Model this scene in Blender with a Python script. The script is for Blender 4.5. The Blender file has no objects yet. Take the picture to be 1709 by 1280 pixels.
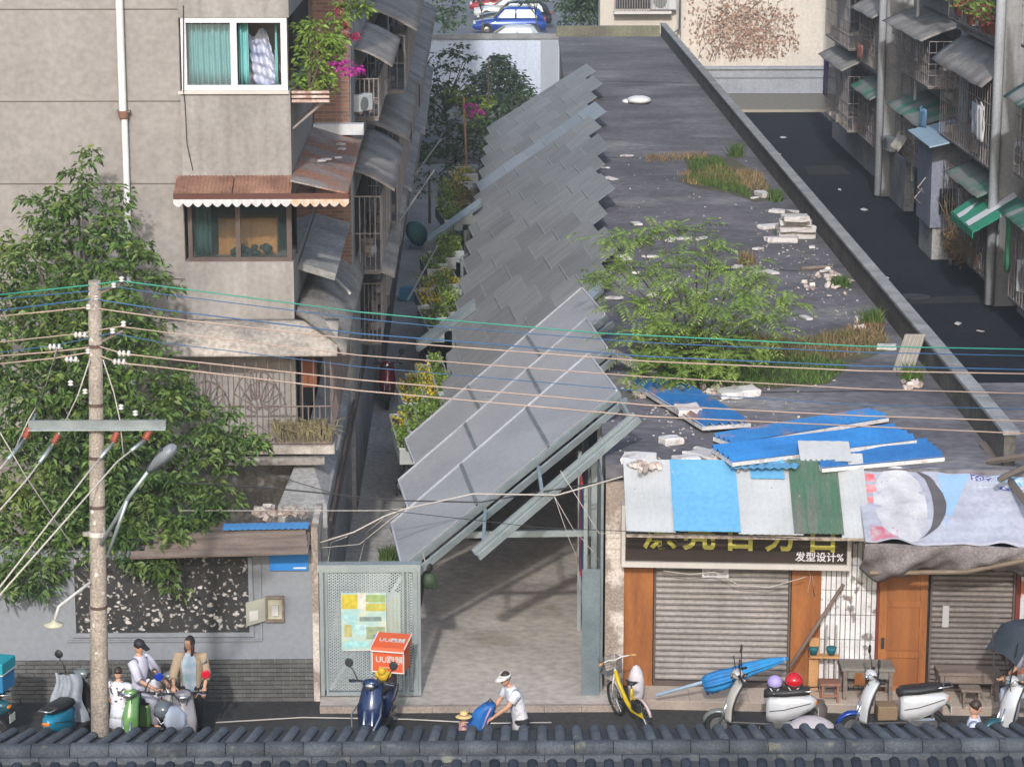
import bpy, math, random
from mathutils import Vector, Matrix
R = math.radians
random.seed(7)
sc = bpy.context.scene
COL = sc.collection
# ------------------------------------------------------------------ camera
IMW, IMH, FPX = 1709.0, 1280.0, 4300.0
CAM = Vector((0, 0, 13.75)); PITCH = R(12.84); YAW = R(0.93)
cam_d = bpy.data.cameras.new('camera'); cam_d.sensor_width = 36; cam_d.lens = 36 * FPX / IMW
cam_d.clip_start = .5; cam_d.clip_end = 2000
cam = bpy.data.objects.new('camera', cam_d); COL.objects.link(cam)
cam.location = CAM; cam.rotation_euler = (math.pi / 2 - PITCH, 0, -YAW)
sc.camera = cam
# ------------------------------------------------------------------ sky and sun
SUN_DIR = Vector((.095, 1, -.57)).normalized()
w = bpy.data.worlds.new('World'); sc.world = w; w.use_nodes = True
nt = w.node_tree; bg = nt.nodes['Background']
sky = nt.nodes.new('ShaderNodeTexSky'); sky.sky_type = 'NISHITA'; sky.sun_disc = False
sky.sun_elevation = math.asin(-SUN_DIR.z); sky.sun_rotation = math.atan2(-SUN_DIR.x, -SUN_DIR.y)
sky.air_density = 1.5; sky.dust_density = 3.2; sky.ozone_density = 3.0
nt.links.new(sky.outputs[0], bg.inputs[0]); bg.inputs[1].default_value = .15
sd = bpy.data.lights.new('sun', 'SUN'); sd.energy = 2.0; sd.angle = R(1.6); sd.color = (1, .965, .925)
so = bpy.data.objects.new('sun', sd); COL.objects.link(so)
so.rotation_euler = SUN_DIR.to_track_quat('-Z', 'Y').to_euler()
sc.view_settings.view_transform = 'Standard'; sc.view_settings.look = 'None'
sc.view_settings.exposure = 0.62; sc.view_settings.gamma = 1
try: sc.view_settings.use_curve_mapping = False
except Exception: pass
# ------------------------------------------------------------------ survey helpers: where a sight line meets a known plane
_rot = cam.rotation_euler.to_matrix()
def ray(px, py): return _rot @ Vector((px - IMW / 2, -(py - IMH / 2), -FPX))
def G(px, py, z=0.): d = ray(px, py); return CAM + d * ((z - CAM.z) / d.z)      # level plane
def F(px, py, y): d = ray(px, py); return CAM + d * ((y - CAM.y) / d.y)         # plane facing the street
def S(px, py, x): d = ray(px, py); return CAM + d * ((x - CAM.x) / d.x)         # plane along the lane
# ------------------------------------------------------------------ mesh builder
class MB:
    def __init__(s): s.v = []; s.f = []
    def add(s, vs, fs):
        n = len(s.v); s.v += [tuple(p) for p in vs]; s.f += [tuple(i + n for i in f) for f in fs]; return s
    def box(s, lo, hi):
        x0, y0, z0 = lo; x1, y1, z1 = hi
        return s.add([(x0,y0,z0),(x1,y0,z0),(x1,y1,z0),(x0,y1,z0),(x0,y0,z1),(x1,y0,z1),(x1,y1,z1),(x0,y1,z1)],
              [(0,3,2,1),(4,5,6,7),(0,1,5,4),(1,2,6,5),(2,3,7,6),(3,0,4,7)])
    def cbox(s, c, sz, rz=0, tilt=0, roll=0):
        m = Matrix.Rotation(rz, 3, 'Z') @ Matrix.Rotation(tilt, 3, 'X') @ Matrix.Rotation(roll, 3, 'Y'); c = Vector(c)
        b = MB().box((-sz[0]/2,-sz[1]/2,-sz[2]/2), (sz[0]/2,sz[1]/2,sz[2]/2))
        return s.add([c + m @ Vector(p) for p in b.v], b.f)
    def plate(s, pts, t=.03):
        pts = [Vector(p) for p in pts]; n = (pts[1]-pts[0]).cross(pts[2]-pts[0]).normalized() * t; k = len(pts)
        return s.add(pts + [p - n for p in pts], [tuple(range(k)), tuple(range(2*k-1, k-1, -1))] + [(i, i+k, (i+1) % k + k, (i+1) % k) for i in range(k)])
    def quad(s, *pts): return s.add(pts, [tuple(range(len(pts)))])
    def ring(s, c, ax, rx, ry, n, up=None):
        ax = Vector(ax).normalized(); u = Vector(up) if up else (Vector((0,0,1)) if abs(ax.z) < .9 else Vector((1,0,0)))
        a = ax.cross(u).normalized(); b = a.cross(ax).normalized()
        return [Vector(c) + a * (rx * math.cos(2*math.pi*i/n)) + b * (ry * math.sin(2*math.pi*i/n)) for i in range(n)]
    def loft(s, rings, cap=True):
        n = len(rings[0]); vs = [p for r in rings for p in r]; fs = []
        for k in range(len(rings) - 1):
            for i in range(n):
                j = (i + 1) % n; fs.append((k*n+i, k*n+j, (k+1)*n+j, (k+1)*n+i))
        if cap: fs += [tuple(range(n-1, -1, -1)), tuple(range((len(rings)-1)*n, len(rings)*n))]
        return s.add(vs, fs)
    def path(s, pts, r, n=6, up=None):
        pts = [Vector(p) for p in pts]; rs = r if isinstance(r, (list, tuple)) else [r] * len(pts); rg = []
        for i, p in enumerate(pts):
            d = pts[min(i+1, len(pts)-1)] - pts[max(i-1, 0)]
            q = rs[i]; rx, ry = q if isinstance(q, (list, tuple)) else (q, q)
            rg.append(s.ring(p, d, rx, ry, n, up or ((0,0,1) if abs(d.normalized().z) < .95 else (1,0,0))))
        return s.loft(rg)
    def lathe(s, prof, c=(0,0,0), n=12, ax=(0,0,1)):
        ax = Vector(ax).normalized(); return s.loft([s.ring(Vector(c) + ax * h, ax, max(r, 1e-4), max(r, 1e-4), n) for r, h in prof])
    def ell(s, c, r, n=10, m=6, rot=None):
        rg = []; c = Vector(c)
        for k in range(m + 1):
            t = math.pi * (k + .02) / (m + .04) ; z = -math.cos(t); q = math.sin(t)
            ps = [Vector((r[0]*q*math.cos(2*math.pi*i/n), r[1]*q*math.sin(2*math.pi*i/n), r[2]*z)) for i in range(n)]
            rg.append([c + (rot @ p if rot else p) for p in ps])
        return s.loft(rg)
    def torus(s, c, R_, r, ax=(0,1,0), n=20, m=8):
        ax = Vector(ax).normalized(); u = Vector((0,0,1)) if abs(ax.z) < .9 else Vector((1,0,0)); a = ax.cross(u).normalized(); b = ax.cross(a)
        vs = []; fs = []; c = Vector(c)
        for i in range(n):
            t = 2*math.pi*i/n; d = a*math.cos(t) + b*math.sin(t)
            for j in range(m):
                q = 2*math.pi*j/m; vs.append(c + d*(R_ + r*math.cos(q)) + ax*(r*math.sin(q)))
        for i in range(n):
            for j in range(m): fs.append((i*m+j, i*m+(j+1) % m, ((i+1) % n)*m+(j+1) % m, ((i+1) % n)*m+j))
        return s.add(vs, fs)
    def corr(s, p00, p10, p01, n, amp, t=.012):
        """corrugated sheet: waves run along p00->p01, n ribs across p00->p10"""
        p00, p10, p01 = Vector(p00), Vector(p10), Vector(p01); a = p10 - p00; b = p01 - p00; nn = a.cross(b).normalized()
        k = n * 4; vs = []; fs = []
        for i in range(k + 1):
            h = amp * math.sin(2*math.pi*i/4)
            for q in (p00 + a*(i/k) + nn*h, p01 + (a*(i/k)) + nn*h): vs += [q, q - nn*t]
        for i in range(k):
            o = i*4; fs += [(o, o+4, o+6, o+2), (o+1, o+3, o+7, o+5), (o, o+1, o+5, o+4), (o+2, o+6, o+7, o+3)]
        fs += [(0, 2, 3, 1), (4*k, 4*k+1, 4*k+3, 4*k+2)]
        return s.add(vs, fs)
STUFF = {'stored_clutter','foliage','flowers','blossoms','magenta_flowers','red_flowers'}
def mesh(mb, name, smooth=False):
    me = bpy.data.meshes.new(name); me.from_pydata(mb.v, [], mb.f); me.update()
    if smooth: me.polygons.foreach_set('use_smooth', [len(p.vertices) <= 4 for p in me.polygons])
    return me
def tag(o, label=None, cat=None, group=None, kind=None):
    for k, v in (('label', label), ('category', cat), ('group', group), ('kind', kind)):
        if v: o[k] = v
    return o
def offs(par):
    v = Vector((0,0,0))
    while par: v += par.location; par = par.parent
    return v
def thing(name, label, cat, loc=(0,0,0), rz=0, group=None):
    o = bpy.data.objects.new(name, None); COL.objects.link(o); o.empty_display_size = .1
    o.location = loc; o.rotation_euler = (0, 0, rz); return tag(o, label, cat, group)
def lobj(name, me, mat, par=None):
    o = bpy.data.objects.new(name, me); COL.objects.link(o); o.parent = par
    if mat and not me.materials: me.materials.append(mat)
    return o
def part(name, mb, mat, par, smooth=False, bevel=0):          # world coordinates
    d = offs(par); mb.v = [(p[0]-d.x, p[1]-d.y, p[2]-d.z) for p in mb.v]
    o = lobj(name, mesh(mb, name, smooth), mat, par)
    if name in STUFF: o['kind'] = 'stuff'
    if bevel: bev(o, bevel)
    return o
def lpart(name, mb, mat, par, smooth=False, bevel=0):         # the thing's own coordinates
    o = lobj(name, mesh(mb, name, smooth), mat, par)
    if bevel: bev(o, bevel)
    return o
def bev(o, wd, seg=2):
    m = o.modifiers.new('bevel', 'BEVEL'); m.width = wd; m.segments = seg; m.limit_method = 'ANGLE'
def single(name, mb, mat, label, cat, group=None, smooth=False, bevel=0):   # one-mesh thing with its origin at its base
    c = sum((Vector(p) for p in mb.v), Vector()) / len(mb.v); c.z = min(p[2] for p in mb.v)
    mb.v = [tuple(Vector(p) - c) for p in mb.v]
    o = lobj(name, mesh(mb, name, smooth), mat); o.location = c
    if bevel: bev(o, bevel)
    return tag(o, label, cat, group)
def struct(name, mb, mat): return tag(lobj(name, mesh(mb, name), mat), kind='structure')
def copy_tree(o, parent=None):
    c = o.copy(); COL.objects.link(c); c.parent = parent
    for ch in list(o.children): copy_tree(ch, c)
    return c
def text_mb(s, size, depth, org, u, v, bold=0):
    """lettering as geometry: baseline starts at org, runs along u, up is v"""
    cu = bpy.data.curves.new('lettering', 'FONT'); cu.body = s; cu.size = size; cu.extrude = depth; cu.offset = bold; cu.resolution_u = 3
    o = bpy.data.objects.new('lettering', cu); COL.objects.link(o)
    me = bpy.data.meshes.new_from_object(o.evaluated_get(bpy.context.evaluated_depsgraph_get()))
    bpy.data.objects.remove(o); bpy.data.curves.remove(cu)
    u = Vector(u).normalized(); v = Vector(v).normalized(); n = u.cross(v); org = Vector(org); mb = MB()
    mb.add([org + u*p.co.x + v*p.co.y + n*p.co.z for p in me.vertices], [tuple(p.vertices) for p in me.polygons])
    bpy.data.meshes.remove(me); return mb
# ------------------------------------------------------------------ materials
def M(name, col, col2=None, scale=2., rough=.75, metal=0., fine=.12, bump=.0, bscale=40., streak=0., scol=(.12,.10,.09), ovar=0., isl=0.,
      alpha=1., spec=.4, stretch=(1,1,1), coat=0., lo=.35, hi=.65, trans=0., rust=None, rlo=.55, rhi=.65, rscale=3., along=None):
    m = bpy.data.materials.new(name); m.use_nodes = True; n = m.node_tree; L = n.links.new; b = n.nodes['Principled BSDF']
    b.inputs['Roughness'].default_value = rough; b.inputs['Metallic'].default_value = metal; b.inputs['Specular IOR Level'].default_value = spec
    b.inputs['Coat Weight'].default_value = coat
    geo = n.nodes.new('ShaderNodeNewGeometry'); mp = n.nodes.new('ShaderNodeMapping'); mp.inputs['Scale'].default_value = stretch
    if along is not None: mp.vector_type = 'TEXTURE'; mp.inputs['Rotation'].default_value = (0, 0, along[0]); mp.inputs['Scale'].default_value = (along[1], along[2], 1)
    L(geo.outputs['Position'], mp.inputs['Vector'])
    def noise(sc_, det=4, vec=None):
        t = n.nodes.new('ShaderNodeTexNoise'); t.inputs['Scale'].default_value = sc_; t.inputs['Detail'].default_value = det
        L(vec or mp.outputs[0], t.inputs['Vector']); return t.outputs['Fac']
    def ramp(fac, a, c, pa, pc):
        r = n.nodes.new('ShaderNodeValToRGB'); r.color_ramp.elements[0].position = pa; r.color_ramp.elements[1].position = pc
        r.color_ramp.elements[0].color = (*a, 1); r.color_ramp.elements[1].color = (*c, 1); L(fac, r.inputs[0]); return r.outputs[0]
    def mix(fac, a, c, bl='MIX'):
        x = n.nodes.new('ShaderNodeMix'); x.data_type = 'RGBA'; x.blend_type = bl
        if isinstance(fac, float): x.inputs[0].default_value = fac
        else: L(fac, x.inputs[0])
        for i, q in ((6, a), (7, c)):
            if isinstance(q, tuple): x.inputs[i].default_value = (*q, 1)
            else: L(q, x.inputs[i])
        return x.outputs[2]
    c = ramp(noise(scale), col, col2 or tuple(q*.82 for q in col), lo, hi)
    if rust: c = mix(ramp(noise(rscale, 6), (0,0,0), (1,1,1), rlo, rhi), c, rust)
    if streak:
        m2 = n.nodes.new('ShaderNodeMapping'); m2.inputs['Scale'].default_value = (3.2, 3.2, .16); L(geo.outputs['Position'], m2.inputs['Vector'])
        f = ramp(noise(1.6, 5, m2.outputs[0]), (0,0,0), (streak,)*3, .48, .78); c = mix(f, c, scol)
    if fine: c = mix(fine, c, ramp(noise(scale*14, 3), (.0,.0,.0), (1,1,1), .3, .7), 'OVERLAY')
    if ovar:
        oi = n.nodes.new('ShaderNodeObjectInfo'); hs = n.nodes.new('ShaderNodeHueSaturation'); mr = n.nodes.new('ShaderNodeMapRange')
        mr.inputs[3].default_value = 1 - ovar; mr.inputs[4].default_value = 1 + ovar; L(oi.outputs['Random'], mr.inputs[0]); L(mr.outputs[0], hs.inputs['Value']); L(c, hs.inputs['Color']); c = hs.outputs[0]
    if isl:
        hs = n.nodes.new('ShaderNodeHueSaturation'); mr = n.nodes.new('ShaderNodeMapRange'); mr.inputs[3].default_value = 1 - isl; mr.inputs[4].default_value = 1 + isl
        L(geo.outputs['Random Per Island'], mr.inputs[0]); L(mr.outputs[0], hs.inputs['Value']); L(c, hs.inputs['Color']); c = hs.outputs[0]
    L(c, b.inputs['Base Color'])
    if bump:
        bp = n.nodes.new('ShaderNodeBump'); bp.inputs['Strength'].default_value = bump; bp.inputs['Distance'].default_value = .02
        L(noise(bscale, 4), bp.inputs['Height']); L(bp.outputs[0], b.inputs['Normal'])
    if alpha < 1: b.inputs['Alpha'].default_value = alpha
    if trans:      # thin leaf: some light comes through
        tr = n.nodes.new('ShaderNodeBsdfTranslucent'); L(c, tr.inputs[0]); ms = n.nodes.new('ShaderNodeMixShader'); ms.inputs[0].default_value = trans
        L(b.outputs[0], ms.inputs[1]); L(tr.outputs[0], ms.inputs[2]); L(ms.outputs[0], n.nodes['Material Output'].inputs[0])
    return m
m_plaster = M('plaster', (.275,.258,.249), (.243,.227,.219), scale=.7, rough=.9, streak=.3, scol=(.24,.21,.19), bump=.12, bscale=60)
m_plaster2 = M('bay_plaster', (.30,.284,.278), (.235,.221,.214), scale=.9, rough=.9, streak=.6, scol=(.16,.145,.13), bump=.12, bscale=60)
m_dirtycon = M('weathered_concrete', (.24,.22,.205), (.12,.11,.105), scale=1.1, rough=.95, fine=.3, streak=.5, scol=(.05,.045,.04), bump=.35, bscale=18)
m_slab = M('slab_concrete', (.36,.355,.355), (.22,.217,.215), scale=.9, rough=.95, fine=.25, bump=.3, bscale=14)
m_ltslab = M('pale_slab', (.40,.36,.32), (.22,.20,.185), scale=1.0, rough=.95, fine=.3, bump=.4, bscale=12)
m_white = M('white_paint', (0.629,0.637,0.67), (0.561,0.57,0.6), scale=2, rough=.55)
m_pvc = M('white_pipe', (.66,.655,.65), (.62,.61,.60), scale=.8, rough=.5)
m_glass = M('window_glass', (.02,.026,.03), (.03,.035,.04), rough=.05, spec=.6, fine=0)
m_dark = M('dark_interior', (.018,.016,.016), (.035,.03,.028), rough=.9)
m_teal = M('curtain_cloth', (.19,.46,.47), (.14,.38,.40), scale=3, rough=.9, fine=.05)
m_brown = M('brown_frame', (.10,.075,.065), (.075,.055,.05), rough=.6)
m_rust = M('rusty_sheet', (.30,.165,.115), (.17,.085,.06), scale=2.4, rough=.85, fine=.3, rust=(.42,.36,.32), rlo=.56, rhi=.66, rscale=1.6, bump=.25)
m_rustgrey = M('rust_grey_sheet', (.24,.215,.205), (.19,.12,.095), scale=1.3, rough=.85, fine=.3, rust=(.27,.125,.08), rlo=.44, rhi=.56, rscale=1.1, bump=.3)
m_brick = bpy.data.materials.new('red_brick'); m_brick.use_nodes = True
def _brick():
    n = m_brick.node_tree; L = n.links.new; b = n.nodes['Principled BSDF']; b.inputs['Roughness'].default_value = .9
    g = n.nodes.new('ShaderNodeNewGeometry'); mp = n.nodes.new('ShaderNodeMapping'); mp.inputs['Rotation'].default_value = (R(90), 0, 0); L(g.outputs['Position'], mp.inputs[0])
    t = n.nodes.new('ShaderNodeTexBrick'); t.inputs['Color1'].default_value = (.27,.13,.085,1); t.inputs['Color2'].default_value = (.17,.088,.065,1); t.inputs['Mortar'].default_value = (.22,.19,.17,1)
    t.inputs['Scale'].default_value = 1; t.inputs['Brick Width'].default_value = .24; t.inputs['Row Height'].default_value = .07; t.inputs['Mortar Size'].default_value = .008
    L(mp.outputs[0], t.inputs[0]); L(t.outputs[0], b.inputs['Base Color'])
_brick()
m_roof = M('tar_roof', (0.15,0.143,0.163), (0.0806,0.078,0.0923), scale=.45, rough=.95, fine=.3, stretch=(.8,1.15,1), bump=.3, bscale=9, rust=(.27,.265,.265), rlo=.55, rhi=.78, rscale=.33)
m_lane = M('new_asphalt', (.0125,.0155,.0225), (.018,.021,.028), scale=.35, rough=1, spec=.12, fine=.3, bump=.3, bscale=60)
m_street = M('street_asphalt', (.045,.044,.044), (.030,.029,.030), scale=.8, rough=.92, fine=.3, bump=.4, bscale=50)
m_conc = M('floor_concrete', (.46,.415,.375), (.38,.345,.315), scale=.5, rough=.9, fine=.18, bump=.15, bscale=30, rust=(.21,.205,.15), rlo=.58, rhi=.75, rscale=.6)
m_path = M('alley_concrete', (.46,.45,.45), (.34,.335,.33), scale=.7, rough=.92, fine=.25, bump=.2, bscale=25)
m_moss = M('mossy_earth', (.055,.065,.03), (.095,.08,.055), scale=2.5, rough=1, fine=.3, bump=.6, bscale=30)
m_ground = M('ground_earth', (.16,.15,.14), (.12,.11,.10), scale=.6, rough=1)
m_galv = M('galvanised_steel', (.40,.45,.46), (.32,.37,.385), scale=3, rough=.45, metal=.55, fine=.1)
m_galvd = M('galvanised_dull', (.24,.27,.28), (.18,.205,.215), scale=4, rough=.55, metal=.4)
m_panel = M('canopy_sheet', (.315,.322,.345), (.275,.282,.303), scale=.8, rough=.6, fine=.06, ovar=.05)
m_panele = M('canopy_edge', (0.465,0.48,0.523), rough=.5)
m_bars = M('iron_bars', (0.213,0.169,0.156), (0.144,0.106,0.1), scale=5, rough=.85)
m_barsd = M('dark_cage_bars', (.30,.27,.26), (.20,.175,.168), scale=5, rough=.85, isl=.35)
m_barsw = M('pale_bars', (.38,.35,.33), (.26,.23,.21), scale=6, rough=.8)
m_green = M('green_awning', (.035,.20,.125), (.03,.15,.10), scale=1.5, rough=.7, fine=.1, rust=(.20,.205,.19), rlo=.40, rhi=.52, rscale=1.1)
m_greenc = M('green_cloth', (.02,.27,.16), (.02,.22,.13), rough=.7)
m_greyaw = M('grey_awning', (.30,.285,.275), (.17,.158,.152), scale=1.2, rough=.9, fine=.25, bump=.2, bscale=20)
m_cellgrey = M('right_wall_render', (.36,.355,.36), (.26,.255,.26), scale=.6, rough=.95, fine=.2, streak=.7, scol=(.055,.05,.05), bump=.2, bscale=20)
m_beige = M('beige_wall', (0.627,0.57,0.51), (0.57,0.518,0.465), scale=.5, rough=.9, streak=.25, scol=(.36,.32,.26))
m_greywall = M('blue_grey_wall', (.34,.36,.40), (.28,.30,.34), scale=.8, rough=.85, streak=.3, scol=(.17,.17,.19))
m_bluewall = M('pale_blue_wall', (.52,.58,.70), (.46,.52,.64), scale=.5, rough=.85, streak=.2, scol=(.27,.27,.31))
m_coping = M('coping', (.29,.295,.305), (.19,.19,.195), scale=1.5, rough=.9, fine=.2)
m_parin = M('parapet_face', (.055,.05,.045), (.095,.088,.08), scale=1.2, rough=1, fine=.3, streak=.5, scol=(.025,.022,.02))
m_gbrick = M('grey_brick', (0.108,0.108,0.106), (0.08,0.08,0.0808), scale=6, rough=.85, fine=.2, ovar=.13)
m_mortar = M('mortar', (.26,.25,.23), (.21,.20,.19), scale=8, rough=1)
m_tile = M('roof_tile', (.080,.092,.111), (.056,.065,.080), scale=3, rough=.85, fine=.3, ovar=.22, bump=.35, bscale=25, spec=.25, rust=(.13,.135,.12), rlo=.62, rhi=.72, rscale=5)
m_tiled = M('tile_bed', (.042,.048,.058), (.03,.034,.041), rough=.9)
m_black = M('black_plastic', (.018,.018,.02), (.028,.028,.03), rough=.5)
m_rubber = M('tyre_rubber', (.02,.02,.02), rough=.85)
m_chrome = M('bright_metal', (.62,.62,.62), (.52,.52,.52), rough=.22, metal=.9, fine=0)
m_skin = M('skin', (.55,.31,.21), (.48,.26,.17), rough=.6, fine=.03)
m_hair = M('hair', (.025,.017,.014), (.05,.028,.02), scale=20, rough=.5)
m_leaf = M('camphor_leaf', (.10,.172,.038), (.048,.098,.026), scale=1.1, rough=.5, isl=.55, trans=.25, fine=.1, rust=(.17,.21,.05), rlo=.56, rhi=.74, rscale=.9)
m_leafb = M('roof_tree_leaf', (.25,.35,.075), (.15,.24,.05), scale=1.5, rough=.55, isl=.4, trans=.3, fine=.1)
m_leafd = M('dark_leaf', (.06,.115,.04), (.028,.06,.026), scale=.8, rough=.5, isl=.5, trans=.2, fine=.1)
m_leafm = M('mid_leaf', (.20,.29,.05), (.12,.20,.035), scale=2, rough=.55, isl=.5, trans=.25)
m_leafy = M('yellow_flowers', (.62,.47,.02), (.48,.38,.03), scale=6, rough=.7, isl=.3, trans=.2)
m_pink = M('magenta_bracts', (.52,.04,.36), (.40,.03,.30), scale=6, rough=.6, isl=.35, trans=.35)
m_rose = M('red_bracts', (.45,.03,.10), (.33,.02,.08), rough=.6, isl=.35, trans=.3)
m_dry = M('dry_grass', (.30,.22,.11), (.20,.145,.075), scale=3, rough=.9, isl=.4, trans=.2)
m_grass = M('green_grass', (.10,.17,.035), (.06,.11,.025), scale=2.5, rough=.8, isl=.45, trans=.25)
m_bark = M('bark', (.11,.085,.065), (.07,.055,.045), scale=8, rough=.95, bump=.4, bscale=30)
m_foam = M('white_foam', (0.56,0.544,0.554), (0.464,0.448,0.454), scale=3, rough=.85, fine=.2, rust=(.30,.26,.235), rlo=.56, rhi=.70, rscale=4, ovar=.12)
m_wood = M('weathered_plank', (.21,.165,.14), (.13,.10,.085), scale=1.5, stretch=(1,6,6), rough=.85, fine=.25)
m_orange = M('orange_wood', (.31,.115,.034), (.20,.072,.024), scale=1.2, stretch=(6,6,.6), rough=.45, fine=.2)
m_wire_g = M('green_cable', (.03,.28,.20), rough=.5, fine=0)
m_wire_b = M('blue_cable', (.03,.11,.25), rough=.5, fine=0)
m_wire_p = M('pink_cable', (.42,.31,.26), rough=.5, fine=0)
m_wire_k = M('black_cable', (.03,.03,.035), rough=.6, fine=0)
m_wire_w = M('pale_cable', (.45,.42,.39), rough=.6, fine=0)
m_blueS = M('blue_sheet', (.028,.165,.42), (.022,.125,.33), scale=1.2, rough=.5, fine=.12, rust=(.26,.15,.12), rlo=.54, rhi=.66, rscale=1.3)
m_porc = M('porcelain', (.60,.585,.57), rough=.25, fine=0)
def flat(name, c, rough=.6, **k): return M(name, c, tuple(q*.9 for q in c), rough=rough, fine=.04, **k)
# ------------------------------------------------------------------ ground sheets
def xw(y): return 2.07 + (y - 38.2) * .0238           # shop side wall along the passage
def xl(y): return -1.05 + (y - 38.4) * .021           # left edge of the passage
def sheet(pts, z): return MB().quad(*[(p[0], p[1], z) for p in pts])
struct('ground', MB().quad((-300,-40,0),(300,-40,0),(300,700,0),(-300,700,0)), m_ground)
struct('street', sheet([(-40,22),(40,22),(40,38.6),(-40,38.6)], .006), m_street)
struct('lane', sheet([(8.3,38.6),(15.6,38.6),(15.6,114.5),(8.3,114.5)], .010), m_lane)
struct('alley_path', sheet([(-3.2,38.7),(-1.62,38.7),(-.75,70),(.3,98),(-2.6,98)], .012), m_path)
struct('alley_verge', sheet([(-1.62,38.7),(-1.0,38.7),(.55,98),(.3,98),(-.75,70)], .014), m_moss)
struct('parking_ground', sheet([(-6,124),(14,124),(14,220),(-6,220)], .008), M('parking_asphalt', (.13,.135,.15), (.10,.105,.12), scale=.3, rough=.9))
struct('passage_floor', MB().add([(-2.35,37.62,.10),(2.25,37.62,.10),(2.25,39,.10),(3.6,100,.10),(1.1,100,.10),(-1.0,39,.10),(-2.35,38.6,.10),
        (-2.35,37.62,0),(2.25,37.62,0)], [(0,1,2,3,4,5,6),(7,8,1,0)]), m_conc)
m_kerb = M('kerb_stone', (.33,.27,.235), (.25,.21,.185), scale=2, rough=.9, fine=.25)
for i in range(8): 
    o = lobj('kerb', mesh(MB().box((-2.34+i*.575,37.53,0),(-2.34+i*.575+.568,37.615,.112)), 'kerb'), m_kerb); tag(o, kind='structure')
# ------------------------------------------------------------------ shop building (one storey, flat roof)
SZ = 3.70
def fy(x): return 38.35 - .075 * (x - 2.9)
def fx(px, py=1050): return F(px, py, 38.2).x
def fbox(x0, x1, d0, d1, z0, z1, mb=None):           # box on the slightly turned shop front; d counts outwards
    mb = mb or MB(); v = [(x, fy(x) - d, z) for z in (z0, z1) for x, d in ((x0, d1), (x1, d1), (x1, d0), (x0, d0))]
    return mb.add(v, [(0,3,2,1),(4,5,6,7),(0,1,5,4),(1,2,6,5),(2,3,7,6),(3,0,4,7)])
shop = thing('shop_building', 'long single-storey shop row with stained flat roof beside the canopied passage', 'building', (5, 38.3, 0))
XR = 8.38; YB = 111.
part('roof', MB().add([(xw(38.2),38.42,SZ),(12.5,fy(12.5)+.07,SZ),(12.5,44,SZ),(XR,44,SZ),(XR,YB,SZ),(xw(YB),YB,SZ),
     (xw(38.2),38.42,SZ-.22),(12.5,fy(12.5)+.07,SZ-.22),(12.5,44,SZ-.22),(XR,44,SZ-.22),(XR,YB,SZ-.22),(xw(YB),YB,SZ-.22)],
     [(0,1,2,3,4,5),(11,10,9,8,7,6),(0,6,7,1),(1,7,8,2),(2,8,9,3),(3,9,10,4),(4,10,11,5),(5,11,6,0)]), m_roof, shop)
m_side = M('passage_wall', (.33,.31,.29), (.22,.205,.19), scale=.8, rough=.9, streak=.5, scol=(.10,.09,.08))
part('side_wall', MB().quad((xw(38.4)+.03,38.42,0),(xw(38.4)+.03,38.42,SZ-.22),(xw(YB)+.03,YB-.05,SZ-.22),(xw(YB)+.03,YB-.05,0)), m_side, shop)
part('lane_wall', MB().quad((XR-.03,44,0),(XR-.03,YB-.05,0),(XR-.03,YB-.05,SZ-.22),(XR-.03,44,SZ-.22)), m_dirtycon, shop)
part('back_wall', MB().quad((xw(YB),YB-.05,0),(XR,YB-.05,0),(XR,YB-.05,SZ-.22),(xw(YB),YB-.05,SZ-.22)), m_white, shop)
# parapet towards the lane, with its coping in lengths
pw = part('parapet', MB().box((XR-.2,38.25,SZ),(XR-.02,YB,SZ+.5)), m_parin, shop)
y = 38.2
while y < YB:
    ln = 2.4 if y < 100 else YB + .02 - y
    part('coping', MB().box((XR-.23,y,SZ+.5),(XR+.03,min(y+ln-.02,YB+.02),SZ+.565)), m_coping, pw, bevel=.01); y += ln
part('end_parapet', MB().box((xw(YB)-.1,YB-.22,SZ),(XR-.25,YB+.02,SZ+.45)), M('mossy_render', (.20,.20,.14), (.13,.125,.10), scale=1, rough=1, fine=.3), shop)
# ---- front
m_peel = M('peeling_plaster', (.52,.46,.42), (.26,.215,.185), scale=2.2, rough=.95, fine=.3, bump=.5, bscale=12, lo=.45, hi=.55)
part('end_pillar', fbox(2.07, 2.36, 0, .12, 0, SZ-.23), m_peel, shop)
part('front_wall', fbox(2.37, 12.5, -.3, -.02, 0, SZ-.23), m_dark, shop)
part('terrace', fbox(2.45, 12.5, 0, .72, 0, .14), M('terrace_edge', (.36,.30,.26), (.28,.235,.20), rough=.85), shop)
for i in range(10):
    part('floor_tile', fbox(2.46+i*.905, 2.46+i*.905+.897, .01, .73, .14, .152), M('floor_tile', (.50,.42,.36), (.43,.36,.31), scale=1.5, rough=.55, ovar=.06) if i == 0 else bpy.data.materials['floor_tile'], shop)
xa, xb, xc, xd, xe, xf, xg, xh, xi, xj = [fx(p) for p in (1037, 1090, 1319, 1367, 1459, 1544, 1685, 1692, 1709, 1740)]
part('wood_cladding', fbox(xa, xb, 0, .05, .15, 2.4), m_orange, shop); part('wood_cladding', fbox(xc, xd, 0, .05, .15, 2.4), m_orange, shop)
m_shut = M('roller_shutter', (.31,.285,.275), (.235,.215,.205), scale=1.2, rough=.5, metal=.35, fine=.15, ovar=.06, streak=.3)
m_shutd = M('old_shutter', (.20,.175,.165), (.14,.12,.115), scale=1.2, rough=.6, metal=.3, fine=.15, ovar=.1, streak=.3)
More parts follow.
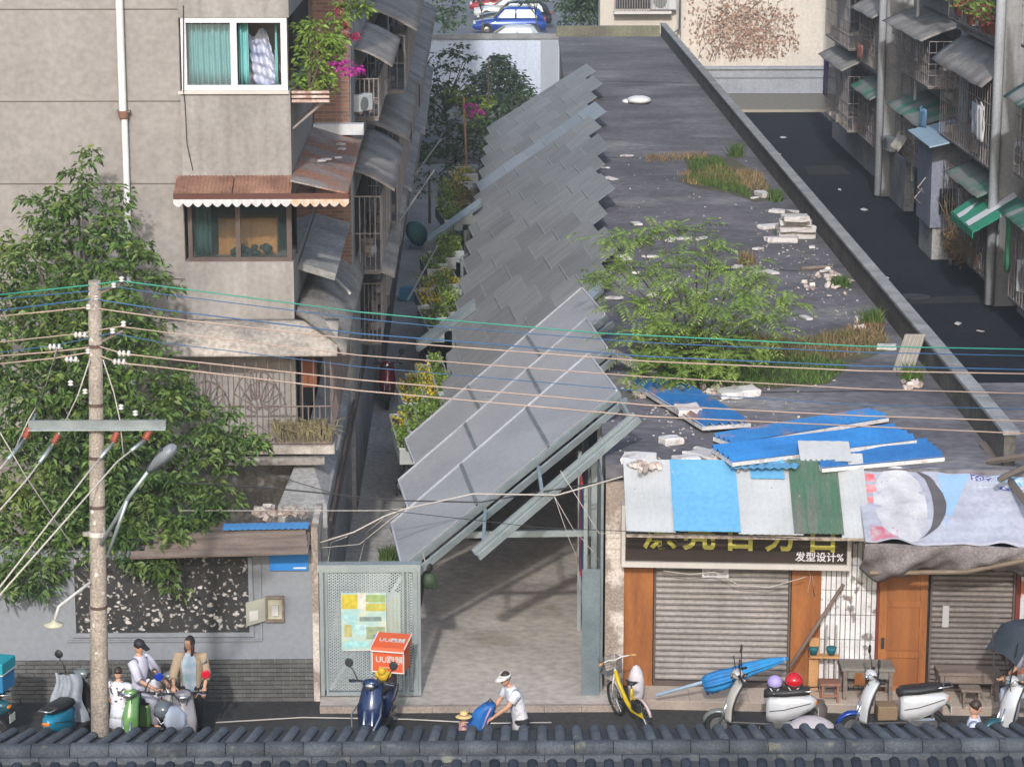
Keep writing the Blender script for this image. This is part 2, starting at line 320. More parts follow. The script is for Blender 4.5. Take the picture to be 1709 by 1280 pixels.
def shutter(x0, x1, z0, z1, mat, pitch, name):
    sh = part(name, fbox(x0-.02, x1+.02, -.02, .004, z0, z1), m_dark, shop); z = z0 + .09
    part('bottom_rail', fbox(x0, x1, .005, .05, z0, z0+.085), m_brown, sh)
    while z < z1 - .02:
        mb = MB(); prof = [(.008,0),(.03,.22),(.034,.5),(.03,.78),(.008,1)]
        mb.loft([[(x, fy(x) - d, z + h*(pitch-.006)) for d, h in prof] for x in (x0, x1)], cap=True)
        part('slat', mb, mat, sh); z += pitch
    for x in (x0-.035, x1+.005): part('guide_rail', fbox(x, x+.03, .006, .06, z0, z1), m_brown, sh)
    return sh
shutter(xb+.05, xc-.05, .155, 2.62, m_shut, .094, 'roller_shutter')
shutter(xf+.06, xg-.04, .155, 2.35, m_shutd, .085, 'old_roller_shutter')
# small white tiles between the wood and the door
m_wt = M('white_wall_tile', (.66,.65,.66), (.50,.49,.50), scale=3, rough=.35, ovar=.08, rust=(.20,.17,.16), rlo=.60, rhi=.66, rscale=5)
tb = part('tiled_wall', fbox(xd, xe, 0, .02, .15, 2.6), M('dark_grout', (.09,.09,.10)), shop)
nx = 11; tw = (xe - xd) / nx
for i in range(nx):
    for j in range(6):
        part('wall_tile', fbox(xd+i*tw+.007, xd+(i+1)*tw-.007, .02, .03, .17+j*.40, .17+j*.40+.388), m_wt, tb)
# wooden door
dr = part('wooden_door', fbox(xe+.04, xf-.02, 0, .05, .15, 2.3), m_orange, shop)
W_ = xf - xe - .06
m_dw = M('door_panel_wood', (.27,.10,.03), (.20,.07,.022), scale=1.2, stretch=(6,6,.6), rough=.5)
for z0, z1 in ((.28,.68),(.82,1.5),(1.62,2.2)):
    part('door_panel', fbox(xe+.04+.13, xf-.02-.13, .051, .062, z0, z1), m_dw, dr)
for s in (0, 1): part('door_stile', fbox(xe+.04 if s == 0 else xf-.13, xe+.15 if s == 0 else xf-.02, .051, .075, .15, 2.3), m_orange, dr)
for z in (.15, .70, 1.52, 2.2): part('door_rail', fbox(xe+.152, xf-.132, .051, .072, z, z+.1), m_orange, dr)
part('lock', fbox(xe+.08, xe+.13, .077, .10, .85, 1.02), m_black, dr)
part('door_frame', fbox(xe, xe+.035, 0, .08, .15, 2.35), flat('red_jamb', (.16,.025,.02)), shop)
part('jamb', fbox(xg, xh-.01, 0, .09, .15, 2.4), flat('red_jamb2', (.14,.02,.018)), shop)
part('poster_pillar', fbox(xh, xj+3, 0, .10, .15, SZ-.25), M('poster_scraps', (.42,.44,.46), (.40,.12,.06), scale=3.4, rough=.8, lo=.50, hi=.55), shop)
# signboard
sg = thing('shop_sign', 'black hairdresser signboard in a white frame with big yellow characters above the shutter', 'sign', (4.5, 37.9, 2.2))
sx0, sx1 = fx(1036, 920), fx(1413, 930)
part('board', fbox(sx0+.06, sx1-.06, .13, .33, 2.27, 3.1), M('sign_face', (.030,.022,.020), (.045,.032,.028), scale=2, stretch=(.3,1,4), rough=.35), sg)
for z0, z1 in ((2.185, 2.27), (3.1, 3.16)): part('frame_rail', fbox(sx0, sx1, .12, .39, z0, z1), flat('sign_frame', (.50,.47,.45)), sg)
for x in (sx0, sx1-.06): part('frame_post', fbox(x, x+.058, .12, .392, 2.272, 3.098), flat('sign_frame2', (.50,.47,.45)), sg)
m_letter = M('yellow_letter', (.50,.46,.10), (.44,.42,.10), scale=2, rough=.35)
U = (1, -.075, 0)
for ch, px in zip('漂亮百分百', (1070, 1136, 1203, 1271, 1338)):
    x = fx(px, 920); part('character', text_mb(ch, .53, .02, (x, fy(x)-.355, 2.53), U, (0,0,1), .012), m_letter, sg)
x = fx(1322, 940); part('caption', text_mb('发型设计%', .158, .004, (x, fy(x)-.338, 2.325), U, (0,0,1), .002), m_white, sg)
# notice stuck on the shutter
x = fx(1172, 975); nb = part('notice', fbox(x, x+.41, .036, .042, 1.93, 2.20), flat('paper', (.56,.55,.57)), shop)
m_print = M('grey_print', (.17,.17,.19), (.40,.40,.42), scale=26, rough=.8, lo=.45, hi=.55)
for i in range(4): part('print_line', fbox(x+.03, x+.38-.05*(i % 2), .0425, .044, 1.965+i*.058, 1.995+i*.058), m_print, nb)
x = fx(1568, 1035); part('taped_paper', fbox(x, x+.1, .045, .05, 1.2, 1.55), flat('paper2', (.36,.35,.36)), shop)
# ---- lean-to awning of odd sheets over the sign
aw = thing('sheet_awning', 'patched awning of white, blue and green sheets over the black sign', 'awning', (4.5, 37.8, 2.9))
def slope(x0, x1, top, bot, dt, db, n, amp, mat, lift=0, name='awning_sheet', xt0=None, xt1=None):
    a0 = (x0, fy(x0)-db, bot+lift); a1 = (x1, fy(x1)-db, bot+lift); b0 = (xt0 if xt0 is not None else x0, fy(x0)-dt, top+lift)
    mb = MB().corr(a0, a1, b0, n, amp); return part(name, mb, mat, aw)
m_ws = M('white_sheet', (.41,.43,.455), (.355,.372,.392), scale=1.2, rough=.55, fine=.05)
m_bs = M('sky_blue_sheet', (.11,.32,.54), (.09,.28,.49), scale=1, rough=.5, fine=.08)
m_gs = M('green_sheet', (.055,.13,.085), (.13,.14,.125), scale=2, rough=.7, fine=.2, stretch=(3,.5,.5))
ax = [fx(p, 890) for p in (1040, 1117, 1222, 1316, 1392, 1436)]
slope(ax[0], ax[1]+.03, 3.80, 2.93, 0, 1.0, 9, .006, m_ws); slope(ax[1], ax[2]+.03, 3.78, 2.93, 0, 1.02, 5, .004, m_bs, .03)
slope(ax[2], ax[3]+.1, 3.80, 2.92, 0, 1.0, 9, .006, m_ws); slope(ax[3]-.04, ax[4], 3.80, 2.91, 0, 1.0, 9, .013, m_gs, .035)
slope(ax[4]-.03, ax[5], 3.90, 2.88, -.15, 1.0, 6, .005, m_ws, .005)
slope(fx(1250,800), fx(1306,800), 3.80, 3.55, -.05, .28, 4, .006, m_bs, .05, 'blue_patch'); slope(fx(1335,775), fx(1420,775), 4.0, 3.78, -.35, .02, 4, .005, m_ws, .045, 'white_patch')
part('front_batten', fbox(ax[0], ax[5], .96, 1.0, 2.84, 2.885), M('splintered_wood', (.36,.31,.26), (.16,.12,.10), scale=14, rough=.95), aw)
for x in (ax[0]+.05, ax[2], ax[4]): part('bracket', MB().path([(x, fy(x)-.39, 2.72), (x, fy(x)-.97, 2.86)], .015, 5), m_bars, aw)
# ---- neighbouring tarpaulin awning
tp = thing('tarpaulin_awning', 'torn printed tarpaulin awning sagging over the wooden door and dark shutter', 'awning', (7.5, 37.6, 2.6))
m_tarp = M('printed_tarp', (.36,.39,.48), (.27,.28,.35), scale=1.1, rough=.6, fine=.1, streak=.2, scol=(.30,.30,.38))
m_tarpg = M('grey_tarp', (.24,.215,.22), (.13,.115,.12), scale=2.2, rough=.85, fine=.3, bump=.5, bscale=9)
bx0, bx1 = fx(1424, 860), 11.0
def sag(u, v):        # u along the front, v from the wall outwards; crumpled at the outer lip
    x = bx0 + (bx1-bx0)*u; d = -.1 + 1.25*v
    z = 3.66 - .80*v + .03*math.sin(9*u+2*v) + .012*math.sin(60*u+9*v) + .01*math.sin(37*v+8*u) + (.045*math.sin(23*u)+.05*math.sin(41*u+4*v)) * max(0, v-.55)
    return (x, fy(x)-d, z)
def grid(fn, nu, nv, mb=None, t=0):
    mb = mb or MB(); n = len(mb.v); mb.v += [tuple(fn(i/nu, j/nv)) for j in range(nv+1) for i in range(nu+1)]
    mb.f += [(n+j*(nu+1)+i, n+j*(nu+1)+i+1, n+(j+1)*(nu+1)+i+1, n+(j+1)*(nu+1)+i) for j in range(nv) for i in range(nu)]; return mb
def solid(o, t):
    m = o.modifiers.new('thickness', 'SOLIDIFY'); m.thickness = t; return o
cover = solid(part('printed_cover', grid(sag, 140, 20), m_tarp, tp, True), .012)
def lip(u, v):
    x = bx0 + (bx1-bx0)*u; z = 2.84 - .48*v - .10*math.sin(5.5*u+.8)*v + .05*math.sin(30*u+3*v)*v - .06*math.sin(17*u)*v + .03*math.sin(71*u-5*v)*v
    return (x, fy(x)-1.15 + .42*v*v + .05*math.sin(26*u+v*3) + .045*math.sin(55*u+9*v)*v - .06*math.sin(math.pi*v), z)
solid(part('sagging_flap', grid(lip, 150, 16), m_tarpg, tp, True), .012)
def onto(u0, u1, v0, v1, mat, name, h=.012, nu=14, nv=6, sh=None):
    fn = lambda a, b: (lambda p: (p[0], p[1], p[2]+h))(sag(*(sh(a, b) if sh else (u0+(u1-u0)*a, v0+(v1-v0)*b))))
    return part(name, grid(fn, nu, nv), mat, cover, True)
pu = lambda px: (fx(px, 850) - bx0) / (bx1 - bx0)
onto(0, 0, 0, 0, M('print_white', (.46,.47,.51), (.33,.335,.38), scale=3.5, rough=.7), 'print_disc', .022, 28, 8, lambda a, b: (pu(1490) + .078*b*math.cos(2*math.pi*a), .50 + .50*b*math.sin(2*math.pi*a)))
onto(0, 0, 0, 0, flat('print_grey', (.085,.08,.09)), 'print_crescent', .024, 24, 4, lambda a, b: (pu(1502) + (.088+.045*b*math.sin(math.pi*a))*math.cos(math.pi*(a-.5)*.92)*.86, .46 + .46*math.sin(math.pi*(a-.5))))
onto(pu(1560), pu(1640), .06, .72, flat('print_blue', (.24,.38,.56)), 'print_wedge', .018, 10, 8, lambda a, b: (pu(1556) + (.005+.098*a*(1-b)), .06 + .72*b))
onto(pu(1427), pu(1455), .08, .5, M('print_red', (.50,.10,.13), (.58,.30,.32), scale=7, rough=.7), 'print_red', .018, 5, 5)
onto(pu(1435), pu(1478), .8, .99, M('print_pink', (.40,.10,.16), (.35,.30,.33), scale=9, rough=.7), 'print_red', .02, 8, 4)
m_navy = M('print_navy', (.05,.06,.20), (.45,.48,.6), scale=30, rough=.7, lo=.50, hi=.56)
onto(pu(1613), pu(1647), .05, .14, m_navy, 'print_caption', .018, 8, 2); onto(pu(1653), pu(1697), .05, .17, M('print_logo', (.06,.30,.60), (.5,.6,.75), scale=12, rough=.7), 'print_badge', .018, 8, 2)
onto(pu(1655), pu(1690), .2, .25, m_navy, 'print_caption', .018, 8, 2); onto(pu(1604), pu(1709), .03, .30, flat('print_pale', (.44,.48,.57)), 'print_panel', .010, 12, 4)
part('pole', MB().path([(6.0, fy(6)-.95, 2.33), (7.4, fy(7.4)-1.05, 2.40), (8.6, fy(8.6)-1.2, 2.72), (10.4, fy(10.4)-1.2, 3.1)], .035, 7), M('bamboo', (.20,.155,.11), (.13,.10,.075), scale=5), tp)
part('bunched_cloth', grid(lambda u, v: (5.98+.5*u, fy(6)-.5-.35*math.sin(math.pi*v)-.04*math.sin(20*u), 2.2+.42*v+.03*math.sin(25*u)), 14, 8), M('brown_cloth', (.23,.17,.13), (.13,.095,.075), scale=6, rough=.95), tp, True)
solid(part('rolled_tarp', grid(lambda u, v: (8.3+2.2*u, fy(8.5)-1.0-.12*math.cos(2*math.pi*v), 2.44+.16*u+.14*math.sin(2*math.pi*v)), 10, 12), flat('dark_tarp', (.075,.07,.085)), tp, True), .01)
# ------------------------------------------------------------------ walls closing the far ends
lw = thing('lane_end_wall', 'blue-grey rendered wall with grey brick base closing the asphalt lane', 'wall', (12, 114.6, 0))
part('upper', MB().box((8.6,114.6,.82),(16.5,114.85,1.9)), m_greywall, lw); part('brick_base', MB().box((8.6,114.55,0),(16.5,114.85,.8)), M('far_brick', (.17,.17,.165), (.12,.12,.118), scale=9, stretch=(1,1,5), rough=.9), lw)
part('cap', MB().box((8.6,114.5,1.9),(16.5,114.9,2.02)), m_greywall, lw); part('rail_line', MB().box((8.6,114.57,1.5),(16.5,114.62,1.56)), flat('grey_band', (.2,.22,.25)), lw)
part('footing', MB().box((8.6,114.40,0),(16.5,114.54,.12)), flat('pale_footing', (.36,.31,.25)), lw)
bb = thing('beige_building', 'sunlit beige house wall with dried creepers behind the lane end', 'building', (12, 118, 0))
part('wall', MB().box((9.6,118,0),(24,119,16)), m_beige, bb); part('side_wing', MB().box((5.9,117.2,0),(9.55,119,2.6)), M('creeper_wall', (.44,.34,.24), (.24,.15,.10), scale=1.6, rough=.95, fine=.4), bb)
part('wing_upper', MB().box((5.9,117.5,2.62),(9.55,119,16)), flat('cream_wall', (.56,.52,.46)), bb)
part('balcony_base', MB().box((6.5,116.9,4.15),(9.1,117.5,4.28)), flat('white_ledge', (.6,.58,.56)), bb)
mb = MB()
for i in range(22): mb.box((6.5+i*.115,116.86,4.28),(6.53+i*.115,116.89,6.6))
for z in (4.9, 5.5, 6.1): mb.box((6.5,116.84,z),(9.1,116.86,z+.03))
part('window_cage', mb, m_barsw, bb); part('window', MB().box((6.6,117.45,4.35),(8.4,117.52,6.5)), m_glass, bb)
pp = part('drain_pipe', MB().path([(9.45,117.1,16),(9.45,117.1,3.45),(9.2,117.0,3.3),(6.0,117.0,3.3)], .09, 8), m_pvc, bb, True)
def creeper(mb, n, x0, x1, z0, z1, y, dens):
    k = 0
    while k < n:
        x = random.uniform(x0, x1); z = random.uniform(z0, z1)
        if random.random() > dens(x, z): k += .2; continue
        k += 1; s = random.uniform(.03, .085); a = random.uniform(0, 6.28); c = Vector((x, y-random.uniform(.01,.1), z))
        u = Vector((math.cos(a), random.uniform(-.5,.5), math.sin(a))) * s; v = Vector((-math.sin(a), random.uniform(-.5,.5), math.cos(a))) * s
        mb.quad(c-u, c-v*.6, c+u, c+v*.6)
cr = thing('wall_creeper', 'dried red-brown creeper spreading over the beige wall', 'creeper', (12.5, 117.95, 2))
mb = MB(); creeper(mb, 2300, 9.75, 15.0, 2.1, 5.4, 117.98, lambda x, z: max(0, min(1, 1.25 - math.hypot((x-12.6)/2.2, (z-3.3+.10*(x-12.6))/1.5)))**1.3 + (.10 if z < 5.0-.25*max(0,x-11) else .02))
part('foliage', mb, M('dry_creeper', (.30,.17,.13), (.36,.26,.19), scale=3, rough=.9, isl=.5), cr)
mb = MB()
for i in range(14):
    x = random.uniform(10, 13.5); p = [(x + .18*k*random.uniform(.2,1.4), 117.97, 1.9 + k*.45) for k in range(8)]; mb.path(p, .012, 4)
part('stem', mb, m_bark, cr)
aw_ = thing('alley_end_wall', 'tall pale blue-grey wall at the far end of the alley below the parked cars', 'wall', (1, 121, 0))
part('face', MB().box((-2.6,121,0),(4.5,121.3,2.68)), m_bluewall, aw_); part('cap', MB().box((-2.7,120.9,2.68),(4.6,121.35,2.9)), m_coping, aw_)
part('corner_strip', MB().box((3.3,120.96,0),(4.45,120.995,2.66)), flat('wall_strip', (.33,.36,.42)), aw_)
# rear garden: railing, vine hedge
rl = thing('stair_railing', 'grey metal stair railing beside the vine-covered slope near the blue car', 'railing', (5, 140, 0))
for x, z in ((5.0, 1.9), (5.75, 1.3)): part('post', MB().path([(x,140,0),(x,140,z+.9)], .04, 6), m_galvd, rl)
for dz in (0, .5): part('rail', MB().path([(4.3,140,3.0-dz),(5.75,140,2.2-dz)], .035, 6), m_galvd, rl)
# ------------------------------------------------------------------ left apartment block
YF = 42.45
apt = thing('apartment_block', 'stained beige apartment block with teal-curtained window on the left', 'building', (-5, 43, 0))
xcor = F(487, 300, YF).x; xbay = F(305, 300, YF).x
zj = [F(150, q, YF).z for q in (-60, 18, 172, 310, 470, 640)]
def wallpanels(x0, x1, y0, y1, joints, mat, par):
    for a, b in zip(joints[1:], joints[:-1]): part('wall_panel', MB().box((x0, y0, a+.012), (x1, y1, b-.012)), mat, par)
part('wall_core', MB().box((-16, YF+.19, 0), (xbay-.01, YF+8, 16)), flat('joint_shadow', (.16,.145,.13)), apt)
wallpanels(-16, xbay-.02, YF+.17, YF+.188, [16]+zj[1:]+[3.0,.0], m_plaster, apt)
# the bay: solid bands between window openings
def opening(q0, q1): return F(390, q1, YF).z, F(390, q0, YF).z
zo = [opening(30, 152), opening(336, 437)]
zb = [16, zo[0][1], zo[0][0], zo[1][1], zo[1][0], F(390, 556, YF).z]
X0, X1 = xbay, xcor
part('bay_band', MB().box((X0, YF, zb[1]), (X1, YF+6, 16)), m_plaster2, apt)
part('bay_band', MB().box((X0, YF, zb[3]), (X1, YF+6, zb[2])), m_plaster2, apt)
part('bay_band', MB().box((X0, YF, 2.75), (X1, YF+6, zb[4])), m_plaster2, apt)
part('bay_core', MB().box((X0+.02, YF+1.6, 0), (X1-.05, YF+6, 16)), m_dark, apt)
def win(x0, x1, z0, z1, mat, mull, fr, par, curt):
    wn = part('window', MB().box((x0, YF+.02, z0+.001), (x1, YF+.14, z0+fr)), mat, par)
    for nm, lo, hi in (('head', (x0,YF+.02,z1-fr), (x1,YF+.14,z1-.001)), ('jamb', (x0,YF+.02,z0+fr), (x0+fr,YF+.14,z1-fr)), ('jamb', (x1-fr*1.2,YF+.02,z0+fr), (x1,YF+.14,z1-fr)),
                       ('mullion', (mull-fr*.6,YF+.015,z0+fr), (mull+fr*.6,YF+.13,z1-fr))): part(nm, MB().box(lo, hi), mat, wn)
    return wn
xm = F(390, 90, YF).x
wn = win(X0+.03, F(479,90,YF).x, zo[0][0], zo[0][1], m_white, xm, .085, apt, 1)
part('sill', MB().box((X0-.03, YF-.05, zo[0][0]-.05), (X1-.02, YF+.01, zo[0][0]-.002)), flat('sill', (.5,.48,.45)), wn)
m_pane = M('clear_pane', (.35,.4,.42), rough=.04, alpha=.13, spec=.6, fine=0)
part('pane', MB().box((X0+.1, YF+.07, zo[0][0]+.08), (xm-.05, YF+.078, zo[0][1]-.08)), m_pane, wn)
def curtain(x0, x1, z0, z1, y, folds, mat, par):
    n = folds*8
    o = part('curtain', grid(lambda u, v: (x0+(x1-x0)*u, y + .05*math.sin(2*math.pi*folds*u+.9*v+1.3*math.sin(5*u)) + .02*math.sin(17*u+v), z0+(z1-z0)*v), n, 4), mat, par, True); return solid(o, .008)
cz = (zo[0][0]+.05, zo[0][1]-.05)
curtain(X0+.13, F(383,90,YF).x, *cz, YF+.3, 8, m_teal, wn); curtain(F(396,90,YF).x, F(413,90,YF).x, *cz, YF+.3, 2, m_teal, wn); curtain(F(456,90,YF).x, F(460,90,YF).x, *cz, YF+.4, 1, m_teal, wn)
part('room_wall', MB().box((xm, YF+1.5, zo[0][0]), (X1-.12, YF+1.58, zo[0][1])), flat('room_wall', (.22,.19,.18)), wn)
wc = thing('hanging_laundry', 'white and blue laundry hanging inside the upper window behind its right pane', 'laundry', (F(440,100,YF+.6).x, YF+.6, zo[0][0]))
part('cloth', grid(lambda u, v: (wc.location.x-.24+.5*u*(1-.35*v), YF+.6+.06*math.sin(18*u+5*v)+.05*math.sin(31*v+9*u), zo[0][0]+.04+.86*v-.08*math.sin(7*u)*v), 30, 24), M('white_cloth', (.55,.57,.66), (.30,.36,.55), scale=4, rough=.9), wc, True)
w2 = win(X0+.06, X1-.02, zo[1][0], zo[1][1], m_brown, F(397,390,YF).x, .07, apt, 0)
part('pane', MB().box((X0+.1, YF+.07, zo[1][0]+.05), (X1-.08, YF+.078, zo[1][1]-.05)), M('dim_pane', (.06,.09,.09), rough=.05, alpha=.22, spec=.6, fine=0), w2)
cb = thing('cabinet', 'orange-brown wooden cabinet standing inside the brown-framed window', 'cabinet', (F(420,400,YF+.7).x, YF+.75, zo[1][0]))
part('carcass', MB().box((F(364,400,YF+.6).x, YF+.7, zo[1][0]), (F(462,400,YF+.6).x, YF+1.1, zo[1][0]+.62)), M('cabinet_wood', (.50,.24,.06), (.38,.17,.04), scale=2, rough=.6), cb)
for i in range(2): part('door', MB().box((cb.location.x-.42+.43*i, YF+.685, zo[1][0]+.04), (cb.location.x-.01+.43*i, YF+.698, zo[1][0]+.58)), M('cabinet_door', (.55,.28,.08), rough=.5) if i == 0 else bpy.data.materials['cabinet_door'], cb)
mb = MB(); 
for i in range(26): mb.ell((cb.location.x-.1+random.uniform(-.2,.45), YF+.45+random.uniform(-.1,.1), zo[1][0]+.02+random.uniform(0,.16)), (.06,.05,.05), 6, 4)
single('plastic_bags', mb, flat('grey_bags', (.04,.06,.06)), 'dark crumpled bags piled on the sill behind the brown-framed window', 'bags', smooth=True)
curtain(X0+.15, X0+.42, zo[1][0]+.04, zo[1][1]-.04, YF+.35, 4, flat('dull_teal', (.07,.17,.17)), w2)
# rusty awning with a scalloped valance over that window
ra = thing('rusty_awning', 'rusty corrugated awning with scalloped valance over the brown-framed window', 'awning', (-3.8, YF, 7))
za, zv = F(400, 293, YF).z, F(400, 322, YF-.55).z
xa0, xa1 = F(292, 310, YF-.3).x, F(487, 310, YF-.3).x
mid = xa0 + (xa1-xa0)*.5
for q0, q1 in ((xa0, mid-.01), (mid+.01, xa1)): part('sheet', MB().corr((q0, YF-.58, zv), (q1, YF-.58, zv), (q0, YF-.005, za), 15, .010), m_rust, ra)
part('edge_board', MB().box((xa0, YF-.60, zv-.13), (xa1+.95, YF-.585, zv-.005)), flat('edge_rust', (.10,.045,.035), .9), ra)
def scallop(x0, x1, zt, y, n, mat):
    mb = MB(); k = n*8
    top = [(x0+(x1-x0)*i/k, y, zt) for i in range(k+1)]; bot = [(x0+(x1-x0)*i/k, y-.01*math.sin(i), zt-.06-.065*abs(math.sin(math.pi*i/8))) for i in range(k+1)]
    mb.add(top+bot, [(i, i+1, k+2+i, k+1+i) for i in range(k)]); return mb
solid(part('valance', scallop(xa0, xa1, zv-.10, YF-.612, 12, 0), flat('pale_valance', (.50,.50,.52)), ra), .006)
solid(part('valance', scallop(xa1, xa1+.95, zv-.10, YF-.612, 6, 0), M('orange_valance', (.50,.32,.18), (.48,.46,.45), scale=8, rough=.8), ra), .006)
rsz = F(560, 322, YF-.55).z
part('side_sheet', MB().plate([(X1+.01, YF-.56, rsz+.22), (X1+.95, YF-.56, rsz), (X1+.92, 48.4, rsz+.02), (X1+.01, 48.4, rsz+.3)], .03), m_rustgrey, ra)
mb = MB()
for i in range(5): mb.cbox((X1+random.uniform(.3,.75), random.uniform(44,47), rsz+.17), (random.uniform(.05,.16), random.uniform(.1,.3), .03), random.uniform(0,3))
single('roof_litter', mb, m_foam, 'pale scraps lying on the rusty side sheet of the awning', 'litter')
# white drain pipe
dp = thing('drain_pipe', 'tall white drain pipe with rusty joint on the blank beige wall', 'pipe', (F(205,300,YF).x, YF+.06, 0))
pz = F(203, 192, YF).z; pxx = F(200, 60, YF).x
part('pipe', MB().path([(pxx, YF+.07, pz), (pxx, YF+.07, 16)], .062, 18), m_pvc, dp); part('lower_pipe', MB().path([(pxx+.02, YF+.075, 0), (pxx+.02, YF+.075, pz)], .052, 18), m_pvc, dp)
part('collar', MB().lathe([(.075,-.07),(.085,-.05),(.085,.04),(.07,.06)], (pxx+.01, YF+.07, pz), 12), flat('rusty_collar', (.20,.10,.07), .8), dp)
part('clamp', MB().box((pxx-.1, YF+.03, pz+.03), (pxx+.12, YF+.16, pz+.06)), m_bars, dp)
cb_ = single('wall_cable', MB().path([F(306,10,YF-.015),F(306,150,YF-.06),F(309,175,YF-.015),F(312,240,YF-.015),F(322,285,YF-.02)], .008, 5), m_wire_k, 'thin black cable hanging beside the bay of the beige block', 'cable')
# rounded concrete canopy over the lowest balcony, wrapping the corner
zc = F(400, 595, YF-.7).z
def rc(u, v):      # hooded slab
    x = F(275,580,YF).x + u*(X1+.75 - F(275,580,YF).x); q = v
    return (x, YF - .75*math.sin(q*math.pi/2)+.0*u, zc + .42*math.cos(q*math.pi/2)**1.5)
con = thing('concrete_canopy', 'rounded stained concrete canopy over the barred balcony at the block corner', 'canopy', (-3.5, YF, zc))
solid(part('front_hood', grid(rc, 16, 8), m_ltslab, con, True), .07)
def rs(u, v): return (X1 + .03 + .80*math.sin(v*math.pi/2), YF - .7*max(0, 1-u*8)*(1 if v > .3 else v/.3) + 9.5*u, zc + .55*math.cos(v*math.pi/2)**1.5 + .03*math.sin(9*u))
solid(part('side_hood', grid(rs, 24, 8), M('stained_hood', (.30,.275,.25), (.14,.135,.135), scale=.9, rough=.95, fine=.3, bump=.3, bscale=12), con, True), .07)
mb = MB().path([(X1+.35,46.2,zc+.62),(X1+.8,45.2,zc+.40)], .03, 6); single('broken_pipe', mb, m_porc, 'short white pipe lying on the stained concrete canopy', 'pipe')
# barred balcony below it
zs = F(450, 742, YF-.5).z
bal = thing('barred_balcony', 'first-floor balcony behind a fan-patterned iron grille on the left block', 'balcony', (-3.6, YF-.5, zs))
gx0, gx1 = F(315, 680, YF-.5).x, X1+.62
part('back_wall', MB().box((gx0, YF+.5, zs), (X1+.1, YF+.55, zc)), m_dark, bal)
part('floor_slab', MB().box((gx0-.1, YF-.6, zs-.14), (gx1+.05, YF+.5, zs)), M('balcony_slab', (.42,.385,.35), (.24,.21,.185), scale=4, rough=.95, fine=.3), bal)
part('slab_lip', MB().box((gx0-.1, YF-.63, zs-.32), (X1+.5, YF-.5, zs-.2)), m_ltslab, bal)
mb = MB(); yb = YF-.52; zt = zc-.02; r = .013
for i in range(26):
    x = gx0 + (gx1-gx0)*i/25
    mb.path([(x,yb,zs),(x,yb,zs+.66 if i % 2 else zt)], r*.8, 4)
for z in (zs+.03, zs+.66, zt-.02): mb.path([(gx0,yb,z),(gx1,yb,z)], r, 4)
for cx in (F(340,640,YF).x, F(433,640,YF).x):
    zc0 = zs+.68; rr = .34
    for a in range(0, 181, 20):
        ca, sa = math.cos(R(a)), math.sin(R(a)); mb.path([(cx+.13*ca,yb-.01,zc0+.13*sa),(cx+.42*ca,yb-.01,zc0+.62*sa)], r, 4)
    mb.path([(cx+.13*math.cos(R(a)),yb-.01,zc0+.13*math.sin(R(a))) for a in range(0,181,20)], r, 4)
    mb.path([(cx+.40*math.cos(R(a)),yb-.01,zc0+.6*math.sin(R(a))) for a in range(0,181,15)], r, 4)
    for s in (-1,1): mb.path([(cx+s*.42,yb-.01,zs+.05),(cx,yb-.01,zs+.36)], r, 4)
part('grille', mb, m_bars, bal)
mb = MB()
for i in range(34):
    yy = yb + 7.5*i/33; mb.path([(gx1,yy,zs),(gx1,yy,zt-.05)], .011, 4)
for z in (zs+.05, zs+.66, zt-.05): mb.path([(gx1,yb,z),(gx1,yb+7.5,z)], .013, 4)
part('side_grille', mb, m_bars, bal)
part('cloth_behind', MB().box((X1+.1, YF+.1, zs+.85), (X1+.35, YF+.12, zt-.2)), flat('orange_cloth', (.20,.06,.025)), bal)
part('side_void', MB().box((X1+.05, YF+.2, zs), (X1+.1, YF+7, zt)), m_dark, bal)
# stained ground-floor wall and sloping ledge towards the alley
gl = thing('stained_base_wall', 'black-stained old wall and sloping concrete ledge under the barred balcony', 'wall', (-3.5, YF, 0))
part('face', MB().box((-9, YF-.05, 0), (X1+.2, YF-.002, zs-.33)), m_dirtycon, gl)
part('ledge', MB().add([(X1-.2,40.6,2.45),(-2.36,40.6,2.45),(-2.30,60,2.75),(X1+.1,60,3.05),(X1+.1,43,zs-.2),(X1-.2,40.6,1.9),(-2.36,40.6,0),(-2.30,60,0),(X1+.1,60,0)], [(0,1,2,3,4),(1,6,7,2),(0,5,6,1)]), m_slab, gl)
part('gutter_pipes', MB().path([(-2.31,40.7,2.2),(-2.22,58,2.5)], .03, 6).path([(-2.28,40.7,2.05),(-2.2,58,2.3)], .025, 6).path([(-2.3,40.7,1.9),(-2.21,58,2.15)], .02, 6), flat('brown_pipes', (.10,.065,.055)), gl)
dg = MB()
for i in range(230):
    x = random.uniform(gx1-.95, gx1-.02); b_ = Vector((x, YF-.4+random.uniform(-.1,.1), zs)); h = random.uniform(.2,.62); a = random.uniform(-1,1); q = Vector((x+a*.3, b_.y-random.uniform(0,.3), zs+h)); wv = Vector((.012,0,.006)); mq = (b_+q)/2+Vector((0,0,.12)); dg.quad(b_-wv, b_+wv, mq+wv, mq-wv); dg.quad(mq-wv, mq+wv, q+Vector((a*.12,0,-.12)))
pl = single('dry_potted_plant', dg, M('straw_leaf', (.26,.23,.12), (.17,.15,.10), scale=5, rough=.9, isl=.4, trans=.2), 'withered strap-leaved plant crowding the right end of the barred balcony', 'plant')
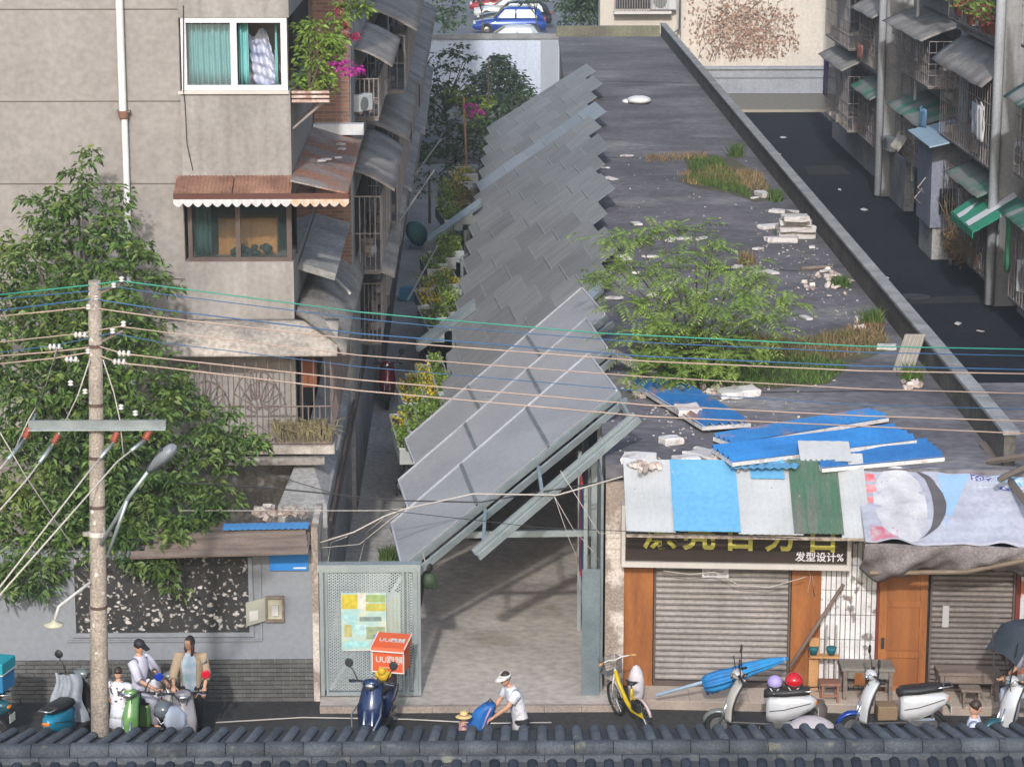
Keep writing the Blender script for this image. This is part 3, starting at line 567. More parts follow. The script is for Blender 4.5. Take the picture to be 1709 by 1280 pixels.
# ---- alley side behind the bay: brick pier, then barred windows under grey sheets
XS = -2.25
part('alley_wall', MB().box((-9, 48.6, 0), (XS, 104, 18)), m_cellgrey, apt)
part('brick_pier', MB().box((X1+.02, 48.45, 4.6), (XS-.02, 48.59, 18)), m_brick, apt)
part('bay_side_window', MB().box((X1+.002, 43.2, zo[1][0]), (X1+.02, 47.5, zo[1][1])), m_glass, apt)
part('pier_cap', MB().box((X1+.02, 48.2, 7.55), (XS+.25, 48.45, 7.75)), m_white, apt)
part('lower_slab', MB().plate([(X1+.02,43.6,5.95),(XS-.06,43.6,5.75),(XS-.03,48.4,5.85),(X1+.02,48.4,6.05)], .12), m_slab, apt)
def cage(par, x, s, y0, y1, z0, z1, dep, mat=None, pitch=.16, junk=0, frame=None, rows=3):
    """window cage on a wall at x; s = +1 sticks out to +x, -1 to -x. Returned part carries the bars."""
    xo = x + s*dep; mat = mat or m_bars; mb = MB(); n = max(3, int((y1-y0)/pitch)); r = .012
    for i in range(n+1): yy = y0+(y1-y0)*i/n; mb.path([(xo,yy,z0),(xo,yy,z1)], r, 4)
    for k in range(rows): z = z0+(z1-z0)*k/(rows-1); mb.path([(xo,y0,z),(xo,y1,z)], r*1.2, 4); mb.path([(x,y0,z),(xo,y0,z)], r*1.2, 4)
    for yy in (y0, y1):
        for k in range(1, 5): mb.path([(x+s*dep*k/5,yy,z0),(x+s*dep*k/5,yy,z1)], r, 4)
    part('cage_bars', mb, mat, par)
    part('cage_floor', MB().box((min(x,xo),y0,z0-.07),(max(x,xo),y1,z0-.0)), frame or m_dirtycon, par)
    part('window', MB().box((min(x,x+s*.03),y0+.1,z0+.25),(max(x,x+s*.03),y1-.1,z1-.1)), m_dark, par)
    if junk:
        jm = MB()
        for q in range(junk):
            c = (x+s*random.uniform(.1,dep-.1), random.uniform(y0+.2,y1-.2), z0+random.uniform(.05,.28)); jm.cbox(c, (random.uniform(.1,.3),random.uniform(.1,.45),random.uniform(.08,.35)), random.uniform(0,3))
        part('stored_clutter', jm, M('clutter', (.20,.16,.15), (.34,.31,.29), scale=3, rough=.9, isl=.6) if 'clutter' not in bpy.data.materials else bpy.data.materials['clutter'], par)
def awning(par, x, s, y0, y1, z, dep, mat, drop=.35, t=.03, corr=0, over=.15, rag=0):
    xo = x + s*dep
    if corr: mb = MB().corr((xo,y0-over,z-drop), (xo,y1+over,z-drop), (x,y0-over,z), corr, .018) if s > 0 else MB().corr((xo,y1+over,z-drop), (xo,y0-over,z-drop), (x,y1+over,z), corr, .018)
    else:
        fn = lambda u, v: (x+s*dep*v, y0-over+(y1-y0+2*over)*u, z-drop*v**1.4+rag*(math.sin(13*u+2*v)+.6*math.sin(29*u))*v)
        mb = grid(fn if s > 0 else (lambda u, v: fn(1-u, v)), 14, 6)
    o = part('awning', mb, mat, par, True); return solid(o, t)
side = thing('alley_side_balconies', 'row of caged windows under grey sheet awnings along the left alley wall', 'balconies', (XS, 60, 3))
m_sheet = M('grey_sheet', (.30,.272,.252), (.165,.145,.132), scale=.9, rough=.75, fine=.25, bump=.15, bscale=12)
for (y0, y1, z0, z1, d, zz, dr, om) in ((49.4,55.5,4.75,6.2,.50,6.72,.40,m_sheet),(56.2,69,4.6,6.2,.62,6.8,.42,m_sheet),(70,79,4.6,6.0,.66,6.5,.40,m_slab),(80,98,4.4,5.9,.7,6.3,.40,m_greyaw),
      (50.5,56,7.6,8.35,.45,8.95,.36,m_sheet),(57,70,7.4,8.6,.8,9.2,.5,m_sheet),(72,84,7.3,8.6,.7,9.0,.4,m_greyaw),
      (51.5,63,2.9,4.1,.42,4.5,.26,m_ltslab),(64,76,2.8,4.0,.5,4.4,.3,m_slab),(77,96,2.5,3.8,.6,4.2,.35,m_slab)):
    cage(side, XS, 1, y0, y1, z0, z1, d, m_barsd, .17, 9); awning(side, XS, 1, y0, y1, zz, d+.28, om, dr, .025, 0, .25, .012)
mb = MB()
for z, y0, y1 in ((5.3,52,60),(2.5,58,66),(4.2,66,74)): mb.path([(XS+.8,y0,z),(XS+1.4,y1,z-.1)], .02, 5)
part('poles', mb, m_barsw, side)
part('base_ledge', MB().plate([(XS-.1,60,2.3),(-1.95,60,2.1),(-1.75,98,2.1),(XS-.1,98,2.3)], .1), m_slab, side)
part('base_pipes', MB().path([(-2.2,60,1.7),(-2.1,98,1.7)], .04, 6).path([(-2.2,60,1.5),(-2.1,98,1.5)], .03, 6), flat('red_brown_pipe', (.12,.045,.04)), side)
part('base_wall', MB().box((XS+.002,60,0),(XS+.12,98,2.15)), m_dirtycon, side)
def ac_unit(name, label, loc, rz, s=1.):
    t = thing(name, label, 'air conditioner', loc, rz)
    lpart('casing', MB().box((-.4*s,-.15*s,.04),(.4*s,.15*s,.58*s)), flat('ac_white', (.52,.54,.56)), t, bevel=.015)
    lpart('fan_grille', MB().lathe([(.22*s,0),(.22*s,.012),(.03*s,.02)], (-.12*s,-.155*s,.30*s), 20, (0,-1,0)), flat('ac_fan', (.16,.17,.18)), t)
    for x in (-.28, .28): lpart('foot', MB().box((x*s-.03,-.17*s,0),(x*s+.03,.17*s,.04)), m_bars, t)
    return t
ac_unit('air_conditioner', 'white air conditioner box on the alley side below the magenta flowers', (-2.1, 50.0, 7.75), R(60), .62)
# folding lattice door and things standing along the alley
single('blue_crate', MB().box((-2.0,70.6,.02),(-1.55,71.1,.32)).box((-1.96,70.64,.32),(-1.59,71.06,.36)), flat('blue_crate', (.04,.24,.42)), 'small bright blue crate on the alley path', 'crate', bevel=.02)
single('teal_umbrella', MB().lathe([(.02,0),(.42,.02),(.36,.18),(.2,.3),(.02,.36)], (-1.72,79,.5), 14, (.6,-.5,.4)).path([(-1.9,79,.02),(-1.72,79,.5)], .015, 5), flat('teal_cloth', (.02,.12,.13)), 'dark teal umbrella standing half open at the alley edge', 'umbrella', smooth=True)
# ---- flower box with bougainvillea on the bay side
fb = thing('flower_box', 'rust-stained white flower box bracketed to the bay corner', 'planter', (X1+.35, YF+.35, F(520,172,YF).z))
bz = F(520, 172, YF).z; bt = F(520, 153, YF).z
for z0, z1 in ((bz, bz+.045), ((bz+bt)/2-.02, (bz+bt)/2+.02), (bt-.04, bt)): part('rail', MB().box((X1+.02, YF+.05, z0), (X1+.64, YF+.09, z1)), M('rusty_white', (.55,.47,.44), (.30,.17,.13), scale=9, rough=.8) if 'rusty_white' not in bpy.data.materials else bpy.data.materials['rusty_white'], fb)
part('trough', MB().box((X1+.03, YF+.10, bz), (X1+.62, YF+.6, bt-.02)), flat('trough_red', (.15,.08,.065), .9), fb)
for yy in (YF+.2, YF+1.2): part('bracket', MB().path([(X1+.02,yy,bz-.45),(X1+.55,yy,bz)], .02, 5), m_barsd, fb)
part('second_trough', MB().box((X1+.03, YF+.62, bz), (X1+.6, YF+2.5, bt)), flat('trough_brown', (.13,.09,.075), .9), fb)
# ------------------------------------------------------------------ low street wall on the left with the blackboard
YS = 38.1
sw = thing('street_wall', 'low grey street wall with grey brick base and peeling blackboard', 'wall', (-5, YS, 0))
zt = F(300, 935, YS).z; zbk = F(300, 1101, YS).z; xe0 = F(521, 1000, YS).x; xe1 = F(532, 1000, YS).x
m_grw = M('grey_wall_paint', (.225,.24,.27), (.20,.215,.24), scale=.8, rough=.9, fine=.08, streak=.15, scol=(.20,.20,.22))
part('rendered_face', MB().box((-14, YS+.02, zbk), (xe0, YS+.3, 2.45)), m_grw, sw)
bp_ = part('brick_backing', MB().box((-14, YS+.03, 0), (xe0, YS+.29, zbk-.004)), m_mortar, sw)
bm = mesh(MB().box((-.113,-.03,-.028),(.113,.02,.028)), 'brick'); bm.materials.append(m_gbrick)
bmh = mesh(MB().box((-.053,-.03,-.028),(.053,.02,.028)), 'half_brick'); bmh.materials.append(m_gbrick)
rows = 10; rh = zbk / rows
for j in range(rows):
    x = xe0 - .12 - (.12 if j % 2 else 0)
    if j % 2: o = lobj('half_brick', bmh, None, bp_); o.location = Vector((xe0-.058, YS+.022, rh*(j+.5))) - offs(bp_)
    while x > -7.95:
        o = lobj('brick', bm, None, bp_); o.location = Vector((x, YS+.022, rh*(j+.5))) - offs(bp_); x -= .24
part('end_pier', MB().box((xe0+.002, YS-.02, 0), (xe1, YS+1.4, F(526,880,YS).z)), m_peel, sw)
part('pier_top', MB().box((F(478,870,YS+1).x, YS+.6, 2.45), (xe0, YS+1.4, F(500,860,YS+1).z)), m_ltslab, sw)
# blackboard
bx0_, bx1_ = F(126, 1000, YS).x, F(415, 1000, YS).x; bz0, bz1 = F(250,1055,YS).z, F(250,930,YS).z
bd = thing('blackboard', 'old peeling blackboard with scraps of white paper under the wooden eave', 'blackboard', ((bx0_+bx1_)/2, YS, bz0))
m_bb = M('blackboard_paint', (.018,.018,.019), (.032,.031,.032), scale=2, rough=.7, fine=.2, rust=(.40,.375,.36), rlo=.57, rhi=.66, rscale=13)
part('panel', MB().box((bx0_, YS-.01, bz0), (bx1_, YS+.018, bz1)), m_bb, bd)
for nm, lo, hi in (('frame', (bx0_-.07,YS-.03,bz0-.07),(bx1_+.07,YS+.018,bz0-.002)),('frame',(bx0_-.07,YS-.03,bz0),(bx0_-.003,YS+.018,bz1)),('frame',(bx1_+.003,YS-.03,bz0),(bx1_+.07,YS+.018,bz1)),
    ('moulding',(bx0_-.15,YS-.015,bz0-.15),(bx1_+.2,YS+.018,bz0-.125)),('moulding',(bx1_+.17,YS-.015,bz0-.125),(bx1_+.2,YS+.018,bz1))): part(nm, MB().box(lo, hi), m_grw, bd)
m_scrap = M('paper_scrap', (.52,.48,.46), (.36,.33,.32), scale=8, rough=.9)
for i in range(46):
    x = random.uniform(bx0_+.05, bx1_-.1); z = bz0 + (bz1-bz0)*random.uniform(.02,.62); s_ = random.uniform(.010,.034); a = random.uniform(0,6)
    pts = [(x+s_*(1+random.uniform(-.5,.5))*math.cos(a+k*1.05)*random.uniform(.7,2.0), YS-.013, z+s_*math.sin(a+k*1.05)*random.uniform(.6,1.2)) for k in range(6)]
    part('paper_scrap', MB().quad(*pts), m_scrap, bd)
# wooden eave with rubble
ev = thing('plank_eave', 'rotten wooden eave with blue sheet scrap and rubble above the blackboard', 'eave', (-4, YS-.2, 2.4))
ez = F(400, 930, YS-.5).z; ex0, ex1 = F(285, 915, YS-.4).x, F(515, 915, YS-.4).x
part('underside_board', MB().plate([(ex0-.3, YS-.42, ez+.02), (ex1, YS-.45, ez+.07), (ex1, YS+.4, ez+.30), (ex0-.3, YS+.4, ez+.26)], .04), m_wood, ev)
for i in range(4): part('plank', MB().plate([(ex0-.6+.2*i, YS-.55+.13*i, ez+.02+.055*i), (ex1-.02*i, YS-.53+.13*i, ez+.08+.055*i), (ex1-.02*i, YS-.36+.13*i, ez+.13+.055*i), (ex0-.6+.2*i, YS-.38+.13*i, ez+.07+.055*i)], .03), m_wood, ev)
part('blue_scrap', MB().corr((F(372,890,YS).x, YS-.05, ez+.31), (ex1-.02, YS-.05, ez+.33), (F(372,890,YS).x, YS+.14, ez+.35), 14, .008), flat('blue_scrap', (.06,.22,.48)), ev)
def rubble(mb, n, fn, s0=.04, s1=.12):
    for i in range(n):
        c = Vector(fn()); s_ = random.uniform(s0, s1); rot = Matrix.Rotation(random.uniform(0,6),3,'Z') @ Matrix.Rotation(random.uniform(0,3),3,'X')
        b = MB().box((-1,-.7,-.5),(1,.7,.5)); mb.add([c + rot @ Vector((p[0]*s_*random.uniform(.6,1.1), p[1]*s_*random.uniform(.6,1.1), p[2]*s_*random.uniform(.5,1.1))) for p in b.v], b.f)
    return mb
m_rub = M('rubble', (.46,.43,.41), (.26,.18,.15), scale=5, rough=.95, isl=.35)
tag(lobj('rubble', mesh(rubble(MB(), 60, lambda: (random.uniform(F(430,880,YS+.4).x, ex1-.1), YS+random.uniform(.2,.55), ez+.42+random.uniform(0,.1)), .03, .09), 'rubble'), m_rub), 'crumbled plaster rubble heaped on the wooden eave', 'rubble', kind='stuff')
bs = thing('blue_wall_sign', 'small blue plate sign half hidden under the wooden eave', 'sign', (F(482,938,YS).x, YS, F(482,950,YS).z))
part('plate', MB().box((F(450,940,YS).x, YS-.03, F(480,951,YS).z), (F(514,940,YS).x, YS+.018, F(480,922,YS).z)), flat('sign_blue', (.02,.19,.55)), bs)
part('white_rule', MB().box((F(490,940,YS).x, YS-.033, F(480,948,YS).z), (F(511,940,YS).x, YS-.031, F(480,945.5,YS).z)), m_white, bs)
# meter box with its door hanging open
mt = thing('meter_box', 'open grey electricity meter box on the street wall beside the blackboard', 'meter box', (F(455,1018,YS).x, YS, F(455,1035,YS).z))
x0, x1, z0, z1 = F(443,1015,YS).x, F(474,1015,YS).x, F(458,1036,YS).z, F(458,994,YS).z
m_meter = flat('meter_box_paint', (.33,.33,.28))
for lo, hi in (((x0,YS-.06,z0),(x1,YS+.018,z0+.03)),((x0,YS-.06,z1-.03),(x1,YS+.018,z1)),((x0,YS-.06,z0+.03),(x0+.03,YS+.018,z1-.03)),((x1-.03,YS-.06,z0+.03),(x1,YS+.018,z1-.03))): part('frame', MB().box(lo,hi), M('rusty_frame', (.25,.22,.19), (.16,.11,.08), scale=9) if 'rusty_frame' not in bpy.data.materials else bpy.data.materials['rusty_frame'], mt)
part('inside', MB().box((x0+.03,YS+.005,z0+.03),(x1-.03,YS+.017,z1-.03)), flat('meter_inside', (.45,.44,.34)), mt); part('meter', MB().box((x0+.1,YS-.03,z0+.09),(x0+.2,YS+.004,z0+.26)), m_porc, mt)
part('door', MB().plate([(x0-.29,YS-.12,z0-.05),(x0,YS-.05,z0+.02),(x0,YS-.05,z1-.02),(x0-.29,YS-.12,z1-.07)], .012), m_meter, mt); part('sticker', MB().plate([(x0-.24,YS-.114,z0+.03),(x0-.11,YS-.083,z0+.05),(x0-.11,YS-.083,z0+.2),(x0-.24,YS-.114,z0+.19)], .003), m_porc, mt)
# ------------------------------------------------------------------ right apartment block along the lane
XB = 15.05
rb = thing('grey_apartment_block', 'grimy grey apartment block with caged balconies along the right of the lane', 'building', (XB, 80, 0))
part('wall', MB().box((XB+.35, 40, 0), (XB+8, 106, 20)), m_cellgrey, rb)
for y0, y1 in ((40,69.0),(69.8,79.0),(89.8,105.8)): part('front_wall', MB().box((XB-.02, y0, .0), (XB+.348, y1, 20)), m_cellgrey, rb)
part('plinth', MB().box((XB-.12, 69.8, 0), (XB-.021, 79.0, .9)), m_slab, rb); part('plinth', MB().box((XB-.12, 89.8, 0), (XB-.021, 105.8, 1.1)), m_slab, rb); part('plinth', MB().box((XB-.12, 50, 0), (XB-.021, 68.9, .9)), m_slab, rb)
part('landing_wall', MB().box((XB-.35, 86.3, 0), (XB-.02, 89.75, 1.7)), m_slab, rb)
for yy in (69.5, 89.4): part('downpipe', MB().path([(XB-.78,yy,20),(XB-.78,yy,.1)], .14, 10), M('blue_grey_pipe', (.46,.49,.54), (.38,.405,.45), scale=1, rough=.7, streak=.4, scol=(.13,.13,.14)) if 'blue_grey_pipe' not in bpy.data.materials else bpy.data.materials['blue_grey_pipe'], rb, True)
part('small_pipe', MB().path([(XB-.5,75.6,2.4),(XB-.5,75.6,.75),(XB-.75,75.6,.6),(XB-.75,75.6,.12)], .08, 8), m_pvc, rb, True)
for yy in (64.5, 85.2): part('thin_pipe', MB().path([(XB-.3,yy,10),(XB-.3,yy,1.2)], .05, 6), m_pvc, rb)
m_wgreen = M('white_green_awning', (.03,.15,.10), (.27,.27,.255), scale=1.0, rough=.75, fine=.15, stretch=(.1,1.5,.1), lo=.5, hi=.54)
cages = [ # y0,y1,z0,z1,depth, awning z, awning material, drop, frame
 (70.0,77.4,3.85,6.1,.85,6.75,m_greyaw,.75),(70.2,74.8,.75,2.9,.8,3.35,m_green,.40),(75.2,76.8,.9,3.1,.8,0,None,0),
 (70.0,77.4,7.3,9.4,.7,0,None,0),
 (80.4,86.4,2.15,3.6,.7,4.05,m_green,.45),(80.2,87.4,4.9,6.3,.75,6.8,m_greyaw,.5),(80.4,87.2,7.9,9.6,.7,0,None,0),
 (90.4,94.8,1.6,3.3,.7,3.75,m_green,.45),(95.4,101.5,1.6,3.6,1.0,4.3,m_greyaw,.5),(90.4,95.2,4.3,6.0,.7,6.6,m_greyaw,.45),(95.7,102,4.6,6.6,1.0,7.1,flat('blue_sheet_far', (.08,.25,.42)),.3),
 (58,66.6,.9,3.1,.85,3.55,m_wgreen,.45),(58,66.6,4.2,6.2,.85,6.7,m_wgreen,.6),(58,66.6,7.5,9.5,.8,0,None,0)]
labs = ['brown iron-caged balcony hung with white shirts under a torn awning','overgrown caged balcony under the grey-and-green awning near the downpipe','blue-curtained ground-floor cage beside the white elbow pipe','upper caged balcony carrying red-flowered pots',
 'caged balcony with drooping green awning in the recess of the grey block','grey-roofed caged balcony in the middle of the grey block','topmost caged balcony in the recess of the grey block',
 'far caged balcony under a bright green scalloped awning','far corner cage under a ragged grey hood by the lane end','upper far caged balcony beside the far downpipe','far corner cage under a blue sheet roof',
 'nearest ground-floor cage with striped green awning above the air conditioner','nearest first-floor cage with striped green awning at the picture edge','nearest top cage above the striped awnings']
for (y0,y1,z0,z1,d,za_,am,dr), lab in zip(cages, labs):
    t = thing('caged_balcony', lab, 'balcony', (XB, (y0+y1)/2, z0), group='caged balconies of the grey block')
    xf_ = XB + (.35 if 79.1 < y0 < 89.5 else -.02)
    cage(t, xf_, -1, y0, y1, z0, z1, d + (.37 if xf_ > XB else 0), m_barsd, .34, 12, None, 5)
    d2 = d + (.37 if xf_ > XB else 0)
    part('parapet_box', MB().box((xf_-d2*.8, y0+.1, z0), (xf_-.01, y1-.1, z0+.3)), M('rust_clad', (.27,.24,.235), (.17,.15,.148), scale=1.6, rough=.9, fine=.3) if 'rust_clad' not in bpy.data.materials else bpy.data.materials['rust_clad'], t)
    if am: awning(t, xf_, -1, y0, y1, za_, d2+.3, am, dr, .03, 0, .25, .018)
# blue lean-to box room with pale blue roof
bx = thing('blue_box_room', 'blue-grey boarded lean-to with pale blue sheet roof on the lane', 'shed', (XB-.5, 80, 0))
part('boards', MB().box((XB-1.15, 76.9, 1.0), (XB-.03, 79.4, 3.55)), M('blue_boards', (.22,.24,.31), (.17,.185,.25), scale=2, stretch=(1,3,.5), rough=.8, fine=.2), bx)
part('base', MB().box((XB-1.05, 77.0, 0), (XB-.03, 79.3, .998)), m_slab, bx)
part('roof', MB().plate([(XB-1.45,75.8,3.62),(XB-.02,75.8,3.95),(XB-.02,79.7,3.95),(XB-1.45,79.7,3.62)], .05), flat('pale_blue_roof', (.28,.40,.50)), bx)
part('window', MB().box((XB-.9, 76.885, 1.4), (XB-.4, 76.899, 2.2)), m_glass, bx)
for k in range(2): part('bracket', MB().path([(XB-1.17,77.8+.5*k,2.4-.4*k),(XB-1.4,77.8+.5*k,2.1-.4*k),(XB-1.17,78.1+.5*k,1.9-.4*k)], .02, 5), m_barsw, bx)
sa = thing('striped_flap_awning', 'folded green and white striped awning hanging off the downpipe corner', 'awning', (XB-.8, 70, 2.6))
part('canvas', MB().plate([(XB-1.5,68.4,2.30),(XB-.2,68.4,3.05),(XB-.2,71.6,3.25),(XB-1.5,71.6,2.35)], .03), m_greenc, sa)
for y0, y1 in ((69.1,69.6),(70.5,70.9)): part('white_stripe', MB().plate([(XB-1.5,y0,2.35),(XB-.2,y0,3.15),(XB-.2,y1,3.2),(XB-1.5,y1,2.37)], .006), m_white, sa)
part('valance', MB().box((XB-1.53,68.4,2.12),(XB-1.505,71.6,2.32)), m_greenc, sa)
ac_unit('air_conditioner', 'large pale air conditioner on a bracket at the right picture edge', (XB-.45, 65.0, 1.2), R(-62), 1.5)
ac_unit('air_conditioner', 'white air conditioner on the small ledge at the landing corner', (XB-.5, 88.7, 1.72), R(-80), .9)
ac_unit('air_conditioner', 'pale air conditioner low on the far corner of the grey block', (XB-.3, 102.2, 1.1), R(-20), 1.1)
ac_unit('air_conditioner', 'white air conditioner on the beige house beside the barred window', (8.75, 117.2, 4.3), R(0), 1.4)
ac_unit('air_conditioner', 'tall white cabinet unit under the striped awning near the picture edge', (XB-.5, 66.8, 4.25), R(-75), 1.1)
# laundry
def shirt(name, label, c, mat, s=1, group=None):
    mb = MB(); fl = [(-.28,.0),(-.30,-.72),(.28,-.74),(.27,0),(.27,-.02),(.46,-.34),(.36,-.42),(.26,-.22)]
    fn = lambda u, v: (c[0] + .05*math.sin(11*u+3*v), c[1] + s*(.56*(u-.5)*(1+.06*v)), c[2] - s*.74*v)
    grid(fn, 14, 8, mb)
    for sg in (-1, 1):
        fn2 = lambda u, v, sg=sg: (c[0]+.03*math.sin(6*v), c[1] + sg*s*(.26 + .17*v*(1) + .0*u - .0), c[2] - s*(.03 + .16*u + .26*v))
        grid(fn2, 4, 5, mb)
    mb.path([(c[0], c[1]-.2*s, c[2]), (c[0], c[1], c[2]+.09), (c[0], c[1]+.2*s, c[2])], .012, 4)
    o = single(name, mb, mat, label, 'shirt', group, True); return solid(o, .01)
shirt('hanging_shirt', 'white striped shirt hanging at the cage under the torn awning', (XB-1.0, 70.6, 5.45), M('white_shirt', (.66,.66,.68), (.52,.52,.56), scale=3, stretch=(1,8,.3), rough=.9), 1.3)
shirt('hanging_shirt', 'pale blue shirt hanging beside the white striped shirt', (XB-.95, 71.6, 5.42), flat('blue_shirt', (.34,.40,.48)), 1.2)
shirt('hanging_shirt', 'white garment hanging low under the striped awning by the downpipe', (XB-.95, 67.2, 2.9), flat('cream_shirt', (.55,.53,.50)), 1.2)
mb = MB()
for p in ((12.9,105.6,0),(12.1,100.5,0),(11.2,86.5,0),(11.9,80.6,0),(13.2,91.2,0),(13.4,86.6,0),(12.1,74,0),(13.0,67.2,0),(13.4,66.2,0),(10.6,95,0)):
    mb.cbox((p[0],p[1],.03), (random.uniform(.12,.3),random.uniform(.1,.25),.03), random.uniform(0,3), .2)
tag(lobj('litter_scraps', mesh(mb, 'litter_scraps'), m_foam), 'scattered paper and plastic scraps on the black lane', 'litter', kind='stuff')
for i, (px, py, lab) in enumerate(((1590,290,'round manhole cover on the far lane by the grey block'),(1527,495,'round manhole cover in the middle of the black lane'),(1655,660,'round manhole cover on the near lane beside the parapet'))):
    c = G(px, py, .012); t = thing('manhole_cover', lab, 'manhole cover', c, group='manhole covers on the lane'); part('ring', MB().lathe([(.42,0),(.42,.008),(.36,.008),(.36,.0)], c, 24), m_lane if i == 9 else flat('cover_ring', (.045,.047,.05)) if i == 0 else bpy.data.materials['cover_ring'], t); part('plate', MB().lathe([(.35,0),(.35,.006),(.02,.006)], c, 24), flat('cover_plate', (.03,.031,.034)) if i == 0 else bpy.data.materials['cover_plate'], t)
m_patch = M('asphalt_patch', (.015,.016,.019), (.022,.023,.026), scale=2, rough=.95, fine=.4, bump=.4, bscale=30)
for x0, x1, y0, y1 in ((9.2,11.0,60,64),(12.2,14.4,70,71.2),(10.2,11.6,84,90),(12.6,14.2,95,97.5),(9,9.6,44,58)): tag(lobj('lane_patch', mesh(MB().quad((x0,y0,.014),(x1,y0+.2,.014),(x1-.1,y1,.014),(x0+.1,y1-.2,.014)), 'lane_patch'), m_patch), kind='structure')
m_fin = M('fin_render', (.33,.335,.35), (.24,.245,.255), scale=.7, rough=.95, streak=.6, scol=(.10,.10,.10))
for y0, y1 in ((69.68,69.78),(89.6,89.78)): part('pier', MB().box((XB-.78, y0, 0), (XB-.025, y1, 20)), m_fin, rb)
for y0, y1, z, d in ((69.8,77.6,3.55,.55),(69.8,77.6,6.95,.45),(79.9,88,4.55,.2),(79.9,88,7.6,.2),(89.9,103,4.0,.5),(89.9,103,7.2,.4),(52,67,3.75,.5),(52,67,7.1,.5)): part('floor_ledge', MB().box((XB-d, y0, z), (XB-.025, y1, z+.16)), m_fin, rb)
for (y, z, c, lab, wd, h) in ((101.8,2.2,(.16,.10,.30),'purple cloth hanging at the far corner cage of the grey block',.9,1.5),(79.7,3.7,(.12,.26,.42),'blue cloth bundled above the pale blue lean-to roof',.9,.6),(66.3,1.6,(.05,.22,.12),'green netting hanging down the nearest ground-floor cage',.3,1.6),(85,2.3,(.45,.42,.36),'cream sheet spread inside the recessed cage',1.6,.5),(93,4.5,(.30,.13,.10),'faded red boxes stacked in the far upper cage',.9,.5)):
    x = XB-1.0; o = single('hung_cloth', grid(lambda u, v: (x+.05*math.sin(14*u+2*v)+(.3*v if 'sheet' in lab else 0), y+wd*(u-.5), z+h*v+.04*math.sin(9*u)), 12, 6), flat('cloth_%d' % int(y*10), c), lab, 'cloth', smooth=True); solid(o, .015)
# ------------------------------------------------------------------ canopy over the passage
def chan(p, q, hgt, wd, mb, off=(0,0,0)):      # C-channel between two points
    p, q = Vector(p)+Vector(off), Vector(q)+Vector(off); d = (q-p).normalized(); sx = d.cross(Vector((0,0,1))).normalized()*wd/2; up = sx.cross(d).normalized()*hgt/2
    return mb.loft([[c-sx-up, c+sx-up, c+sx+up, c-sx+up] for c in (p, q)])
lou = thing('louvre_canopy', 'three overlapping pale grey slanted sheets on steel channels over the passage entrance', 'canopy', (.7, 41, 0))
rowsP = [((670,943),(1029,651),(982,591),(653,874)), ((680,846),(1013,581),(978,532),(665,802)), ((691,772),(1009,525),(971,481),(676,734))]
for k, (fl, fr, br, bl) in enumerate(rowsP):
    FL, FR, BR, BL = G(*fl,2.1), G(*fr,4.12), G(*br,4.18), G(*bl,2.19)
    for i in range(3):
        a, b = i/3+.004, (i+1)/3-.004
        p = [FL.lerp(FR,a), FL.lerp(FR,b), BL.lerp(BR,b), BL.lerp(BR,a)]
        part('sheet', MB().plate(p, .03), m_panel, lou)
    up = Vector((0,0,.02))
    for i in (1, 2): part('joint_strip', MB().plate([FL.lerp(FR,i/3-.007)+up, FL.lerp(FR,i/3+.007)+up, BL.lerp(BR,i/3+.007)+up, BL.lerp(BR,i/3-.007)+up], .02), m_galvd, lou)
    for A, B in ((BL, BR), (FL, BL), (FR, BR)): part('edge_trim', chan(A, B, .045, .03, MB(), (0,0,.0)), m_panele, lou)
    for j in range(2): part('front_channel', chan(FL, FR, .11, .05, MB(), (.05+.11*j, -.06-.10*j, -.05-.09*j)), m_galv, lou)
    part('rear_channel', chan(BL, BR, .1, .05, MB(), (0,.05,-.12)), m_galvd, lou)
    for t in (.08, .5, .92): part('strut', MB().path([FL.lerp(FR,t)-up*4, BL.lerp(BR,t)-up*5], .025, 4), m_galv, lou)
    part('post', MB().box((FR.x-.32, FR.y-.15, 0), (FR.x-.24, FR.y-.07, FR.z-.15)), m_galv, lou)
    if k > 0: part('post', MB().box((FL.x+.05, FL.y, 0), (FL.x+.13, FL.y+.08, FL.z-.1)), m_galv, lou)
# bare outrigger frame in front
og = thing('bare_outrigger_frame', 'bare galvanised channel frame sticking out below the lowest canopy sheet', 'frame', (1.3, 39, 0))
A = F(790, 922, 37.65); B = G(1059, 692, 4.3)
for j in range(2): part('channel', chan(A, B, .10, .05, MB(), (.075*j, -.06*j, -.06*j)), m_galv, og)
FL, FR = G(670,943,2.1), G(1029,651,4.12)
for t1, t2 in ((.345, .06), (.59, .42), (.985, .97)): part('strut', chan(FL.lerp(FR,t1)+Vector((.1,-.1,-.12)), A.lerp(B,t2)+Vector((0,.05,0)), .09, .05, MB()), m_galv, og)
part('tie_beam', chan((-.1, 39.5, 2.28), (1.92, 39.5, 2.30), .10, .06, MB()), m_galv, og); part('tie_beam', chan((.2, 46.3, 2.9), (1.9, 46.3, 2.92), .08, .05, MB()), m_galvd, og)
part('post', MB().box((1.90, 39.45, .1), (2.02, 39.57, 3.5)), m_galv, og)
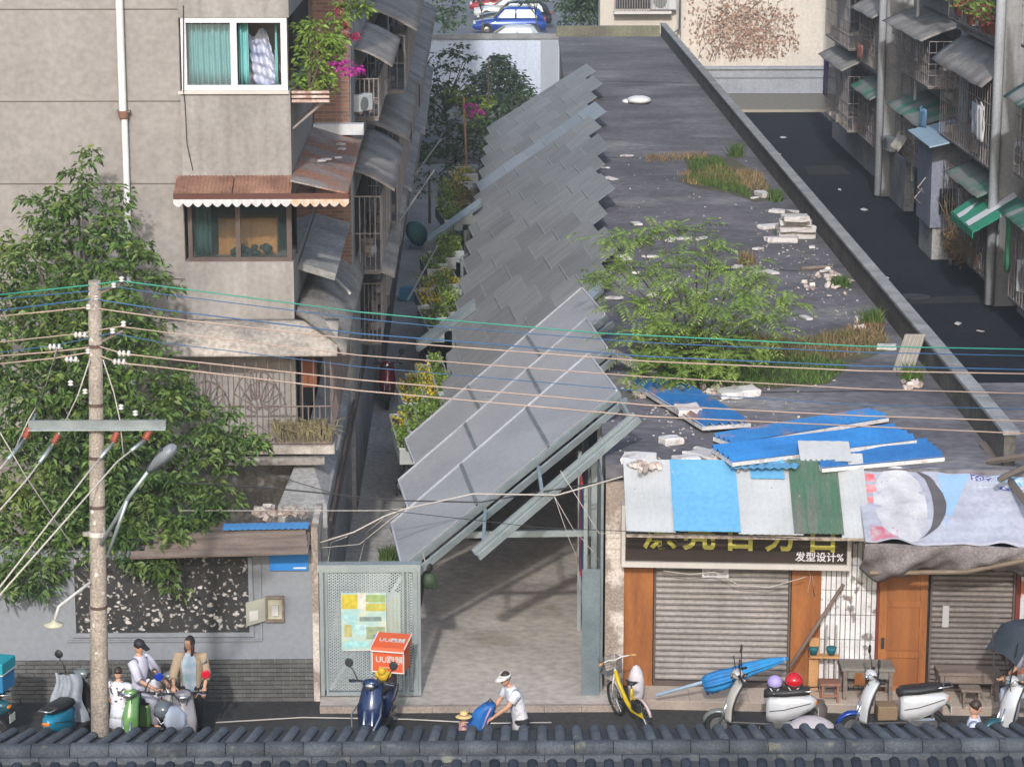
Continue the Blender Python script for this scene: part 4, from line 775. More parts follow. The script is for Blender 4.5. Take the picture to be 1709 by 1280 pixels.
# shingled grey screen behind
scn = thing('shingled_screen_roof', 'long sloping roof of overlapping translucent grey sheets between the alley and the flat roof', 'roof', (1.5, 65, 0))
def shg(name, c, c2, a): return M(name, c, c2, scale=1.6, along=(R(55),2.2,.16), rough=.55, fine=.2, ovar=.15, alpha=a, spec=.4, lo=.25, hi=.75)
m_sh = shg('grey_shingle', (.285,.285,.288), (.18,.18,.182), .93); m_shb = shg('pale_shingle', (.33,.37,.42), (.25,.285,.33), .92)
mgr = M('shingle_nail', (.5,.52,.54), rough=.4)
DY = 5.0         # one run climbs to the right and away
y = 47.4; k = 0; pitch = 2.65
m_hem = M('shingle_hem', (.31,.315,.32), (.25,.255,.26), scale=3, rough=.5, alpha=.9); m_hemb = M('pale_hem', (.38,.43,.48), (.31,.35,.40), scale=3, rough=.5, alpha=.9)
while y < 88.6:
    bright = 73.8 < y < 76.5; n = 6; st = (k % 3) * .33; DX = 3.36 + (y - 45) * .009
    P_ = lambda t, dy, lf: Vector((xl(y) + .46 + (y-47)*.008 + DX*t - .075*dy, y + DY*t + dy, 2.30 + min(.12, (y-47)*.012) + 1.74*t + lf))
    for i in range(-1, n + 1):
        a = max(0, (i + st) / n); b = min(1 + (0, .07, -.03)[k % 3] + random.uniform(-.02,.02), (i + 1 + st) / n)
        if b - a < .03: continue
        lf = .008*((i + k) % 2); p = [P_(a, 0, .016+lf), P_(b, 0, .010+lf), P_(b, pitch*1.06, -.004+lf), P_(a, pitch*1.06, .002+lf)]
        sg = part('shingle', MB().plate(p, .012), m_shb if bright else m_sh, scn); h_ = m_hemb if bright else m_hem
        e = .009; part('hem', MB().plate([P_(a, 0, .02+lf), P_(a+e, 0, .02+lf), P_(a+e, pitch*.99, .008+lf), P_(a, pitch*.99, .008+lf)], .005), h_, sg)
        part('hem', MB().plate([P_(a+e, 0, .02+lf), P_(b, 0, .015+lf), P_(b, .10, .014+lf), P_(a+e, .10, .019+lf)], .005), h_, sg)
    k += 1; y += pitch
# its frame: end trusses left bare at the alley side, beams carrying it
for (a, b, z0, z1) in (((697,572),(792,503),2.15,2.78), ((715,397),(802,334),2.15,2.78), ((966,505),(1003,473),3.75,3.9)):
    p, q = G(*a, z0), G(*b, z1)
    for j in range(3): part('bare_channel', chan(p, q, .10, .08, MB(), (0,-.22*j,-.03*j)), m_galv, scn)
    for t in (.1,.35,.6,.85): part('web', MB().path([p.lerp(q,t)+Vector((0,0,.0)), p.lerp(q,t)+Vector((.0,-.34,-.1))], .03, 4), m_galvd, scn)
p, q = G(790,503,2.5), G(797,522,2.5); part('end_plate', chan(p, q, .2, .05, MB()), m_galvd, scn)
for yy in range(46, 86, 4): 
    part('post', MB().box((xl(yy)+.2,yy,.1),(xl(yy)+.28,yy+.08,2.1)), m_galvd, scn); part('post', MB().box((xw(yy)-.2,yy,.1),(xw(yy)-.12,yy+.08,3.5)), m_galvd, scn)
    part('rafter', chan((xl(yy)+.2,yy,1.98),(xw(yy+4.3)-.05,yy+4.3,3.6),.1,.05,MB()), m_galvd, scn)
# ------------------------------------------------------------------ planter troughs stepped along the alley edge
m_trough = M('trough_steel', (.42,.45,.46), (.33,.36,.37), scale=3, rough=.6, metal=.3); m_soil = M('soil', (.10,.07,.05), (.06,.045,.035), scale=8, rough=1)
def leafq(mb, c, s, d=None, ratio=.45, droop=0):
    d = Vector(d).normalized() if d else Vector((random.gauss(0,1),random.gauss(0,1),random.gauss(0,1)+.2)).normalized()
    sd_ = d.cross(Vector((random.gauss(0,1),random.gauss(0,1),random.gauss(0,1)))).normalized()*s*ratio
    c = Vector(c); m_ = c + d*s*.5; e = c + d*s + Vector((0,0,-droop*s)); mb.quad(c, m_ + sd_*.5, e, m_ - sd_*.5)
def bushmb(n, cen, rad, s0, s1, fill=.55):
    mb = MB()
    for i in range(n):
        v = Vector((random.gauss(0,1),random.gauss(0,1),random.gauss(0,1))).normalized()*(random.random()**fill); leafq(mb, (cen[0]+v.x*rad[0], cen[1]+v.y*rad[1], cen[2]+v.z*rad[2]), random.uniform(s0,s1))
    return mb
troughs = [ # left edge back px, front px, planting
 ((650,692),(667,749),'gy'),((666,677),(682,721),'g'),((661,638),(674,673),'y'),((676,624),(699,710),'gy'),((692,609),(717,695),'yg'),((712,594),(732,655),'g'),
 ((696,511),(715,550),'gb'),((691,484),(703,509),'y'),((705,471),(729,531),'yg'),((696,464),(701,481),'g'),((718,459),(727,477),'y'),((731,449),(746,475),'y'),((722,470),(748,522),'G'),
 ((701,431),(713,450),'g'),((714,420),(724,441),'g'),((726,408),(738,431),'G'),((738,398),(752,420),'G'),
 ((747,287),(761,304),'y'),((740,300),(752,322),'yg'),((730,315),(744,338),'G'),((748,318),(768,340),'b'),((759,279),(771,291),'y'),((726,345),(742,368),'G'),((748,340),(770,358),'b')]
where = ['beside the slanted canopy sheets','near the middle bare truss','at the far end']
tot = [0,0,0]; cnt = [0,0,0]
for a, b, kd in troughs: tot[0 if a[1] > 580 else 1 if a[1] > 390 else 2] += 1
ordn = ['first','second','third','fourth','fifth','sixth','seventh','eighth','ninth','tenth','eleventh','twelfth']
kdn = {'gy':'mixed green and yellow plants','g':'low green plants','y':'yellow flowers','yg':'yellow flowers over green leaves','gb':'sparse plants and bare soil','G':'bushy green shrubs','b':'browning shrubs'}
m_br = M('brown_leaf', (.19,.14,.06), (.10,.11,.04), scale=3, rough=.8, isl=.4, trans=.2)
for (a, b, kd) in troughs:
    gi = 0 if a[1] > 580 else 1 if a[1] > 390 else 2; cnt[gi] += 1
    z = 1.95; p, q = G(*a, z), G(*b, z); wdt = .30 if gi == 0 else .34 if gi == 1 else .5
    sx = Vector((wdt, 0, 0)); lab = f'{ordn[cnt[gi]-1]} planter trough {where[gi]}, with {kdn[kd]}'
    t = thing('planter_trough', lab, 'planter', ((p+q)/2 - Vector((0,0,z-1.65))), group='stepped planter troughs along the alley')
    h = Vector((0,0,.3)); e = Vector((.022,0,0)); g = Vector((0,.03,0))
    part('side', MB().plate([p-h, q-h, q, p], .02), m_trough, t); part('side', MB().plate([p+sx-h, q+sx-h, q+sx, p+sx], .02), m_trough, t)
    part('end', MB().plate([q-h, q+sx-h, q+sx, q], .02), m_trough, t); part('end', MB().plate([p-h, p+sx-h, p+sx, p], .02), m_trough, t)
    part('rim', MB().path([p, q, q+sx, p+sx, p], .016, 4), m_panele, t); part('soil', MB().quad(p-h*.25+e, q-h*.25+e, q+sx-h*.25-e, p+sx-h*.25-e), m_soil, t)
    ln = (p-q).length; n = int(ln*150*(1.0 if gi == 0 else .8)*(1 + 1.0*(kd in 'Gb')))
    ht = .24 if kd in ('G','b') else .09
    gm, ym = MB(), MB()
    for i in range(n):
        t_ = random.random(); c = p.lerp(q, t_) + sx*random.random() + Vector((0,0,-.05+random.random()*ht*(1.2+.6*math.sin(9*t_))))
        if kd == 'gb' and random.random() < .6: continue
        isy = (kd == 'y' and random.random() < .75) or (kd == 'yg' and t_ < .6 and random.random() < .85) or (kd == 'gy' and t_ < .35 and random.random() < .7)
        leafq(ym if isy else gm, c, random.uniform(.05,.11) if not isy else random.uniform(.04,.075), ratio=.6)
    pt = thing('bedding_plants', f'{kdn[kd]} in the {ordn[cnt[gi]-1]} trough {where[gi]}', 'plants', (p+q)/2 + sx/2, group='plants in the stepped troughs')
    if gm.v: part('foliage', gm, m_br if kd == 'b' else m_leafm, pt)
    if ym.v: part('flowers', ym, m_leafy, pt)
# ------------------------------------------------------------------ mesh gate with poster
gt = thing('mesh_gate', 'galvanised expanded-mesh gate panel with a faded poster at the passage entrance', 'gate', (-1.55, 38.0, .1))
YG = 38.0; gx0, gx1 = F(535,1100,YG).x, F(701,1100,YG).x; gz1 = F(620,952,YG).z; gz0 = .13
part('top_box', MB().box((gx0-.03,YG-.03,gz1-.02),(gx1+.02,YG+.16,gz1+.1)), m_galv, gt)
xm_ = F(672,1100,YG).x
for x, w_ in ((gx0,.06),(gx0+.09,.03),(xm_,.035),(xm_+.07,.03),(gx1-.1,.07),(gx1-.025,.04)): part('upright', MB().box((x,YG-.02,gz0),(x+w_,YG+.04,gz1-.022)), m_galv, gt)
part('bottom_rail', MB().box((gx0+.12,YG-.016,gz0),(gx1-.1,YG+.036,gz0+.06)), m_galv, gt)
part('diagonal', chan((gx0+.15,YG+.03,gz0+.1),(xm_,YG+.03,gz1-.1),.05,.03,MB()), m_galv, gt)
mb = MB(); sx_, sz_ = .062, .044; wv = .013
for (xa_, xb_) in ((gx0+.062, gx0+.088), (gx0+.122, xm_-.002), (xm_+.037, xm_+.068), (xm_+.102, gx1-.102)):
    nxn = max(1, int((xb_-xa_)/sx_)); 
    for i in range(nxn):
        x = xa_ + (i+.5)*(xb_-xa_)/nxn; hw = (xb_-xa_)/nxn/2; z = gz0+.07; j = 0
        while z < gz1-.05:
            for s in (-1, 1):
                p0 = Vector((x - s*hw, YG+.005, z)); p1 = Vector((x, YG-.004, z+sz_/2)); p2 = Vector((x - s*hw, YG+.005, z+sz_))
                up = Vector((0,.003,wv))
                mb.quad(p0, p1, p1+up, p0+up); mb.quad(p1, p2, p2+up, p1+up)
            z += sz_
part('expanded_mesh', mb, m_galv, gt)
ps = part('poster', MB().box((F(570,1040,YG).x,YG-.022,F(620,1083,YG).z),(F(645,1040,YG).x,YG-.016,F(620,988,YG).z)), M('poster_print', (.26,.46,.46), (.48,.52,.42), scale=5, rough=.5, fine=.1), gt)
px0, px1, pz0, pz1 = F(571,1040,YG).x, F(644,1040,YG).x, F(620,1082,YG).z, F(620,989,YG).z; Pw, Ph = px1-px0, pz1-pz0
for u0,u1,v0,v1,c in ((0,.55,.72,.98,(.55,.45,.05)),(.36,.62,.72,1,(.62,.60,.55)),(.55,1,.68,.82,(.50,.46,.10)),(.55,1,.84,.97,(.30,.40,.16)),(.4,.9,.5,.58,(.20,.26,.24)),(.05,.35,.5,.62,(.36,.58,.60)),(.05,.6,.04,.14,(.34,.62,.62)),(.55,.98,.18,.40,(.30,.36,.22)),(.72,.85,.12,.26,(.12,.25,.52)),(.3,.55,.24,.44,(.42,.62,.62)),(.05,.22,.22,.44,(.44,.40,.16))):
    part('print_block', MB().box((px0+Pw*u0,YG-.0235-.0006*u0,pz0+Ph*v0),(px0+Pw*u1,YG-.0225,pz0+Ph*v1)), M('poster_block', c, tuple(q*.75 for q in c), scale=14, rough=.5, fine=.1), ps)
part('poster_edge', MB().box((px0,YG-.03,pz0-.025),(px1,YG-.012,pz0-.005)), m_porc, ps)
part('side_poster', MB().box((F(645,1040,YG).x+.01,YG+.045,F(620,1075,YG).z),(F(668,1040,YG).x,YG+.05,F(620,990,YG).z)), M('poster_side', (.40,.50,.34), (.55,.50,.18), scale=6, rough=.6), gt)
# right-hand steel leaf, notice boards along the passage wall
sl = thing('steel_end_panel', 'plain galvanised sheet panel at the right jamb of the passage', 'panel', (1.9, 38.05, .1))
part('sheet', MB().box((F(971,1050,38.05).x,38.02,.1),(F(1003,1050,38.05).x-.02,38.08,F(985,950,38.05).z)), M('galv_sheet', (.26,.32,.35), (.20,.25,.28), scale=2.5, rough=.35, metal=.5, fine=.1), sl)
part('rear_sheet', MB().box((1.99,38.2,.1),(2.03,40.5,3.5)), m_galvd, sl)
nb_ = thing('notice_board', 'blue and red notice board on steel posts just inside the passage', 'notice board', (1.8, 39.5, 1.2))
part('blue_face', MB().box((1.79,39.0,1.35),(1.82,40.75,2.75)), flat('board_blue', (.02,.16,.36)), nb_); part('red_edge', MB().box((1.785,40.76,1.2),(1.82,41.2,2.8)), flat('board_red', (.40,.03,.04)), nb_)
for yy in (38.95, 41.22): part('post', MB().box((1.76,yy,.1),(1.82,yy+.05,3.2)), m_galv, nb_)
for i, yy in enumerate((43, 46.5, 50.5, 55)):
    t = thing('wall_board', f'{ordn[i]} grey framed display board along the shaded passage wall', 'board', (xw(yy)-.1, yy, .8), group='display boards along the passage wall')
    part('face', MB().box((xw(yy)-.14,yy,.9),(xw(yy)-.10,yy+2.4,2.7)), flat('board_grey', (.22,.20,.20)), t); part('frame', MB().path([(xw(yy)-.15,yy,.9),(xw(yy)-.15,yy+2.4,.9),(xw(yy)-.15,yy+2.4,2.7),(xw(yy)-.15,yy,2.7),(xw(yy)-.15,yy,.9)], .025, 4), m_galv, t)
    for q in (0, 2.36): part('post', MB().box((xw(yy)-.15,yy+q,.1),(xw(yy)-.11,yy+q+.04,.9)), m_galv, t)
# dark bins and people-sized clutter inside
for i, (px, py, lab) in enumerate(((800,900,'black wheeled bin in the shade under the slanted sheets'),(862,820,'black bin deeper inside the covered passage'))):
    c = G(px, py, .1); t = thing('wheeled_bin', lab, 'bin', c)
    part('body', MB().loft([[(c.x+sx*w_,c.y+sy*w_,c.z+h) for sx,sy in ((-1,-1),(1,-1),(1,1),(-1,1))] for w_,h in ((.2,.06),(.27,.85))]), m_black, t); part('lid', MB().box((c.x-.29,c.y-.3,c.z+.855),(c.x+.29,c.y+.28,c.z+.92)), m_black, t, bevel=.02)
    for s in (-1,1): part('wheel', MB().lathe([(.09,-.03),(.09,.03)], (c.x+s*.2,c.y+.25,c.z+.09), 12, (1,0,0)), m_rubber, t)
# ------------------------------------------------------------------ foreground tiled roof
tr_ = thing('tiled_roof', 'dark grey tiled roof with ridge running along the bottom of the picture', 'roof', (0, 29, 2))
YR, ZR, SLP = 29.0, 2.66, .25; LEN = 2.42; th = math.atan(SLP)
part('far_bed', MB().plate([(-8,YR,ZR-.05),(9,YR,ZR-.05),(9.05,YR+LEN,ZR-.05-SLP*LEN),(-7.95,YR+LEN,ZR-.05-SLP*LEN)], .1), m_tiled, tr_)
part('near_bed', MB().plate([(-8,YR-3,ZR-.05-1.0),(9,YR-3,ZR-.05-1.0),(9,YR-.01,ZR-.05),(-8,YR-.01,ZR-.05)], .1), m_tiled, tr_)
part('support_wall', MB().box((-8,YR-.15,0),(9,YR+.15,ZR-.2)), m_white, tr_)
def covertile(L0, L1, r0, r1, zs_=.95):      # half-round tile, slightly tapered, rounded lip at the end
    mb = MB(); n = 8; rg = []
    for y, r in ((L0,r0),(L1-.06,r1),(L1-.02,r1*1.06),(L1,r1*.98)): rg.append([(-r*math.cos(math.pi*i/n), y, r*zs_*math.sin(math.pi*i/n)) for i in range(n+1)])
    mb.loft(rg, cap=True); return mb
sk = .022
for nm, sgn in (('cover_tile', 1), ('near_cover_tile', -1)):
    me = mesh(covertile(.05, LEN+.06 if sgn > 0 else 1.6, .060, .068, .95 if sgn > 0 else .6), nm, True); me.materials.append(m_tile)
    for i in range(75):
        x = -8.0 + i*.2265 + random.uniform(-.006,.006)
        o = lobj(nm, me, None, tr_); o.location = Vector((x + (0 if sgn > 0 else .11), YR, ZR-.045+random.uniform(-.004,.004))) - offs(tr_)
        sl_ = math.atan(SLP if sgn > 0 else .33)
        o.rotation_euler = (-sl_, 0, -sk + random.uniform(-.006,.006)) if sgn > 0 else (-sl_, 0, math.pi + random.uniform(-.01,.01))
me = mesh(MB().loft([[(x, -.10, -.08), (x, -.105, .045), (x, -.085, .085), (x, -.03, .103), (x, .03, .103), (x, .085, .085), (x, .105, .045), (x, .10, -.08)] for x in (0, .452)]), 'ridge_tile', True); me.materials.append(m_tile)
me2 = mesh(MB().box((0,-.15,-.14),(.452,.15,.0)), 'ridge_base'); me2.materials.append(m_tile)
for i in range(37):
    o = lobj('ridge_tile', me, None, tr_); o.location = Vector((-8+i*.461, YR+random.uniform(-.004,.004), ZR+.005+random.uniform(-.004,.004))) - offs(tr_); o.rotation_euler = (0, random.uniform(-.006,.006), random.uniform(-.004,.004))
    o = lobj('ridge_base', me2, None, tr_); o.location = Vector((-8+i*.461+.1, YR, ZR-.02)) - offs(tr_)
# ------------------------------------------------------------------ utility pole
YP = 31.0
pt_ = F(158, 469, YP); pb_ = F(167, 1215, YP); PX = pb_.x
pole = thing('utility_pole', 'rough concrete utility pole with steel crossarm rising in front of the camphor tree', 'pole', (PX, YP, 0))
lean = (pt_.x - pb_.x) / (pt_.z - pb_.z)
def pc(z): return Vector((PX + lean*(z - pb_.z), YP, z))
m_pole = M('pole_concrete', (.32,.275,.235), (.235,.20,.17), scale=3, rough=.95, fine=.35, bump=.5, bscale=26, rust=(.52,.48,.44), rlo=.64, rhi=.68, rscale=9)
part('shaft', MB().path([pc(0), pc(3), pc(pt_.z)], [.125, .112, .078], 18), m_pole, pole, True)
for q in (577, 675, 763, 845, 1012): 
    z = F(160,q,YP).z; part('band', MB().lathe([(.118-.005*(z-2),-.02),(.118-.005*(z-2),.02)], pc(z), 16), flat('rusty_band', (.10,.065,.055), .8) if 'rusty_band' not in bpy.data.materials else bpy.data.materials['rusty_band'], pole)
z = F(165,890,YP).z; part('white_clamp', MB().lathe([(.11,-.03),(.11,.03)], pc(z), 16), m_porc, pole); part('clamp_lug', MB().cbox(pc(z)+Vector((0,-.02,0)), (.36,.05,.05)), m_barsw, pole)
z = F(165,705,YP).z; ca = part('crossarm', MB().box((F(50,705,YP).x, YP-.13, z-.055), (F(279,712,YP).x, YP-.085, z+.055)), m_galvd, pole)
part('arm_lip', MB().box((F(50,705,YP).x, YP-.19, z-.06), (F(279,712,YP).x, YP-.131, z-.045)), m_galv, pole)
def insul(p, n=3, r=.035, ax=(0,0,1), par=pole, mat=m_porc, name='insulator'):
    prof = [(.012,0)]
    for i in range(n): prof += [(r,.012+i*.035),(r,.02+i*.035),(.016,.034+i*.035)]
    part(name, MB().lathe(prof, p, 10, ax), mat, par, True)
for (px, py) in ((203,467),(190,477),(160,497),(148,513),(206,541),(188,553),(147,587),(118,640),(142,654),(202,680),(226,690)): insul(F(px,py,YP-.05)-Vector((0,0,.03)), 2, .034)
for px, py in ((135,559),(92,579),(208,590),(200,604),(120,600)): 
    p = F(px, py, YP-.05); part('strain_insulators', MB().path([p-Vector((.09,0,.0)), p+Vector((.09,0,-.02))], .012, 5).lathe([(.015,0),(.04,.01),(.04,.03),(.015,.04)], p-Vector((.08,0,0)), 10, (1,0,0)).lathe([(.015,0),(.04,.01),(.04,.03),(.015,.04)], p-Vector((.03,0,0)), 10, (1,0,0)).lathe([(.015,0),(.04,.01),(.04,.03),(.015,.04)], p+Vector((.03,0,0)), 10, (1,0,0)), m_porc, pole, True)
for px, py in ((190,484),(186,566)): p = F(px,py,YP-.05); part('bracket_arm', chan(F(165,py+6,YP), F(205,py-14,YP), .03, .03, MB()), m_bars, pole)
# wires across the picture
wires = [ # px, py ... , material, radius, label
 ([(0,492),(150,476),(203,469),(270,478),(600,521),(720,532),(1000,556),(1440,578),(1709,583)], m_wire_g, .011, 'topmost bright green overhead cable'),
 ([(0,499),(150,486),(190,478),(270,491),(600,532),(720,544),(1080,572),(1440,588),(1720,594)], m_wire_b, .008, 'thin dark blue overhead cable just below the green one'),
 ([(0,518),(155,499),(270,517),(600,557),(1080,595),(1440,611),(1720,617)], m_wire_b, .011, 'thicker blue overhead cable, third from the top'),
 ([(0,528),(148,513),(270,530),(600,567),(1080,603),(1440,619),(1720,624)], m_wire_p, .011, 'topmost pale pink overhead cable'),
 ([(0,571),(130,557),(200,545),(270,554),(600,593),(1080,629),(1440,649),(1720,657)], m_wire_p, .009, 'second pale pink overhead cable from the top'),
 ([(0,588),(90,577),(188,556),(270,572),(600,612),(1080,653),(1440,676),(1720,683)], m_wire_b, .007, 'lowest thin blue overhead cable'),
 ([(0,594),(80,588),(165,578),(205,590),(270,598),(600,634),(1080,676),(1440,694),(1720,703)], m_wire_p, .011, 'second lowest pale pink overhead cable'),
 ([(0,607),(90,598),(150,588),(200,606),(270,613),(600,652),(1080,695),(1720,724)], m_wire_p, .012, 'lowest pale pink overhead cable')]
for pts, mt_, r, lab in wires: single('overhead_cable', MB().path([F(px,py,YP-.06) for px,py in pts], r*.78, 6), mt_, lab + ' from the pole', 'cable', 'cables strung from the pole', True)
stays = [([(60,690,31),(40,735,30.8),(-15,800,30)], 'leftmost stay cable'), ([(112,700,31),(86,745,30.8),(45,800,30.4),(-15,868,29.6)], 'second stay cable'), ([(205,700,31),(188,740,30.8),(146,790,30.4),(-20,1005,28.6)], 'third stay cable'), ([(262,700,31),(241,735,30.8),(196,770,30.4),(-20,1015,28.4)], 'fourth stay cable')]
for pts, lab in stays: 
    P_ = [F(a,b,c) for a,b,c in pts]; single('stay_cable', MB().path(P_[1:], .011, 6), m_wire_w, lab + ' running from the crossarm down to the lower left', 'cable', 'stay cables of the crossarm', True)
    part('dead_end_clamp', MB().path([P_[0], P_[1]], .018, 6).path([P_[1], P_[1].lerp(P_[2],.5)], .026, 6), m_galv, pole, True)
    d = (P_[1]-P_[0]).normalized(); insul(P_[0].lerp(P_[1],.55), 4, .05, d, pole, flat('red_insulator', (.28,.07,.045)) if 'red_insulator' not in bpy.data.materials else bpy.data.materials['red_insulator'], 'red_insulator')
for i, (pts, lab) in enumerate((([(95,580),(72,660),(48,700),(20,760)],'leftmost jumper wire dropping from the cables to the crossarm'),([(150,600),(130,660),(105,712)],'jumper wire dropping left of the pole to the crossarm'),([(172,600),(190,655),(200,700),(206,760)],'jumper wire dropping right of the pole past the crossarm'))):
    single('jumper_wire', MB().path([F(a,b,YP-.12) for a,b in pts], .009, 5), m_wire_w, lab, 'wire', smooth=True)
single('guy_wire', MB().path([F(-10,705,30.0), F(40,790,30.4), F(150,955,30.88)], .008, 5), m_wire_w, 'thin guy wire slanting down to the pole at the lower left', 'wire', smooth=True)
# lamps on the pole
def lamp1():
    t = thing('street_lamp', 'grey cobra-head street lamp on a twin tube arm right of the pole', 'street lamp', pc(2.6))
    hb = F(248,786,30.6); 
    part('arm', MB().path([pc(F(175,905,YP).z)+Vector((.05,-.1,0)), F(215,830,30.75), hb], .026, 8), m_galv, t, True); part('brace', MB().path([F(181,925,30.9), F(212,835,30.75)], .024, 8), m_galv, t, True)
    tip = F(290,746,30.3); d = (tip-hb); rg = []
    sd_ = d.cross(Vector((0,-.35,1))).normalized(); up = sd_.cross(d).normalized()
    for q, wd, hg in ((0,.035,.03),(.2,.075,.05),(.45,.12,.075),(.7,.135,.085),(.9,.11,.07),(1,.05,.03)):
        c = hb + d*q; rg.append([c + sd_*wd*math.cos(2*math.pi*i/14) + up*hg*math.sin(2*math.pi*i/14) for i in range(14)])
    part('head', MB().loft(rg), flat('lamp_grey', (.20,.22,.25), .4), t, True)
    for k in range(5): c = hb + d*(.55+.06*k) + sd_*(.045) + up*.075; part('cooling_slot', MB().cbox(c, (.012,.05,.02), 0), m_black, t)
    part('photocell', MB().ell(hb + d*.62 - sd_*.05 + up*.085, (.028,.028,.028)), m_black, t, True)
lamp1()
t = thing('bracket_lamp', 'small old shade lamp on a bent white pipe at the pole left side', 'street lamp', F(150,972,30.9))
part('arm', MB().path([F(150,972,30.9), F(98,1012,30.6), F(91,1034,30.55)], .02, 8), m_porc, t, True)
sh = F(90,1040,30.55); part('shade', MB().lathe([(.02,.05),(.035,.02),(.12,-.01),(.125,-.025),(.02,-.012)], sh, 18), flat('shade_cream', (.50,.48,.36)), t, True)
# lines hung between the buildings
hung = [([(280,805),(430,812),(660,835),(800,838),(1040,798)], 38.3, m_wire_k, .012, 'thick black cable bundle sagging across the canopy front'),
 ([(380,770),(520,812),(660,853),(900,880),(1440,903),(1720,908)], 37.2, m_wire_k, .006, 'thin black line crossing in front of the sheet awning'),
 ([(300,852),(640,852),(672,848)], 38.3, m_wire_w, .007, 'straight pale line tied to the canopy corner'),
 ([(535,905),(590,888),(640,862),(672,850),(790,824),(930,826),(1040,795)], 38.2, m_wire_w, .014, 'tangled pale cable bundle looping to the canopy corner'),
 ([(535,914),(600,908),(650,868),(672,852)], 38.15, m_wire_w, .006, 'loose pale cable loop above the mesh gate'),
 ([(545,948),(553,905),(580,895)], 38.1, m_wire_w, .007, 'pale cable dropping to the left end of the mesh gate'),
 ([(597,948),(612,888),(640,865)], 38.1, m_wire_w, .006, 'pale cable dropping behind the middle of the mesh gate'),
 ([(925,828),(955,880),(985,915),(1000,935)], 38.1, m_wire_w, .005, 'thin pale wire dropping from the bundle to the steel jamb'),
 ([(925,828),(950,900),(965,935)], 38.1, m_wire_w, .005, 'second thin pale wire fanning down from the bundle'),
 ([(935,785),(1000,890),(1036,890)], 38.0, m_wire_w, .006, 'pale wire reaching the left end of the sheet awning')]
for pts, yy, mt_, r, lab in hung: single('hung_wire', MB().path([F(a,b,yy) for a,b in pts], r, 5), mt_, lab, 'wire', smooth=True)
single('sign_cable', MB().path([(fx(px,950), fy(fx(px,950))-.36, F(px,py,37.9).z) for px,py in ((1105,955),(1150,960),(1190,955),(1230,976),(1280,979),(1340,960))], .008, 5), m_wire_w, 'loose grey cable sagging under the black sign', 'cable', smooth=True)
x = fx(1345,980); single('drop_cord', MB().path([(x,fy(x)-.10,2.15),(x+.05,fy(x)-.11,2.0),(x+.01,fy(x)-.11,1.75),(x+.12,fy(x)-.1,1.68),(x+.08,fy(x)-.1,2.0)], .006, 5), m_wire_p, 'looped pale cord on the right wooden panel', 'cord', smooth=True)
single('street_hose', MB().path([(-3.9,37.1,.03),(-2.6,37.3,.03),(-1.0,37.2,.03),(.2,37.0,.03),(1.2,37.02,.03)], .012, 5), m_wire_w, 'thin pale hose lying on the dark street', 'hose', smooth=True)
x = fx(1400,960); single('leaning_pole', MB().path([(fx(1403,980), fy(6)-.22, F(1403,975,37.9).z), (fx(1308,1110), fy(5)-.75, .75)], .03, 7), flat('old_pole', (.16,.115,.095), .9), 'weathered wooden pole leaning from the tarpaulin to the umbrella', 'pole', smooth=True)
# ------------------------------------------------------------------ trees and plants
def limb(mb, pts, r0, r1):
    n = len(pts); mb.path(pts, [r0+(r1-r0)*i/(n-1) for i in range(n)], 7)
def cluster(mb, c, n, s, sp, droop=.35):       # a spray of drooping leaves round a twig tip
    c = Vector(c)
    for i in range(n):
        a = random.uniform(0, 6.28); d = Vector((math.cos(a), math.sin(a)*.9, random.uniform(-.75,.35)))
        leafq(mb, c + d*random.uniform(0, sp), s*random.uniform(.7,1.2), d, random.uniform(.36,.50), droop)
def crown(blobs, k, dens, s, n=13, sp=.12, thick=.8, droop=.35):
    """blobs: (px, py, radius px, Y) -> leaf sprays filling ellipsoids at that distance"""
    mb = MB(); cs = []
    for px, py, r, y in blobs:
        c = F(px, py, y); rm = r / (FPX / math.sqrt(c.y**2 + (CAM.z-c.z)**2))
        for i in range(max(3, int(dens*rm*rm))):
            v = Vector((random.gauss(0,1),random.gauss(0,1),random.gauss(0,1))).normalized()*(random.random()**.42)
            q = c + Vector((v.x*rm, v.y*rm*thick, v.z*rm)); cluster(mb, q, n, s, sp, droop); cs.append(q)
    return mb, cs
ct = thing('camphor_tree', 'large dark green broadleaf tree against the beige block behind the utility pole', 'tree', (-5.8, 40.0, 0))
bl = [(140,262,20,41.6),(138,295,28,41.5),(120,330,34,41.4),(60,345,26,41.4),(185,335,30,41.4),(95,380,52,41.0),(180,385,48,41.0),(30,420,44,41.0),(240,432,40,41.2),(110,440,70,40.6),(190,460,64,40.4),(270,470,26,41.0),
 (10,490,70,40.2),(90,520,80,39.8),(180,545,76,39.6),(255,540,38,40.6),(30,600,84,39.4),(120,620,84,39.3),(215,620,72,39.5),(290,650,48,40.2),(30,700,80,39.0),(110,715,86,38.9),(205,715,84,38.9),(290,715,64,39.4),(345,690,34,40.3),
 (360,735,44,39.8),(415,745,40,39.8),(385,760,36,39.6),(40,800,84,38.6),(140,815,86,38.5),(235,810,80,38.6),(310,800,56,39.0),(340,860,36,38.5),(50,890,78,38.2),(140,890,70,38.2),(230,880,62,38.2),(300,885,48,38.0),(20,960,50,37.9),(75,960,42,37.9),(268,940,34,37.7),(288,975,20,37.6),(225,935,28,37.8),(355,830,40,38.7),(385,690,18,40.2)]
mb, cs = crown(bl, 0, 125, .122, 17, .14, .8)
part('crown', mb, m_leaf, ct)
mb = MB()
for q in random.sample(cs, len(cs)//7): cluster(mb, q + Vector((random.uniform(-.1,.1), -random.uniform(.05,.3), random.uniform(.02,.16))), 9, .13, .09, .2)
part('new_growth', mb, M('new_leaf', (.17,.23,.055), (.12,.18,.045), scale=1.5, rough=.5, isl=.4, trans=.3), ct)
